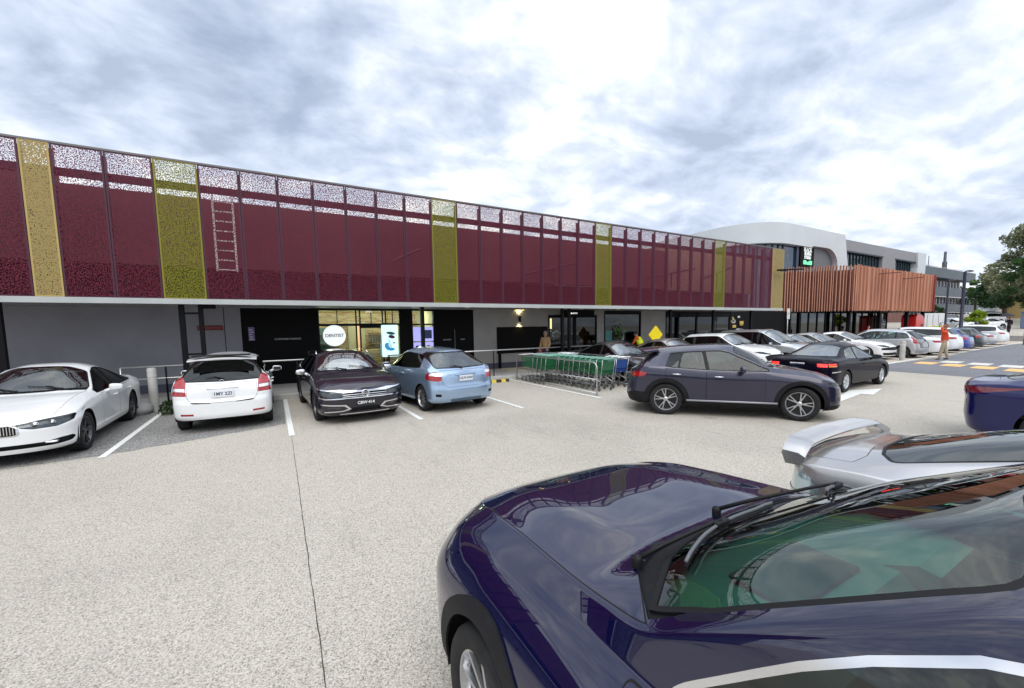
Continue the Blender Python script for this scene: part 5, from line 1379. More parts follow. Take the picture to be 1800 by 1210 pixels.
# railing at the right edge
rl=thing('guard_rail','grey tubular guard rail beside the last white car','guard rail',(50.5,8.0,0))
b=NB()
for k in range(2): tube(b,[(0,0,0),(0,0,.95+0*k),(3.0,-.6,.95)],.04,6)
tube(b,[(0,0,.5),(3,-.6,.5)],.035,6); tube(b,[(3,-.6,0),(3,-.6,.95)],.04,6); obj('rail',b,STL,rl,True)
# low retaining wall of the upper car park
b=NB(); prism(b,[(57.9,8.4),(58.2,8.4),(63,22),(62.7,22)],'z',-.2,.5); tag(obj('retaining_wall',b,CONC),'low pale retaining wall at the foot of the upper car park','wall')
# orange planter bed under the small tree
b=NB(); bxb(b,-1.9,1.9,-.5,.5,0,.55,.04,1); pw=tag(obj('planter_wall',b,pm('planter_orange',(.5,.13,.05),.7)),'orange brick planter wall beside the small bright tree','planter'); pw.location=(64.2,12.6,gz(64.2,12.6)-.05)

# ------------------------------------------------------------------ vegetation
def leaf_mat(name,c):
    m=pm(name,c,.55,spec=.3); nt=m.node_tree; L=nt.links.new; b=nt.nodes['Principled BSDF']
    geo=nd(nt,'ShaderNodeNewGeometry'); n=nd(nt,'ShaderNodeTexNoise',ins={'Scale':.9,'Detail':3}); L(geo.outputs['Position'],n.inputs['Vector'])
    r=ramp(nt,[(.3,[x*.55 for x in c]),(.55,c),(.75,[min(1,x*1.7+.01) for x in c])]); L(n.outputs[0],r.inputs[0]); L(r.outputs[0],b.inputs['Base Color'])
    out=[q for q in nt.nodes if q.type=='OUTPUT_MATERIAL'][0]; t=nd(nt,'ShaderNodeBsdfTranslucent'); L(r.outputs[0],t.inputs[0]); mx=nd(nt,'ShaderNodeMixShader'); mx.inputs[0].default_value=.3; L(b.outputs[0],mx.inputs[1]); L(t.outputs[0],mx.inputs[2]); L(mx.outputs[0],out.inputs[0]); return m
BARK=varied(pm('bark',(.10,.075,.055),.9),4,.3)
def tree(x,y,h,rad,lb,mat,seed,n=9000,leaf=.16,trunk=.3,lo=.3,cat='tree',name='tree',clumps=26,flat=.75):
    rr=random.Random(seed); z0=gz(x,y); t=thing(name,lb,cat,(x,y,z0))
    b=NB(); hb=h*lo; cl=[]
    tube(b,[(0,0,-.2),(rr.uniform(-.2,.2),rr.uniform(-.2,.2),hb),(rr.uniform(-.4,.4),rr.uniform(-.4,.4),h*.75)],[trunk,trunk*.75,trunk*.25],9)
    for k in range(clumps):
        a=rr.uniform(0,2*PI); q=rr.random()**.6; zz=hb+(h-hb)*rr.random()**.85; env=math.sin(PI*min(1,max(.08,(zz-hb*.8)/(h-hb*.75))))**.6
        c=Vector((math.cos(a)*rad*q*env,math.sin(a)*rad*q*env,zz)); cl.append((c,rad*rr.uniform(.20,.36)))
        if k<14: s=Vector((0,0,hb*rr.uniform(.8,1.5))); tube(b,[s,s.lerp(c,.5)+Vector((0,0,.3)),c],[trunk*.4,trunk*.22,trunk*.08],5)
    obj('trunk',b,BARK,t,True)
    b=NB()
    for k in range(n):
        c,r_=rr.choice(cl); d=Vector((rr.gauss(0,1),rr.gauss(0,1),rr.gauss(0,1))).normalized(); p=c+Vector((d.x,d.y,d.z*flat))*r_*rr.random()**.35
        u=Vector((rr.uniform(-1,1),rr.uniform(-1,1),rr.uniform(-.6,.6))).normalized(); w=u.cross(Vector((rr.uniform(-1,1),rr.uniform(-1,1),rr.uniform(-1,1)))).normalized(); l=leaf*rr.uniform(.6,1.4)
        b.faces.new([b.verts.new(v) for v in (p-u*l,p+w*l*.5,p+u*l,p-w*l*.5)])
    obj('crown',b,mat,t); return t
LF1=leaf_mat('leaf_dark',(.05,.11,.04)); LF2=leaf_mat('leaf_grey_green',(.24,.26,.15)); LF3=leaf_mat('leaf_lime',(.22,.32,.02)); LF4=leaf_mat('leaf_mid',(.045,.10,.025))
tree(84,13.1,11.8,4.3,'tall open grey green gum tree at the right edge',LF2,11,9000,.20,.38,.32,clumps=40)
tree(90,16.2,6.9,3.3,'broad dark green tree below the tall gum tree at the right edge',LF1,12,6500,.20,.30,.30)
tree(78.5,12.3,8.3,2.6,'mid green tree at the far right edge beside the gum tree',LF4,17,5000,.18,.25,.28)
tree(92.5,19.6,6.0,1.9,'small spreading green tree in front of the balcony block',leaf_mat('leaf_olive',(.12,.20,.04)),13,2200,.17,.16,.55,clumps=12)
tree(62.6,13.0,2.7,1.0,'small bright lime green tree beside the street lamp',LF3,14,3000,.11,.09,.30,clumps=14)
tree(90,23.5,2.4,1.4,'low dark shrub at the foot of the balcony block',LF4,15,1500,.16,.1,.1,cat='shrub',name='shrub')
tree(150,34,6,9,'far dark tree line beyond the upper car park',LF1,16,4000,.4,.3,.1)
# shrub between bays
def shrub(x,y,h,r_,lb,n,seed):
    rr=random.Random(seed); t=thing('shrub',lb,'shrub',(x,y,0)); b=NB()
    for k in range(9): a=rr.uniform(0,2*PI); tube(b,[(0,0,0),(math.cos(a)*r_*.4,math.sin(a)*r_*.4,h*.7)],[.012,.005],5)
    obj('stems',b,BARK,t)
    b=NB()
    for k in range(n):
        a=rr.uniform(0,2*PI); q=rr.random()**.5*r_; z=rr.random()**.8*h; q*=1-.5*(z/h)**2; p=Vector((math.cos(a)*q,math.sin(a)*q,z+.02)); u=Vector((rr.uniform(-1,1),rr.uniform(-1,1),rr.uniform(.0,1.3))).normalized()*.055; w=u.cross(Vector((rr.random(),rr.random(),1))).normalized()*.016
        b.faces.new([b.verts.new(v) for v in (p-u,p+w,p+u,p-w)])
    obj('foliage',b,LF4,t)
shrub(-2.1,13.35,.62,.34,'small leafy shrub at the kerb beside the pale bollard',900,31)
shrub(-2.35,12.95,.30,.28,'low weeds on the kerb edge left of the white hatchback',500,32)
# rock kerb garden
rk_=thing('kerb_stone','pale rough stone beside the shrub at the kerb','stone',(-3.05,13.35,0)); b=NB(); bmesh.ops.create_icosphere(b,subdivisions=3,radius=.28)
for v in b.verts: v.co*=1+.18*noise.noise(v.co*6); v.co.z=v.co.z*.6+.12
obj('stone',b,CONC,rk_,True)
wl=thing('yellow_wall_house','yellow walled low house behind the trees at the right edge','house',(98,15.5,gz(98,15.5)))
b=NB(); bx(b,-4,4,-3,3,-.5,2.9); obj('wall',b,pm('wall_yellow',(.45,.33,.14),.8),wl); b=NB(); prism(b,[(-4.4,2.9),(4.4,2.9),(0,4.4)],'y',-3.3,3.3); obj('roof',b,pm('roof_brown',(.12,.07,.05),.8),wl); b=NB(); bx(b,-2,-.8,-3.05,-2.98,.8,2.0); obj('window',b,pm('window_dark',(.02,.025,.05),.15),wl)
# ------------------------------------------------------------------ car specifications (front lamp polygons in unrolled (u,z))
def spec(kind,L,W,H,**k):
    d=dict(L=L,W=W,H=H)
    g=dict(sedan=dict(zn=.68,zh=.97,sc=1.22,swt=1.95,sp=2.45,srr=3.05,zrr=H-.07,srg=3.85,zrg=1.06,zt=1.03,belt=.93,fo=.86,wb=2.75,wtop=.62),
           hatch=dict(zn=.74,zh=.99,sc=.98,swt=1.62,sp=2.2,srr=L-.55,zrr=H-.06,srg=L-.18,zrg=1.0,zt=.93,belt=.95,fo=.86,wb=2.6,wtop=.66),
           wagon=dict(zn=.72,zh=.99,sc=1.15,swt=1.85,sp=2.4,srr=L-.65,zrr=H-.06,srg=L-.20,zrg=1.02,zt=.96,belt=.95,fo=.9,wb=2.79,wtop=.65),
           suv=dict(zn=.86,zh=1.10,sc=1.02,swt=1.66,sp=2.3,srr=L-.55,zrr=H-.06,srg=L-.17,zrg=1.12,zt=1.05,belt=1.06,fo=.86,wb=2.65,wtop=.66))[kind]
    for a in list(g): 
        if a in k: g[a]=k.pop(a)
    pr=std_profile(L,W,H,g['zn'],g['zh'],g['sc'],g['swt'],g['sp'],g['srr'],g['zrr'],g['srg'],g['zrg'],g['zt'],g['belt'],g['wtop'],**{x:k.pop(x) for x in ('kick','hoodw') if x in k})
    d.update(pr); d.update(sc=g['sc'],swt=g['swt'],srr=g['srr'],srg=g['srg'],zh=g['zh'],fa=g['fo'],ra=g['fo']+g['wb'])
    d['r']=k.pop('r',.33 if kind!='suv' else .35); d['zb0']=k.pop('zb0',.20 if kind!='suv' else .25); d['zb']=[(0,d['zb0']+.02),(.5,d['zb0']),(L-.5,d['zb0']+.0),(L,d['zb0']+.06)]
    d['hatch']=kind!='sedan'
    if d['hatch']: d['rwz']=k.pop('rwz',(g['belt']+.10,H-.17))
    d.update(k); return d
def fbox(tag,u0,u1,z0,z1,r=.02): return (tag,'front',[(u0,z0),(u1,z0),(u1,z1),(u0,z1)],r)
def rbox(tag,u0,u1,z0,z1,r=.02): return (tag,'rear',[(u0,z0),(u1,z0),(u1,z1),(u0,z1)],r)
# ------------------------------------------------------------------ cars
P_WHITE=paint('white',(.78,.79,.80),0,.35,dirt=.03); P_WHT2=paint('pearl_white',(.74,.75,.76),.05,.3,dirt=.04)
P_NAVY=paint('deep_navy',(.0006,.0012,.028),.0,.3,dirt=.0,spec=.05,cr=(.0,.02),cior=1.75); P_PLUM=paint('dark_plum_grey',(.012,.008,.020),.2,.3,dirt=.01,spec=.2)
P_SKY=paint('light_blue',(.33,.45,.62),.65,.25,dirt=.02); P_GUN=paint('gunmetal_violet',(.020,.020,.048),.4,.24,dirt=.015,spec=.4)
P_BLACK=paint('black_violet',(.004,.003,.010),.0,.3,dirt=.0,spec=.05,coat=.25); P_SIL=paint('silver',(.55,.56,.56),.8,.3,dirt=.05); P_WSIL=paint('warm_silver',(.42,.40,.38),.75,.32,dirt=.05)
P_DGRY=paint('dark_grey',(.06,.062,.07),.6,.3); P_BLUE=paint('royal_blue',(.002,.004,.07),.0,.3,dirt=.0,spec=.1); P_GRN=paint('dark_green',(.008,.03,.035),.4,.3); P_MID=paint('mid_blue',(.02,.05,.30),.4,.3)
P_SILG=paint('silver_grey',(.46,.45,.44),.75,.24,dirt=.02)
UP,DN=PI/2,-PI/2
def hm(*a): return a
# 1 white executive saloon, nose out, at the left edge
sp=spec('sedan',4.63,1.81,1.45,zn=.72,zh=.97,sc=1.34,swt=2.02,sp=2.5,srr=3.2,srg=3.95,fo=.79,wb=2.81,belt=.905,wtopin=.035,r=.335,rim='twin',rimmat=DAL,tw=.225,crease=.012,gback=GDK,gside=GDK,gws=GTW,
  pillars=[(2.60,2.66,.022),(3.42,3.30,.02)],dloend=(3.78,3.40),dF=1.62,dB=2.62,dR=3.62,mirs=1.95,
  cuts=[('head','front',[(.37,.585),(.50,.555),(.74,.56),(.98,.625),(1.10,.70),(1.06,.715),(.80,.69),(.50,.655),(.37,.635)],.012),
        ('brightwork:g','front',[(.03,.475),(.345,.475),(.36,.64),(.30,.665),(.06,.665),(.03,.65)],.04),('grille','front',[(.045,.49),(.325,.49),(.34,.63),(.29,.65),(.07,.65),(.045,.64)],.04),
        ('intake','front',[(-.1,.27),(.70,.27),(.93,.295),(1.0,.35),(.95,.385),(.78,.375),(.60,.34),(-.1,.34)],.02),
        ('tail','rear',[(.42,.72),(1.0,.74),(1.12,.86),(.42,.86)],.02)])
def kidney(root,S,sp,pm_):
    L=sp['L']
    for sg in (1,-1):
        b=NB()
        for k in range(9): y=sg*(.065+.032*k); bx(b,L/2-.055,L/2-.022,y-.005,y+.005,.50,.645)
        obj('grille_slat',b,CHR,root)
    for sg in (1,-1):   # headlamp rings and fog bar
        b=NB()
        for (y,x) in ((.50,.06),(.66,.14)):
            tube(b,[Vector((L/2-x-.03,sg*y+.045*math.cos(t*PI/8),.615+.042*math.sin(t*PI/8))) for t in range(16)],.007,5,closed=True)
            lathe(b,[(.001,.0),(.034,-.004),(.034,-.03)],14,M=Matrix.Translation((L/2-x-.015,sg*y,.615))@Matrix.Rotation(PI/2,4,'Y'))
        obj('headlamp_ring',b,CHR,root,True)
        b=NB(); bxb(b,L/2-.17,L/2-.06,sg*.66-.07,sg*.66+.07,.315,.345,.012,1); obj('fog_lamp',b,WHTL,root,True)
sp['extra']=[kidney,badge(0,.70,.035,end='f')]
build_car('parked_car','white executive saloon facing out of its bay at the left edge','car',sp,P_WHITE,(-3.86,11.32),DN+R(1),'cars parked in front of the shops',plate=None)

# 2 white hatchback seen from behind
sp=spec('hatch',4.10,1.695,1.53,zn=.76,zh=1.0,sc=.95,swt=1.62,sp=2.2,srr=3.42,srg=3.93,zrg=1.02,zt=.95,belt=.97,fo=.81,wb=2.6,r=.30,rim='five',tw=.19,grear=GDK,gside=GDK,zb0=.24,kick=.07,
  tail=(.40,3.6),rlean=[(0,.10),(.25,.03),(.34,.0),(.62,.0),(.66,.035),(.85,.05),(1.0,.09),(1.4,.14)],
  rwz=(1.01,1.39),rwy=(.69,.60),tgz=.60,tgw=.68,mirs=1.35,crease=.01,
  cuts=[('tail','fv--',[(.60,.75),(.838,.76),(.825,.93),(.775,1.08),(.70,1.25),(.675,1.12),(.61,.99)],.01),('tailw','fv--',[(.62,.84),(.83,.85),(.825,.91),(.62,.90)],.008),
        ('refl','rear',[(.50,.36),(.72,.37),(.72,.41),(.50,.40)],.005),('diff','rear',[(-.1,.14),(.50,.14),(.46,.275),(-.1,.275)],.02),
        ('pocket','rear',[(.22,.585),(.50,.60),(.55,.63),(.20,.60)],.004),
        ('head','front',[(.42,.62),(.9,.68),(1.12,.84),(.9,.80),(.42,.70)])],rj=.72)
def garnish(z,w,x,mat,name='tailgate_garnish',h=.012):
    def fx(root,S,sp,pm_): b=NB(); bxb(b,-sp['L']/2+x-.02,-sp['L']/2+x+.03,-w,w,z-h,z+h,.008,1); obj(name,b,mat,root,True)
    return fx
sp['extra']=[spoiler(3.44,3.74,.60,1.50,1.475,.045),rear_wiper(-.02,.30,1.045,1.085),badge(.02,.995,.04),garnish(.875,.27,.062,CHR)]
def side_fins(root,S,sp,pm_):
    b=NB()
    bxb(b,-sp['L']/2+.33,-sp['L']/2+.60,-.50,.50,1.505,1.53,.01,1); obj('black_roof_strip',b,RUB,root)
sp['extra'].append(side_fins)
build_car('parked_car','white hatchback with roof spoiler and tall red lamps, tail towards the aisle','car',sp,P_WHITE,(-1.0,12.03),UP,'cars parked in front of the shops',plate=[('r','1MY 2ZI',1,.765)])

# 3 dark plum estate with chrome grille
sp=spec('wagon',4.78,1.83,1.50,zn=.80,zh=1.01,sc=1.27,swt=1.98,sp=2.5,srr=4.1,srg=4.6,fo=.92,wb=2.79,belt=.97,r=.34,rim='five',rimmat=DAL,tw=.23,crease=.014,clad=.05,gside=GDK,rails=True,railmat=CHR,
  mirmat=CHR,dloend=(4.25,4.15),pillars=[(2.62,2.68,.022),(3.55,3.55,.022)],dF=1.55,dB=2.62,dR=3.6,gws=glass_mat('windscreen_bright',(.6,.85,.78),4.0),mirs=1.9,
  nose=(.60,3.0),pfi=-.006,
  cuts=[('brightwork:u','front',[(-.1,.665),(.50,.665),(.80,.70),(1.10,.76),(1.10,.775),(.80,.735),(.50,.75),(-.1,.75)],.0),
        ('head','front',[(.47,.60),(.70,.585),(.96,.63),(1.10,.73),(1.02,.745),(.75,.715),(.47,.68)],.01),('brightwork:l','front',[(-.1,.545),(.47,.55),(.80,.545),(1.0,.58),(1.0,.60),(.78,.57),(.47,.572),(-.1,.568)],.0),
        ('grille','front',[(-.1,.57),(.46,.575),(.46,.675),(-.1,.68)],.01),
        ('brightwork:a','front',[(.42,.40),(.95,.43),(.95,.455),(.40,.425),(.30,.33),(.46,.285),(.86,.27),(.86,.295),(.46,.31),(.36,.345),(.44,.40)],.0),
        ('fog','front',[(.52,.33),(.82,.34),(.82,.395),(.52,.385)],.01),
        ('intake','front',[(-.1,.27),(.34,.27),(.28,.36),(-.1,.37)],.02),('brightwork:b','front',[(-.1,.215),(.55,.22),(.55,.24),(-.1,.235)],.0),
        ('tail','rear',[(.5,.75),(1.0,.78),(1.1,.92),(.5,.90)],.02)])
def vwnose(root,S,sp,pm_):
    L=sp['L']; b=NB()
    M=Matrix.Translation((L/2+.012,0,.645))@Matrix.Rotation(PI/2,4,'Y')
    tube(b,[M@Vector((.075*math.cos(t*PI/12),.075*math.sin(t*PI/12),0)) for t in range(24)],.010,6,closed=True)
    q=lambda y,z:(L/2+.014,y,.645+z)
    tube(b,[q(-.042,.052),q(-.016,.004),q(0,.048),q(.016,.004),q(.042,.052)],.007,5)
    tube(b,[q(-.062,.028),q(-.026,-.058),q(0,-.006),q(.026,-.058),q(.062,.028)],.007,5)
    obj('badge',b,CHR,root,True)
    b=NB(); lathe(b,[(.001,.0),(.07,0),(.07,-.03)],20,M=Matrix.Translation((L/2+.004,0,.645))@Matrix.Rotation(PI/2,4,'Y')); obj('badge_disc',b,PLB,root)
    for sg in (1,-1):
        b=NB()
        for (y,x) in ((.56,.10),(.72,.20)):
            lathe(b,[(.001,.0),(.035,-.004),(.045,-.03)],14,M=Matrix.Translation((L/2-x-.02,sg*y,.645))@Matrix.Rotation(PI/2,4,'Y'))
        obj('headlamp_ring',b,CHR,root,True)
sp['extra']=[extra_slats([.595,.635],.47,.0,CHR,th=.008),vwnose]
build_car('parked_car','dark plum estate with chrome grille and silver mirrors beside the blue hatchback','car',sp,P_PLUM,(1.46,11.56),DN+R(3.3),'cars parked in front of the shops',plate=[('f','CBW·414',0,.45)])

# 4 light blue three door hatchback
sp=spec('hatch',4.23,1.76,1.515,zn=.74,zh=1.0,sc=1.05,swt=1.75,sp=2.3,srr=3.45,srg=4.03,zrg=1.04,zt=1.0,belt=.99,fo=.9,wb=2.6,r=.315,rim='ten',tw=.2,two_door=True,dB=2.62,zb0=.22,kick=.06,
  gback=GCL,gside=glass_mat('glass_smoke',(.10,.13,.13),1.6),grear=glass_mat('rear_bright',(.28,.45,.42),2.2),pillars=[],dloend=(3.40,3.18),rwz=(1.05,1.40),rwy=(.69,.58),tgz=.62,tgw=.70,tail=(.42,3.4),
  rlean=[(0,.14),(.22,.06),(.34,.0),(.60,.0),(.64,.03),(.85,.05),(1.0,.08),(1.4,.16)],
  cuts=[('tail','rear',[(.62,.78),(.72,.765),(1.10,.80),(1.12,.90),(1.02,.965),(.84,.985),(.66,.94)],.03),('tailw','rear',[(.66,.885),(.98,.90),(.95,.955),(.84,.975),(.68,.93)],.02),
        ('pocket','rear',[(.66,.40),(.80,.41),(.80,.475),(.66,.465)],.02),('diff','rear',[(-.1,.14),(.50,.14),(.44,.33),(-.1,.34)],.03),
        ('head','front',[(.42,.62),(.9,.68),(1.12,.84),(.9,.80),(.42,.70)])],rj=.62)
sp['mats']={'diff':paint('darker_blue',(.05,.10,.17),.4,.4)}
sp['extra']=[rear_wiper(-.02,.32,1.045,1.09),badge(0,.985,.032),garnish(.895,.28,.05,paint('light_blue2',(.18,.30,.47),.5,.3))]
build_car('parked_car','light blue three door hatchback seen from behind left of the trolley bay','car',sp,P_SKY,(3.67,11.19),UP+R(7),'cars parked in front of the shops',plate=[('r','UUV·NW',1,.81)])

# 5 gunmetal small suv pulling out across the aisle
sp=spec('suv',4.275,1.765,1.55,zn=.86,zh=1.07,sc=1.20,swt=1.92,sp=2.35,srr=3.62,zrr=1.47,srg=4.02,zrg=1.10,zt=1.0,belt=1.0,fo=.83,wb=2.57,r=.35,rim='petal',tw=.22,clad=.085,sillz=.38,zb0=.24,kick=.085,crease=.012,
  gside=glass_mat('glass_teal_dark',(.20,.30,.295),1.5),grear=GTN,dloend=(3.42,3.30),pillars=[(2.56,2.62,.035),(3.14,3.08,.02)],dF=1.48,dB=2.58,dR=3.42,rwz=(1.12,1.38),rwy=(.62,.52),wtop=.63,hmat=CHR,hdz=.12,mirs=1.92,
  rlean=[(0,.14),(.3,.04),(.45,.0),(.60,.02),(.8,.07),(1.0,.10),(1.4,.16)],
  cuts=[('tail','rear',[(.50,.855),(.74,.835),(1.06,.86),(1.16,.93),(1.02,.975),(.52,.935)],.02),('head','front',[(.42,.70),(.62,.69),(.95,.74),(1.02,.80),(.9,.805),(.42,.76)],.015),('grille','front',[(-.1,.50),(.48,.55),(.50,.72),(-.1,.76)],.03),('fog','front',[(.66,.42),(.80,.42),(.80,.50),(.66,.50)],.02),
        ('bumper','rear',[(-.1,.14),(1.25,.14),(1.25,.50),(.9,.52),(.6,.46),(-.1,.46)],.03),('bumper:f','front',[(-.1,.14),(1.05,.14),(1.05,.34),(.8,.34),(-.1,.30)],.03)],rj=.62)
sp['mats']={'grille':PLA}
def sillstrip(root,S,sp,pm_):
    for sg in (1,-1):
        b=NB(); bxb(b,sp['L']/2-sp['ra']+.42,sp['L']/2-sp['fa']-.42,sg*(sp['W']/2+.012)-.012,sg*(sp['W']/2+.012)+.012,.335,.372,.006,1); obj('sill_strip',b,pm('sill_satin',(.35,.35,.38),.35,.7),root,True)
sp['extra']=[spoiler(3.58,3.98,.60,1.49,1.45,.04),sillstrip]
build_car('moving_car','gunmetal compact suv with black wheel arch trim turning across the aisle','car',sp,P_GUN,(8.93,5.78),R(-49),None,steer=R(-16))

# 6 black saloon with lit tail lamps driving away
sp=spec('sedan',4.60,1.76,1.40,zn=.66,zh=.92,sc=1.25,swt=2.02,sp=2.55,srr=3.15,srg=3.92,zrg=1.0,zt=1.0,belt=.90,fo=.95,wb=2.66,r=.31,rim='hub',tw=.195,
  gside=glass_mat('glass_reflect',(.25,.34,.34),3.4),gback=glass_mat('glass_reflect',(.25,.34,.34),3.4),grear=glass_mat('rear_glare',(.4,.5,.5),4.5),two_door=True,dF=1.5,dB=2.75,pillars=[(2.86,2.62,.015)],dloend=(3.55,3.15),mirs=1.95,
  rlean=[(0,.10),(.3,.0),(.6,.0),(.9,.02),(1.1,.05)],
  cuts=[('tail','rear',[(.50,.76),(.74,.76),(.74,.85),(.50,.855)],.02),('tailo','rear',[(.76,.76),(1.0,.77),(1.01,.81),(.76,.805)],.01),('tail:b','rear',[(.76,.815),(1.0,.825),(.98,.86),(.76,.855)],.01),('refl','rear',[(.85,.60),(1.25,.62),(1.25,.645),(.85,.63)],.004),
        ('head','front',[(.42,.55),(.9,.58),(1.05,.66),(.9,.67),(.42,.64)])],rj=.62)
sp['mats']={'tail':REDLIT,'tail:b':REDLIT,'refl':CHR}
sp['rimmat']=pm('hubcap_silver',(.6,.62,.64),.35,.6)
build_car('moving_car','black two door saloon with lit red tail lamps driving away','car',sp,P_BLACK,(15.28,6.25),R(2),None,plate=[('r','1AB·8CD',1,.80)])

# parked row behind
def mksedan(**k):
    d=dict(zn=.70,zh=.95,sc=1.28,swt=2.05,sp=2.5,srr=3.15,srg=3.9,fo=.9,wb=2.75,belt=.93,gside=GDK,gws=glass_mat('windscreen_white',(.6,.7,.7),3.6),cuts=[('head','front',[(.42,.58),(.9,.62),(1.12,.74),(.95,.74),(.42,.66)]),('grille','front',[(-.1,.45),(.36,.45),(.40,.62),(-.1,.64)]),('intake','front',[(-.1,.26),(.7,.26),(.8,.36),(-.1,.36)])]); d.update(k); return d
G0='cars parked nose out beyond the trolley bay'
build_car('parked_car','dark grey saloon behind the trolleys','car',spec('sedan',4.65,1.80,1.44,**mksedan()),P_DGRY,(11.0,11.3),DN,G0)
build_car('parked_car','grey saloon with a silver waistline below the yellow diamond sign','car',spec('sedan',4.65,1.82,1.46,**mksedan()),P_WSIL,(14.1,11.4),DN,G0)
sw=spec('suv',4.48,1.84,1.60,zn=.88,zh=1.10,sc=1.15,swt=1.85,srr=3.85,belt=1.04,gside=GDK,gws=glass_mat('windscreen_white',(.6,.7,.7),3.6),clad=.06,sillz=.38,rim='five',
   cuts=[('head','front',[(.42,.76),(.9,.80),(1.12,.88),(.95,.885),(.42,.83)]),('grille','front',[(-.1,.50),(.62,.52),(.70,.70),(.40,.76),(-.1,.76)]),('fog','front',[(.75,.45),(.9,.45),(.9,.55),(.75,.55)])])
build_car('parked_car','white suv with a wide black grille behind the gunmetal suv','car',sw,P_WHITE,(17.3,11.15),DN,G0,plate=[('f','BKE·38',1,.46)])
mv=spec('wagon',4.95,1.87,1.72,zn=.84,zh=1.10,sc=1.05,swt=1.95,sp=2.6,srr=4.4,zrr=1.66,srg=4.8,belt=1.02,gside=GDK,gws=glass_mat('windscreen_white',(.6,.7,.7),3.6),fo=.95,wb=2.9,rwz=(1.1,1.5),dloend=(4.4,4.3),pillars=[(2.5,2.6,.03),(3.5,3.5,.03)],
   cuts=[('head','front',[(.50,.66),(.9,.70),(1.12,.84),(.95,.84),(.50,.76)]),('grille','front',[(-.1,.45),(.46,.45),(.50,.70),(-.1,.74)])],rails=True,railmat=ALU)
build_car('parked_car','silver people carrier with round white mirror in the parked row','car',mv,P_SIL,(20.5,11.3),DN,G0)
build_car('parked_car','pale silver saloon half hidden behind the black saloon','car',spec('sedan',4.65,1.80,1.43,**mksedan()),P_SIL,(23.0,11.2),DN,G0)
build_car('parked_car','dark glass grey saloon left of the last white saloon','car',spec('sedan',4.7,1.82,1.46,**mksedan(gside=GDK)),P_WSIL,(25.4,11.3),DN,G0)
build_car('parked_car','white saloon with black grille at the end of the nose out row','car',spec('sedan',4.75,1.84,1.47,**mksedan(zn=.78,zh=1.02,belt=.97,cuts=[('head','front',[(.5,.66),(.9,.68),(1.12,.78),(.95,.78),(.5,.73)]),('grille','front',[(-.1,.50),(.9,.52),(.9,.62),(.5,.66),(-.1,.66)]),('intake','front',[(-.1,.24),(.8,.26),(.85,.38),(-.1,.38)])])),P_WHITE,(27.9,11.05),DN,G0)
# nose-in row
G1='cars parked nose in along the far bays'
mp=spec('hatch',4.30,1.80,1.58,zn=.76,zh=1.05,sc=.90,swt=1.75,sp=2.35,srr=3.65,zrr=1.50,srg=4.12,zrg=1.08,belt=1.0,fo=.86,wb=2.7,r=.33,rim='ten',gside=glass_mat('glass_teal',(.50,.68,.66),1.6),grear=GDK,rwz=(1.06,1.42),kick=.05,
   pillars=[(1.55,1.9,.02),(2.35,2.42,.03),(3.25,3.22,.03)],dloend=(3.85,3.65),rj=.7,tgz=.55,
   cuts=[('pocket','fv--',[(-.1,.56),(.62,.56),(.66,.80),(.60,1.04),(-.1,1.04)],.03),('tail','fv--',[(.66,.78),(.87,.80),(.86,.96),(.80,1.10),(.70,1.22),(.655,1.0)],.02)])
sp_c=dict(mp); sp_c['mats']={'pocket':paint('gloss_black',(.008,.008,.01),.2,.2)}
build_car('parked_car','silver people carrier with black tailgate and pink red lamps beside a bollard','car',sp_c,P_SIL,(30.3,10.25),UP,G1)
far_specs={
 'sed':spec('sedan',4.6,1.8,1.42,**mksedan(nm_=0)) if 0 else None}
def lowdet(sp): sp['nm']=34; sp['nn']=14; sp['J']=28; return sp
fs=lowdet(spec('sedan',4.6,1.8,1.42,**mksedan(cuts=[('tail','rear',[(.5,.74),(1.0,.76),(1.1,.88),(.5,.87)],.02),('head','front',[(.42,.58),(.9,.62),(1.12,.74),(.95,.74),(.42,.66)])])))
fh=lowdet(spec('suv',4.5,1.84,1.62,gside=GDK,cuts=[('tail','rear',[(.55,.86),(1.0,.87),(1.1,1.0),(.6,1.0)],.02),('head','front',[(.42,.76),(.9,.80),(1.12,.88),(.95,.885),(.42,.83)])]))
fw_=lowdet(spec('wagon',4.6,1.8,1.5,gside=GTN,cuts=[('tail','rear',[(.6,.76),(1.0,.78),(1.05,.95),(.65,.95)],.02),('head','front',[(.42,.62),(.9,.66),(1.12,.78),(.95,.78),(.42,.70)])]))
proto={}
def far(kind,lb,pnt,x,y,rz,grp):
    sp={'s':fs,'u':fh,'w':fw_}[kind]
    if kind not in proto:
        o=build_car('parked_car',lb,'car',sp,pnt,(x,y),rz,grp,detail=0); proto[kind]=(o,pnt)
    else:
        src,p0=proto[kind]; o=copy_tree(src)
        for ch in [o]+list(o.children_recursive):
            if ch.type=='MESH' and p0.name in [s.material.name for s in ch.material_slots if s.material]:
                for s in ch.material_slots:
                    if s.material==p0: s.link='OBJECT'; s.material=pnt
        o['label']=lb; o['group']=grp
    o.location=(x,y,gz(x,y)-.0); o.rotation_euler=(0,0,rz); return o
far('s','low white saloon tail just left of the orange shirted man',P_WHITE,33.1,10.3,UP,G1)
far('u','white suv tail behind the orange shirted man',P_WHT2,35.9,10.3,UP,G1)
far('w','royal blue hatchback between the white suv and the dark green estate',P_MID,38.7,10.5,UP,G1)
far('w','dark green estate behind the second bollard',P_GRN,42.6,10.7,UP,G1)
far('s','silver blue saloon tail left of the last white suv',P_SIL,45.7,10.8,UP,G1)
far('u','white suv at the right end of the nose in row',P_WHITE,49.8,10.9,UP,G1)
G2='cars on the raised car park at the back'
far('w','white hatchback on the raised car park behind the lamp posts',P_WHITE,80,19.2,R(200),G2)
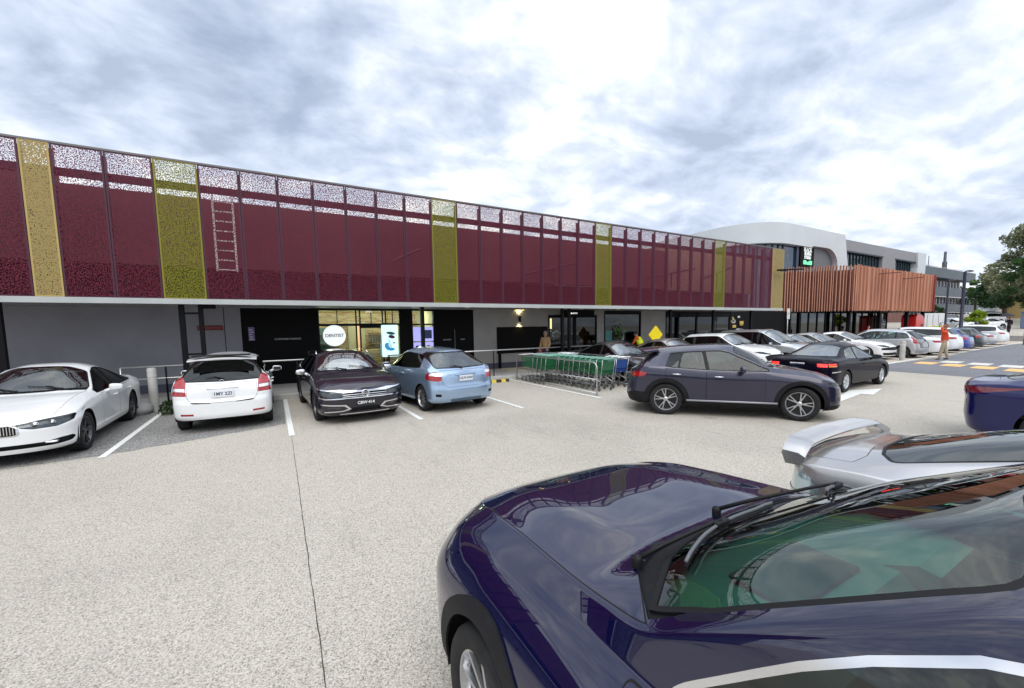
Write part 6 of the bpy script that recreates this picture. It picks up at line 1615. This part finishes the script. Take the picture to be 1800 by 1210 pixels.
far('s','silver saloon on the raised car park left of the small lime tree',P_SIL,72,17.8,R(170),G2)
far('s','white saloon on the raised car park right of the small lime tree',P_WHITE,72,14.6,R(150),G2)
far('u','white suv on the raised car park above the dark figure',P_WHT2,80,16.2,R(150),G2)
far('w','pale grey estate on the raised car park below the long white van',P_SILG,86,17.2,R(160),G2)
# long white van
vn=thing('parked_van','long white panel van at the top of the raised car park','van',(95,18.0,gz(95,18)),R(172))
b=NB(); prism(b,rounded([(-3,.35),(3,.35),(3.05,1.0),(2.2,1.35),(1.5,2.35),(-2.9,2.4),(-3.05,1.0)],[.1,.1,.2,.2,.25,.2,.1],4),'y',-1,1); bmesh.ops.bevel(b,geom=[e for e in b.edges if abs(e.verts[0].co.y-e.verts[1].co.y)<.01],offset=.06,segments=2,affect='EDGES'); obj('body',b,P_WHITE,vn,True,angle=40)
for sg in (1,-1):
    b=NB(); prism(b,[(1.0,1.3),(2.0,1.35),(1.4,2.1),(1.0,2.15)],'y',sg*1.003-.004,sg*1.003+.004); obj('side_window',b,GDK,vn)
me,m2=wheel_meshes(.36,.22,'hub',ALU)
for x in (-2,2):
    for sg in (1,-1): o=bpy.data.objects.new('wheel',me); C.objects.link(o); o.parent=vn; o.location=(x,sg*.92,.36); o.rotation_euler=(0,0,0 if sg>0 else PI); q=bpy.data.objects.new('rim',m2); C.objects.link(q); q.parent=o

# royal blue fastback at the right edge
sp=spec('sedan',4.85,1.86,1.45,zn=.72,zh=1.0,sc=1.25,swt=2.05,sp=2.5,srr=3.05,zrr=1.38,srg=4.45,zrg=1.07,zt=1.05,belt=.97,fo=.9,wb=2.9,r=.34,rim='twin',gside=GDK,gback=GDK,grear=glass_mat('rear_pale',(.15,.2,.3),2.2),pillars=[(2.75,2.8,.02),(3.6,3.5,.02)],dloend=(4.0,3.8),
  rlean=[(0,.16),(.3,.06),(.5,.02),(.75,.03),(.9,.0),(1.0,.01),(1.2,.03)],crease=.015,
  cuts=[('tail','rear',[(.45,.86),(.95,.84),(1.25,.90),(1.62,.985),(1.2,.955),(.80,.95),(.45,.93)],.015),('head','front',[(.42,.58),(.9,.62),(1.12,.74),(.95,.74),(.42,.66)])],rj=.66)
sp['mats']={'tail':pm('tail_dark_red',(.14,.008,.02),.1,coat=1)}
build_car('parked_car','royal blue fastback with slim dark red lamp at the right edge','car',sp,P_BLUE,(10.5,-.22),DN,None)

# silver saloon with a tall boot spoiler
sp=spec('sedan',4.62,1.78,1.42,zn=.68,zh=.95,sc=1.25,swt=2.0,sp=2.5,srr=3.12,zrr=1.34,srg=4.12,zrg=1.03,zt=.98,belt=.92,fo=.9,wb=2.7,r=.32,rim='five',gside=GTN,grear=glass_mat('rear_green',(.35,.55,.5),2.1),dloend=(3.7,3.2),
  rlean=[(0,.12),(.3,.02),(.5,.0),(.7,.02),(.9,.04),(1.1,.08)],tail=(.42,3.0),
  cuts=[('tailw','rear',[(.50,.70),(.80,.70),(1.06,.73),(1.10,.78),(1.0,.85),(.50,.86)],.02)],rj=.6)
sp['mats']={'tailw':pm('lamp_silver_clear',(.5,.62,.66),.12,.7,coat=1)}
def tall_spoiler(root,S,sp,pm_):
    L=sp['L']; b=NB(); rows=[]; n=30; Wd=.80
    for i in range(-n,n+1):
        t=i/n; y=Wd*math.copysign(abs(t)**1.0,t); k=abs(t)
        up=1-max(0,(k-.72)/.28)**2.0; lift=.075*up; fwd=.0+.10*k**3
        zb_=.985; z=zb_+lift-.015*k; c=-L/2+.09+fwd*.6; ch=.18*(1-.15*k**4)
        th=.034+.05*max(0,(k-.66)/.34)
        P=[(c-ch*.45,y,z+.020),(c-ch*.5,y,z-.004),(c-ch*.3,y,z-th),(c+ch*.5,y,z-th*.9),(c+ch*.62,y,z-.006),(c+ch*.3,y,z+.018)]
        rows.append([b.verts.new(p) for p in P])
    for a,c in zip(rows,rows[1:]):
        for k in range(6): b.faces.new((a[k],c[k],c[(k+1)%6],a[(k+1)%6]))
    b.faces.new(rows[0]); b.faces.new(rows[-1][::-1]); bmesh.ops.recalc_face_normals(b,faces=b.faces[:])
    o=obj('boot_spoiler',b,pm_,root,True,angle=50)
    b=NB(); bxb(b,-L/2+.165,-L/2+.185,-.14,.14,1.028,1.042,.004,1); obj('brake_lamp',b,REDL,o)
sp['extra']=[tall_spoiler]
build_car('parked_car','silver saloon with a tall wraparound boot spoiler beside the navy suv','car',sp,P_SILG,(4.28,-.50),DN,None)

# foreground navy suv
sp=dict(L=4.55,W=2.02,H=1.70,sig=.032,ws=.83,side=[(1.0,.28),(1.0,.50),(1.005,.64),(.985,.75),(.93,.86),(.875,.955)],dlor=.35,
  zc=[(0,.74),(.05,.88),(.13,.945),(.30,1.005),(.55,1.055),(.9,1.09),(1.2,1.107),(1.40,1.113),(1.9,1.42),(2.30,1.62),(2.6,1.70),(3.1,1.725),(3.95,1.66),(4.4,1.14),(4.5,1.05),(4.55,.95)],
  zs=[(0,.74),(.2,.87),(.45,.945),(.9,.985),(1.6,1.01),(3,1.05),(4.2,1.08),(4.45,1.02),(4.55,.9)],
  zr=[(0,.80),(.12,.915),(.35,.985),(.6,1.03),(.95,1.058),(1.35,1.078),(1.66,1.105),(1.73,1.125),(2.36,1.54),(2.65,1.625),(3.1,1.645),(3.95,1.56),(4.35,1.12),(4.55,.92)],
  wr=[(0,.68),(.25,.70),(1.0,.74),(1.5,.77),(1.72,.79),(2.40,.66),(2.7,.625),(3.3,.62),(4.0,.645),(4.4,.74),(4.55,.74)],
  sc=1.40,swt=2.26,sa=1.86,dome=.007,srr=3.95,srg=4.35,zh=1.11,fa=1.05,ra=3.72,r=.36,zb0=.26,zb=[(0,.30),(.5,.26),(4,.26),(4.55,.32)],hatch=True,rwz=(1.15,1.5),rim='ten',tw=.235,
  clad=.075,win=-.01,sillz=.40,nn=34,nm=110,J=64,nose=(.70,2.7),crease=.006,cowl=.10,cornr=.30,pilw=.075,bonc=.30,crad=.14,gside=glass_mat('glass_dusk',(.20,.30,.30),1.7),gws=glass_mat('windscreen_green',(.34,.86,.70),1.75),dashmat=pm('dashboard_grey',(.22,.25,.245),.7),
  trimmat=pm('chrome_satin',(.78,.79,.82),.10,1),trimw=.017,wtopin=.085,dF=1.72,dB=2.75,dR=3.7,mirs=2.25,dloend=(4.05,3.95),pillars=[(2.78,2.84,.03)],rails=True,railmat=CHR,wipers=0,
  flean=[(0,.16),(.25,.06),(.45,.0),(.62,.0),(.8,.03),(.92,.06),(1.2,.1)],bon0=.10,
  cuts=[('head','front',[(.58,.66),(.80,.66),(1.02,.74),(1.06,.80),(.95,.83),(.58,.79)],.02),('grille','front',[(-.1,.60),(.54,.60),(.56,.80),(-.1,.82)],.02),('bumper','front',[(-.1,.16),(1.1,.16),(1.1,.40),(.8,.42),(-.1,.36)],.03),('fog','front',[(.74,.46),(.92,.46),(.92,.54),(.74,.54)],.02)])
sp['mats']={'head':pm('headlight_bright',(.8,.82,.85),.1,.5,coat=1)}
def big_wipers(root,S,sp,pm_):
    L=sp['L']; W=sp['W']/2; f=S.fn; sc=sp['sc']
    ring=[v for v in S.bm.verts if v.co.z>.98 and sc-.1<L/2-v.co.x<sc+1.0]
    def zat(s,y):
        best=sorted(((v.co.x-(L/2-s))**2+(v.co.y-abs(y))**2,v.co.z) for v in ring)[:4]
        w=[1/(d+1e-5) for d,_ in best]; return sum(a*z for a,(_,z) in zip(w,best))/sum(w)
    def on(s,y,h): return Vector((L/2-s,y,zat(s,y)+h))
    for (py,ps,ty,ts,m) in ((.60,1.62,-.08,1.60,1),(-.04,1.50,-.66,1.72,1)):
        # blade, following the glass
        b=NB(); n=14; e0=(ty,ts); e1=(ty+(py-ty)*.93,ts-.02+.09)
        P=[]
        for i in range(n+1):
            t=i/n; y=lerp(e0[0],e1[0],t); s=lerp(e0[1],e1[1],t)-.05*math.sin(PI*t); P.append(on(s,y,.022))
        tube(b,P,.0065,8)
        bl=obj('wiper_blade',b,pm('wiper_grey',(.10,.105,.115),.35),root,True)
        b=NB(); tube(b,[p-Vector((0,0,.018)) for p in P],.005,6); obj('rubber_strip',b,RUB,bl)
        mid=P[n//2]
        b=NB(); piv=on(ps-.13,py-.02,.03); M0=Matrix.Translation(mid); bxb(b,mid.x-.014,mid.x+.014,mid.y-.04,mid.y+.04,mid.z-.008,mid.z+.014,.006,2)
        A=[piv,piv.lerp(mid,.3)+Vector((0,0,.012)),piv.lerp(mid,.8)+Vector((0,0,.016)),mid+Vector((0,0,.014))]
        tube(b,A,[.010,.009,.007,.006],8); lathe(b,[(.019,-.03),(.020,.0),(.014,.012),(.001,.016)],14,M=Matrix.Translation(piv))
        obj('wiper_arm',b,RUB,root,True)
def dash_items(root,S,sp,pm_):
    L=sp['L']; zd=sp['zh']
    b=NB(); bxb(b,L/2-sp['sc']-.50,L/2-sp['sc']-.28,-.10,.34,zd+.0,zd+.018,.008,2); obj('dashboard_tray',b,pm('tray_dark_green',(.05,.06,.06),.6),root,True)
    b=NB(); r_=random.Random(2)
    for k in range(2):
        x=L/2-sp['sc']-.26-.05*r_.random(); y=.14+.11*k; bx(b,x,x+.022,y,y+.03,zd+.0,zd+.004)
    obj('paper_scraps',b,pm('paper_yellow',(.9,.7,.05),.6),root)
sp['extra']=[big_wipers,dash_items,badge(0,.70,.05,end='f')]
NAVY=build_car('foreground_suv','glossy deep navy suv filling the lower right foreground','car',sp,P_NAVY,(1.665,.225),UP,None,steer=R(0))
NAVY.name='parked_car'
# ------------------------------------------------------------------ people
def skin_obj(name,V,Ed,Rd,mat,parent,sub=2):
    me=bpy.data.meshes.new('t'); me.from_pydata([Vector(v) for v in V],Ed,[]); o=bpy.data.objects.new('t',me); C.objects.link(o)
    m=o.modifiers.new('s','SKIN'); s=o.modifiers.new('u','SUBSURF'); s.levels=sub; s.render_levels=sub
    for i,r_ in enumerate(Rd):
        sv=me.skin_vertices[0].data[i]; sv.radius=(r_,r_) if not hasattr(r_,'__len__') else r_; sv.use_root=(i==0)
    dg=bpy.context.evaluated_depsgraph_get(); m2=bpy.data.meshes.new_from_object(o.evaluated_get(dg)); bpy.data.objects.remove(o)
    m2.name=name; m2.materials.clear(); m2.materials.append(mat)
    for p in m2.polygons: p.use_smooth=True
    q=bpy.data.objects.new(name,m2); C.objects.link(q); q.parent=parent; return q
SKIN=pm('skin',(.42,.24,.17),.6)
def person(loc,rz,h,lb,shirt,trous,hair,arms=((.0,.0),(.0,.0)),stride=.12,lean=0,cap=None,bag=False,sleeve=True,vest=None,shoes=(.02,.02,.025)):
    """local facing +y. arms: list of (elbow, hand) offsets from the shoulder for left(-x) and right(+x)"""
    k=h/1.75; t=thing('person',lb,'person',loc,rz)
    def q(x,y,z): # lean the upper body about the hip
        if z>.92: c,s=math.cos(lean),math.sin(lean); dz=z-.92; y,z=y+dz*s,.92+dz*c
        return Vector((x,y,z))*k
    hd=q(0,.02,1.62)
    aL,aR=arms
    V=[q(0,0,.95),q(0,0,1.15),q(0,0,1.38),q(0,.0,1.47),q(0,.02,1.55),q(0,.02,1.68)]
    sh=[q(-.17,0,1.42),q(.17,0,1.42)]
    V+=[sh[0],sh[0]+Vector(aL[0])*k,sh[0]+Vector(aL[1])*k,sh[1],sh[1]+Vector(aR[0])*k,sh[1]+Vector(aR[1])*k]
    hip=[q(-.095,0,.90),q(.095,0,.90)]; kn=[q(-.10,stride*.6,.50),q(.10,-stride*.3,.50)]; an=[q(-.10,stride,.09),q(.10,-stride,.10)]; to=[q(-.11,stride+.16,.03),q(.11,-stride+.16,.03)]
    V+=[hip[0],kn[0],an[0],to[0],hip[1],kn[1],an[1],to[1]]
    E2=[(0,1),(1,2),(2,3),(3,4),(4,5),(2,6),(6,7),(7,8),(2,9),(9,10),(10,11),(0,12),(12,13),(13,14),(14,15),(0,16),(16,17),(17,18),(18,19)]
    Rr=[.12,.115,.13,.06,.075,.09,.06,.042,.034,.06,.042,.034,.085,.058,.042,.035,.085,.058,.042,.035]
    body=skin_obj('body',V,E2,[r_*k*.92 for r_ in Rr],SKIN,t)
    # hands: palm and five fingers
    for a in (aL,aR):
        i=0 if a is aL else 1; hp_=sh[i]+Vector(a[1])*k; d=(Vector(a[1])-Vector(a[0])).normalized(); sd=d.cross(Vector((0,1,0))); sd=sd.normalized() if sd.length>.1 else Vector((1,0,0))
        HV=[hp_,hp_+d*.07*k]; HE=[(0,1)]; HR=[.024*k,.026*k]
        for f_,(o_,l_) in enumerate(((-.028,.075),(-.01,.085),(.01,.08),(.028,.06))):
            n0=len(HV); HV+=[hp_+d*.09*k+sd*o_*k,hp_+d*(.09+l_)*k+sd*o_*k*1.1+Vector((0,.02,0))*k]; HE+=[(1,n0),(n0,n0+1)]; HR+=[.010*k,.008*k]
        n0=len(HV); HV+=[hp_+d*.05*k+sd*.045*k]; HE+=[(0,n0)]; HR+=[.011*k]
        skin_obj('hand',HV,HE,HR,SKIN,t,1)
    # shirt
    sv=[q(0,0,.90),q(0,0,1.12),q(0,0,1.36),q(0,0,1.46),sh[0],sh[0]+Vector(aL[0])*k,sh[0]+(Vector(aL[0]).lerp(Vector(aL[1]),.9 if sleeve else .1))*k,sh[1],sh[1]+Vector(aR[0])*k,sh[1]+(Vector(aR[0]).lerp(Vector(aR[1]),.9 if sleeve else .1))*k]
    skin_obj('shirt',sv,[(0,1),(1,2),(2,3),(2,4),(4,5),(5,6),(2,7),(7,8),(8,9)],[x*k for x in (.165,.155,.165,.085,.085,.065,.05,.085,.065,.05)],shirt,t)
    tv=[q(0,0,.98),q(0,0,.90),hip[0],kn[0],an[0]+Vector((0,0,.02)),hip[1],kn[1],an[1]+Vector((0,0,.02))]
    skin_obj('trousers',tv,[(0,1),(1,2),(2,3),(3,4),(1,5),(5,6),(6,7)],[x*k for x in (.125,.13,.10,.078,.065,.10,.078,.065)],trous,t)
    for i in (0,1): skin_obj('shoe',[an[i]+Vector((0,-.04,-.035)),an[i]+Vector((0,.05,-.04)),to[i]],[(0,1),(1,2)],[.045*k,.045*k,.035*k],pm('shoe_dark',shoes,.6),t,1)
    # head details
    c=q(0,.02,1.66)
    b=NB(); bmesh.ops.create_uvsphere(b,u_segments=20,v_segments=14,radius=1)
    for v in b.verts: v.co=Vector((v.co.x*.082,v.co.y*.10,v.co.z*.12))*k+c-Vector((0,0,.015))
    obj('face',b,SKIN,t,True)
    b=NB(); bmesh.ops.create_uvsphere(b,u_segments=20,v_segments=14,radius=1)
    bmesh.ops.delete(b,geom=[v for v in b.verts if v.co.z<-.25 or (v.co.y>.35 and v.co.z<.45)],context='VERTS')
    for v in b.verts: v.co=Vector((v.co.x*.090,v.co.y*.108,v.co.z*.122))*k+c+Vector((0,-.006,-.005))
    obj('cap' if cap else 'hair',b,cap or hair,t,True)
    b=NB(); 
    for sx in (-.03,.03): bxb(b,sx-.012,sx+.012,.095,.10,.0,.010,.002,1)
    bxb(b,-.012,.012,.095,.122,-.045,.0,.005,1); bxb(b,-.022,.022,.09,.097,-.068,-.058,.002,1)
    for v in b.verts: v.co=v.co*k+c-Vector((0,0,.01))
    obj('facial_features',b,pm('feature_dark',(.2,.09,.07),.6),t)
    if vest:
        skin_obj('vest',[q(0,0,.96),q(0,0,1.14),q(0,0,1.36),q(0,0,1.44)],[(0,1),(1,2),(2,3)],[x*k for x in (.19,.185,.19,.11)],vest,t)
    if bag:
        b=NB(); bxb(b,.18,.30,-.16,.12,.72,.98,.03,2); obj('shoulder_bag',b,pm('bag_pink',(.45,.16,.12),.6),t,True); 
    return t
OR_=pm('shirt_orange_red',(.62,.06,.015),.8); KH=pm('trousers_khaki',(.36,.30,.21),.85); TANJ=pm('jacket_tan',(.42,.26,.13),.85); NVY=pm('trousers_navy',(.02,.025,.06),.85); HV=pm('vest_lime',(.70,.85,.02),.6); DRK=pm('coat_dark',(.015,.015,.03),.85); RD=pm('top_red',(.35,.03,.03),.8)
HAIR=pm('hair_auburn',(.22,.06,.025),.7); HAIRD=pm('hair_dark',(.03,.02,.02),.7); CAPG=pm('cap_grey',(.30,.30,.30),.8)
person((29.4,7.2,.006),R(15),1.76,'man in an orange red shirt and khaki trousers walking at the crossing, one hand raised',OR_,KH,HAIR,arms=(((-.16,.10,-.02),(-.10,.14,.26)),((.07,.03,-.27),(.16,-.02,-.50))),stride=.15)
person((10.35,15.1,.145),R(120),1.66,'person in a tan jacket and grey cap walking past the dark entrance',TANJ,NVY,HAIRD,arms=(((-.05,.02,-.27),(-.03,.18,-.45)),((.05,.02,-.27),(.03,.16,-.42))),stride=.2,cap=CAPG,bag=True)
person((15.55,14.35,.145),R(10),1.62,'worker in a lime safety vest bending beside the yellow diamond sign',pm('sleeve_orange',(.55,.10,.02),.8),NVY,HAIRD,arms=(((-.08,.08,-.25),(-.05,.25,-.42)),((.08,.08,-.25),(.05,.25,-.42))),stride=.05,lean=R(30),vest=HV)
person((45.2,15.9,.01),R(190),1.60,'small person in a red top standing under the copper canopy',RD,DRK,HAIRD,arms=(((-.06,.02,-.27),(-.05,.12,-.5)),((.06,.02,-.27),(.05,.12,-.5))),stride=.08)
um=person((66.5,11.6,gz(66.5,11.6)),R(80),1.70,'dark coated figure under a dark umbrella on the raised car park',DRK,DRK,HAIRD,arms=(((-.06,.02,-.27),(-.05,.12,-.5)),((.06,.10,-.22),(.04,.25,.05))),stride=.2)
b=NB(); lathe(b,[(.001,.35),(.25,.30),(.48,.12),(.55,.0)],12); tube(b,[(0,0,.4),(0,0,-.75)],.01,5)
uo=tag(obj('umbrella',b,pm('umbrella_black',(.012,.012,.02),.7)),'dark umbrella held over the figure on the raised car park','umbrella'); uo.location=(66.25,11.75,gz(66.5,11.6)+1.78)

# ------------------------------------------------------------------ trolleys and their bay
GRNP=pm('trolley_green',(.006,.12,.04),.45,coat=.3); GRNL=pm('trolley_green_light',(.03,.26,.14),.45); TGR=pm('trolley_steel',(.45,.46,.46),.3,.8); BLP=pm('trolley_blue',(.012,.06,.26),.45); TWH=pm('trolley_handle_white',(.75,.78,.76),.4)
def bar(b,p,q,r_): tube(b,[p,q],r_,4,cap=False)
def trolley_parts(col,rim,handle):
    t=thing('shopping_trolley','','trolley')
    b=NB(); z0,z1=.50,.93
    F=lambda u,v:None
    def P(side,u,w):  # side -1/1, u 0 rear..1 front, w 0 bottom..1 top
        hw=lerp(lerp(.20,.26,w),lerp(.15,.19,w),u); x=lerp(lerp(-.33,-.40,w),lerp(.36,.46,w),u); return Vector((x,side*hw,lerp(lerp(z0,z0+.06,u),z1,w)))
    for sd in (1,-1):
        for i in range(13): bar(b,P(sd,i/12,0),P(sd,i/12,1),.006)
        for j in range(6): bar(b,P(sd,0,j/5),P(sd,1,j/5),.006)
        b.faces.new([b.verts.new(P(sd,u,w)) for u,w in ((0,.02),(1,.02),(1,.30),(0,.30))])
    for e in (0,1):
        for i in range(7): bar(b,P(1,e,0).lerp(P(-1,e,0),i/6),P(1,e,1).lerp(P(-1,e,1),i/6),.006)
        for j in range(6): bar(b,P(1,e,j/5),P(-1,e,j/5),.006)
        if e==0: b.faces.new([b.verts.new(v) for v in (P(1,e,.35),P(-1,e,.35),P(-1,e,.95),P(1,e,.95))])
    for i in range(9): bar(b,P(1,i/8,0),P(-1,i/8,0),.006)
    obj('basket',b,col,t)
    b=NB(); R4=[P(1,0,1),P(1,1,1),P(-1,1,1),P(-1,0,1)]; tube(b,R4,.016,6,closed=True); obj('basket_rim',b,rim,t,True)
    b=NB()
    for sd in (1,-1): tube(b,[(-.42,sd*.25,.98),(-.36,sd*.24,.60),(-.30,sd*.24,.22),(-.22,sd*.24,.17),(.40,sd*.17,.17)],.013,6); tube(b,[(-.30,sd*.24,.30),(.25,sd*.17,.48)],.012,6)
    tube(b,[(.40,-.17,.17),(.40,.17,.17)],.013,6); obj('chassis',b,TGR,t,True)
    b=NB(); tube(b,[(-.47,-.27,1.0),(-.47,.27,1.0)],.019,8); bxb(b,-.49,-.45,-.12,.12,.985,1.03,.008,1); obj('handle',b,handle,t,True)
    for x,w in ((-.26,.24),(.38,.17)):
        for sd in (1,-1):
            b=NB(); lathe(b,[(.001,-.014),(.058,-.014),(.062,0),(.058,.014),(.001,.014)],14,M=Matrix.Translation((x,sd*w,.062))@Matrix.Rotation(PI/2,4,'X')); bx(b,x-.012,x+.012,sd*w-.02,sd*w-.015,.06,.17); bx(b,x-.012,x+.012,sd*w+.015,sd*w+.02,.06,.17); obj('wheel',b,pm('castor_grey',(.12,.12,.12),.5),t)
    return t
proto_t=trolley_parts(GRNP,GRNL,pm('trolley_handle_green',(.20,.42,.33),.4))
rr=random.Random(9)
for k in range(12):
    o=proto_t if k==0 else copy_tree(proto_t)
    o.location=(8.72+rr.uniform(-.03,.03),9.75+.27*k,0); o.rotation_euler=(0,0,PI/2+R(rr.uniform(-2,2)))
    o['label']='green shopping trolley nearest the aisle in the nested green row' if k==0 else ('green shopping trolley at the kerb end of the nested green row' if k==11 else 'green shopping trolley nested in the middle of the green row'); o['group']='green trolleys nested in the bay'
for k in range(4):
    o=copy_tree(proto_t); o.location=(8.2,12.05+.27*k,0); o.rotation_euler=(0,0,PI/2+R(4)); o['label']='green shopping trolley in the short second row by the rail'; o['group']='green trolleys in the short row'
pb=trolley_parts(BLP,TGR,TWH)
for k in range(3):
    o=pb if k==0 else copy_tree(pb); o.location=(9.55,10.0+.28*k,0); o.rotation_euler=(0,0,PI/2+R(-2)); o['label']='blue shopping trolley nearest the aisle in the blue row' if k==0 else 'blue shopping trolley nested in the blue row behind the green ones'; o['group']='blue trolleys nested in the bay'
for k in range(3):
    o=copy_tree(pb); o.location=(9.0,12.95+.0*k,0) if 0 else (9.45,12.5+.27*k,0); o.rotation_euler=(0,0,PI/2); o['label']='blue shopping trolley at the kerb end of the bay'; o['group']='blue trolleys at the kerb'
BR=thing('trolley_bay_rail','grey tubular trolley bay rail with rounded near corner','rail',(7.95,0,0))
def rail(x,y0,y1,h,name,mt=STL):
    b=NB(); pts=[(x,y1,0),(x,y1,h)]+[(x,y0+.18,h)]+[(x,y0+.18-.18*math.sin(R(a)),h-.18+.18*math.cos(R(a))) for a in (22,45,68,90)]+[(x,y0,0)]
    tube(b,pts,.022,8); tube(b,[(x,y0,h*.48),(x,y1,h*.48)],.015,8); tube(b,[(x,y0,.06),(x,y1,.06)],.02,8); obj(name,b,mt,BR,True)
rail(0,9.0,13.55,.95,'side_rail'); rail(2.15,9.1,13.55,.95,'side_rail')
b=NB(); tube(b,[(0,13.55,.95),(2.15,13.55,.95)],.025,8); obj('end_rail',b,STL,BR,True)
for x,y in ((0,9.0),(0,13.55),(2.15,9.1)):
    b=NB(); bxb(b,x-.06,x+.06,y-.06,y+.06,0,.012,.003,1); obj('foot_plate',b,STL,BR)
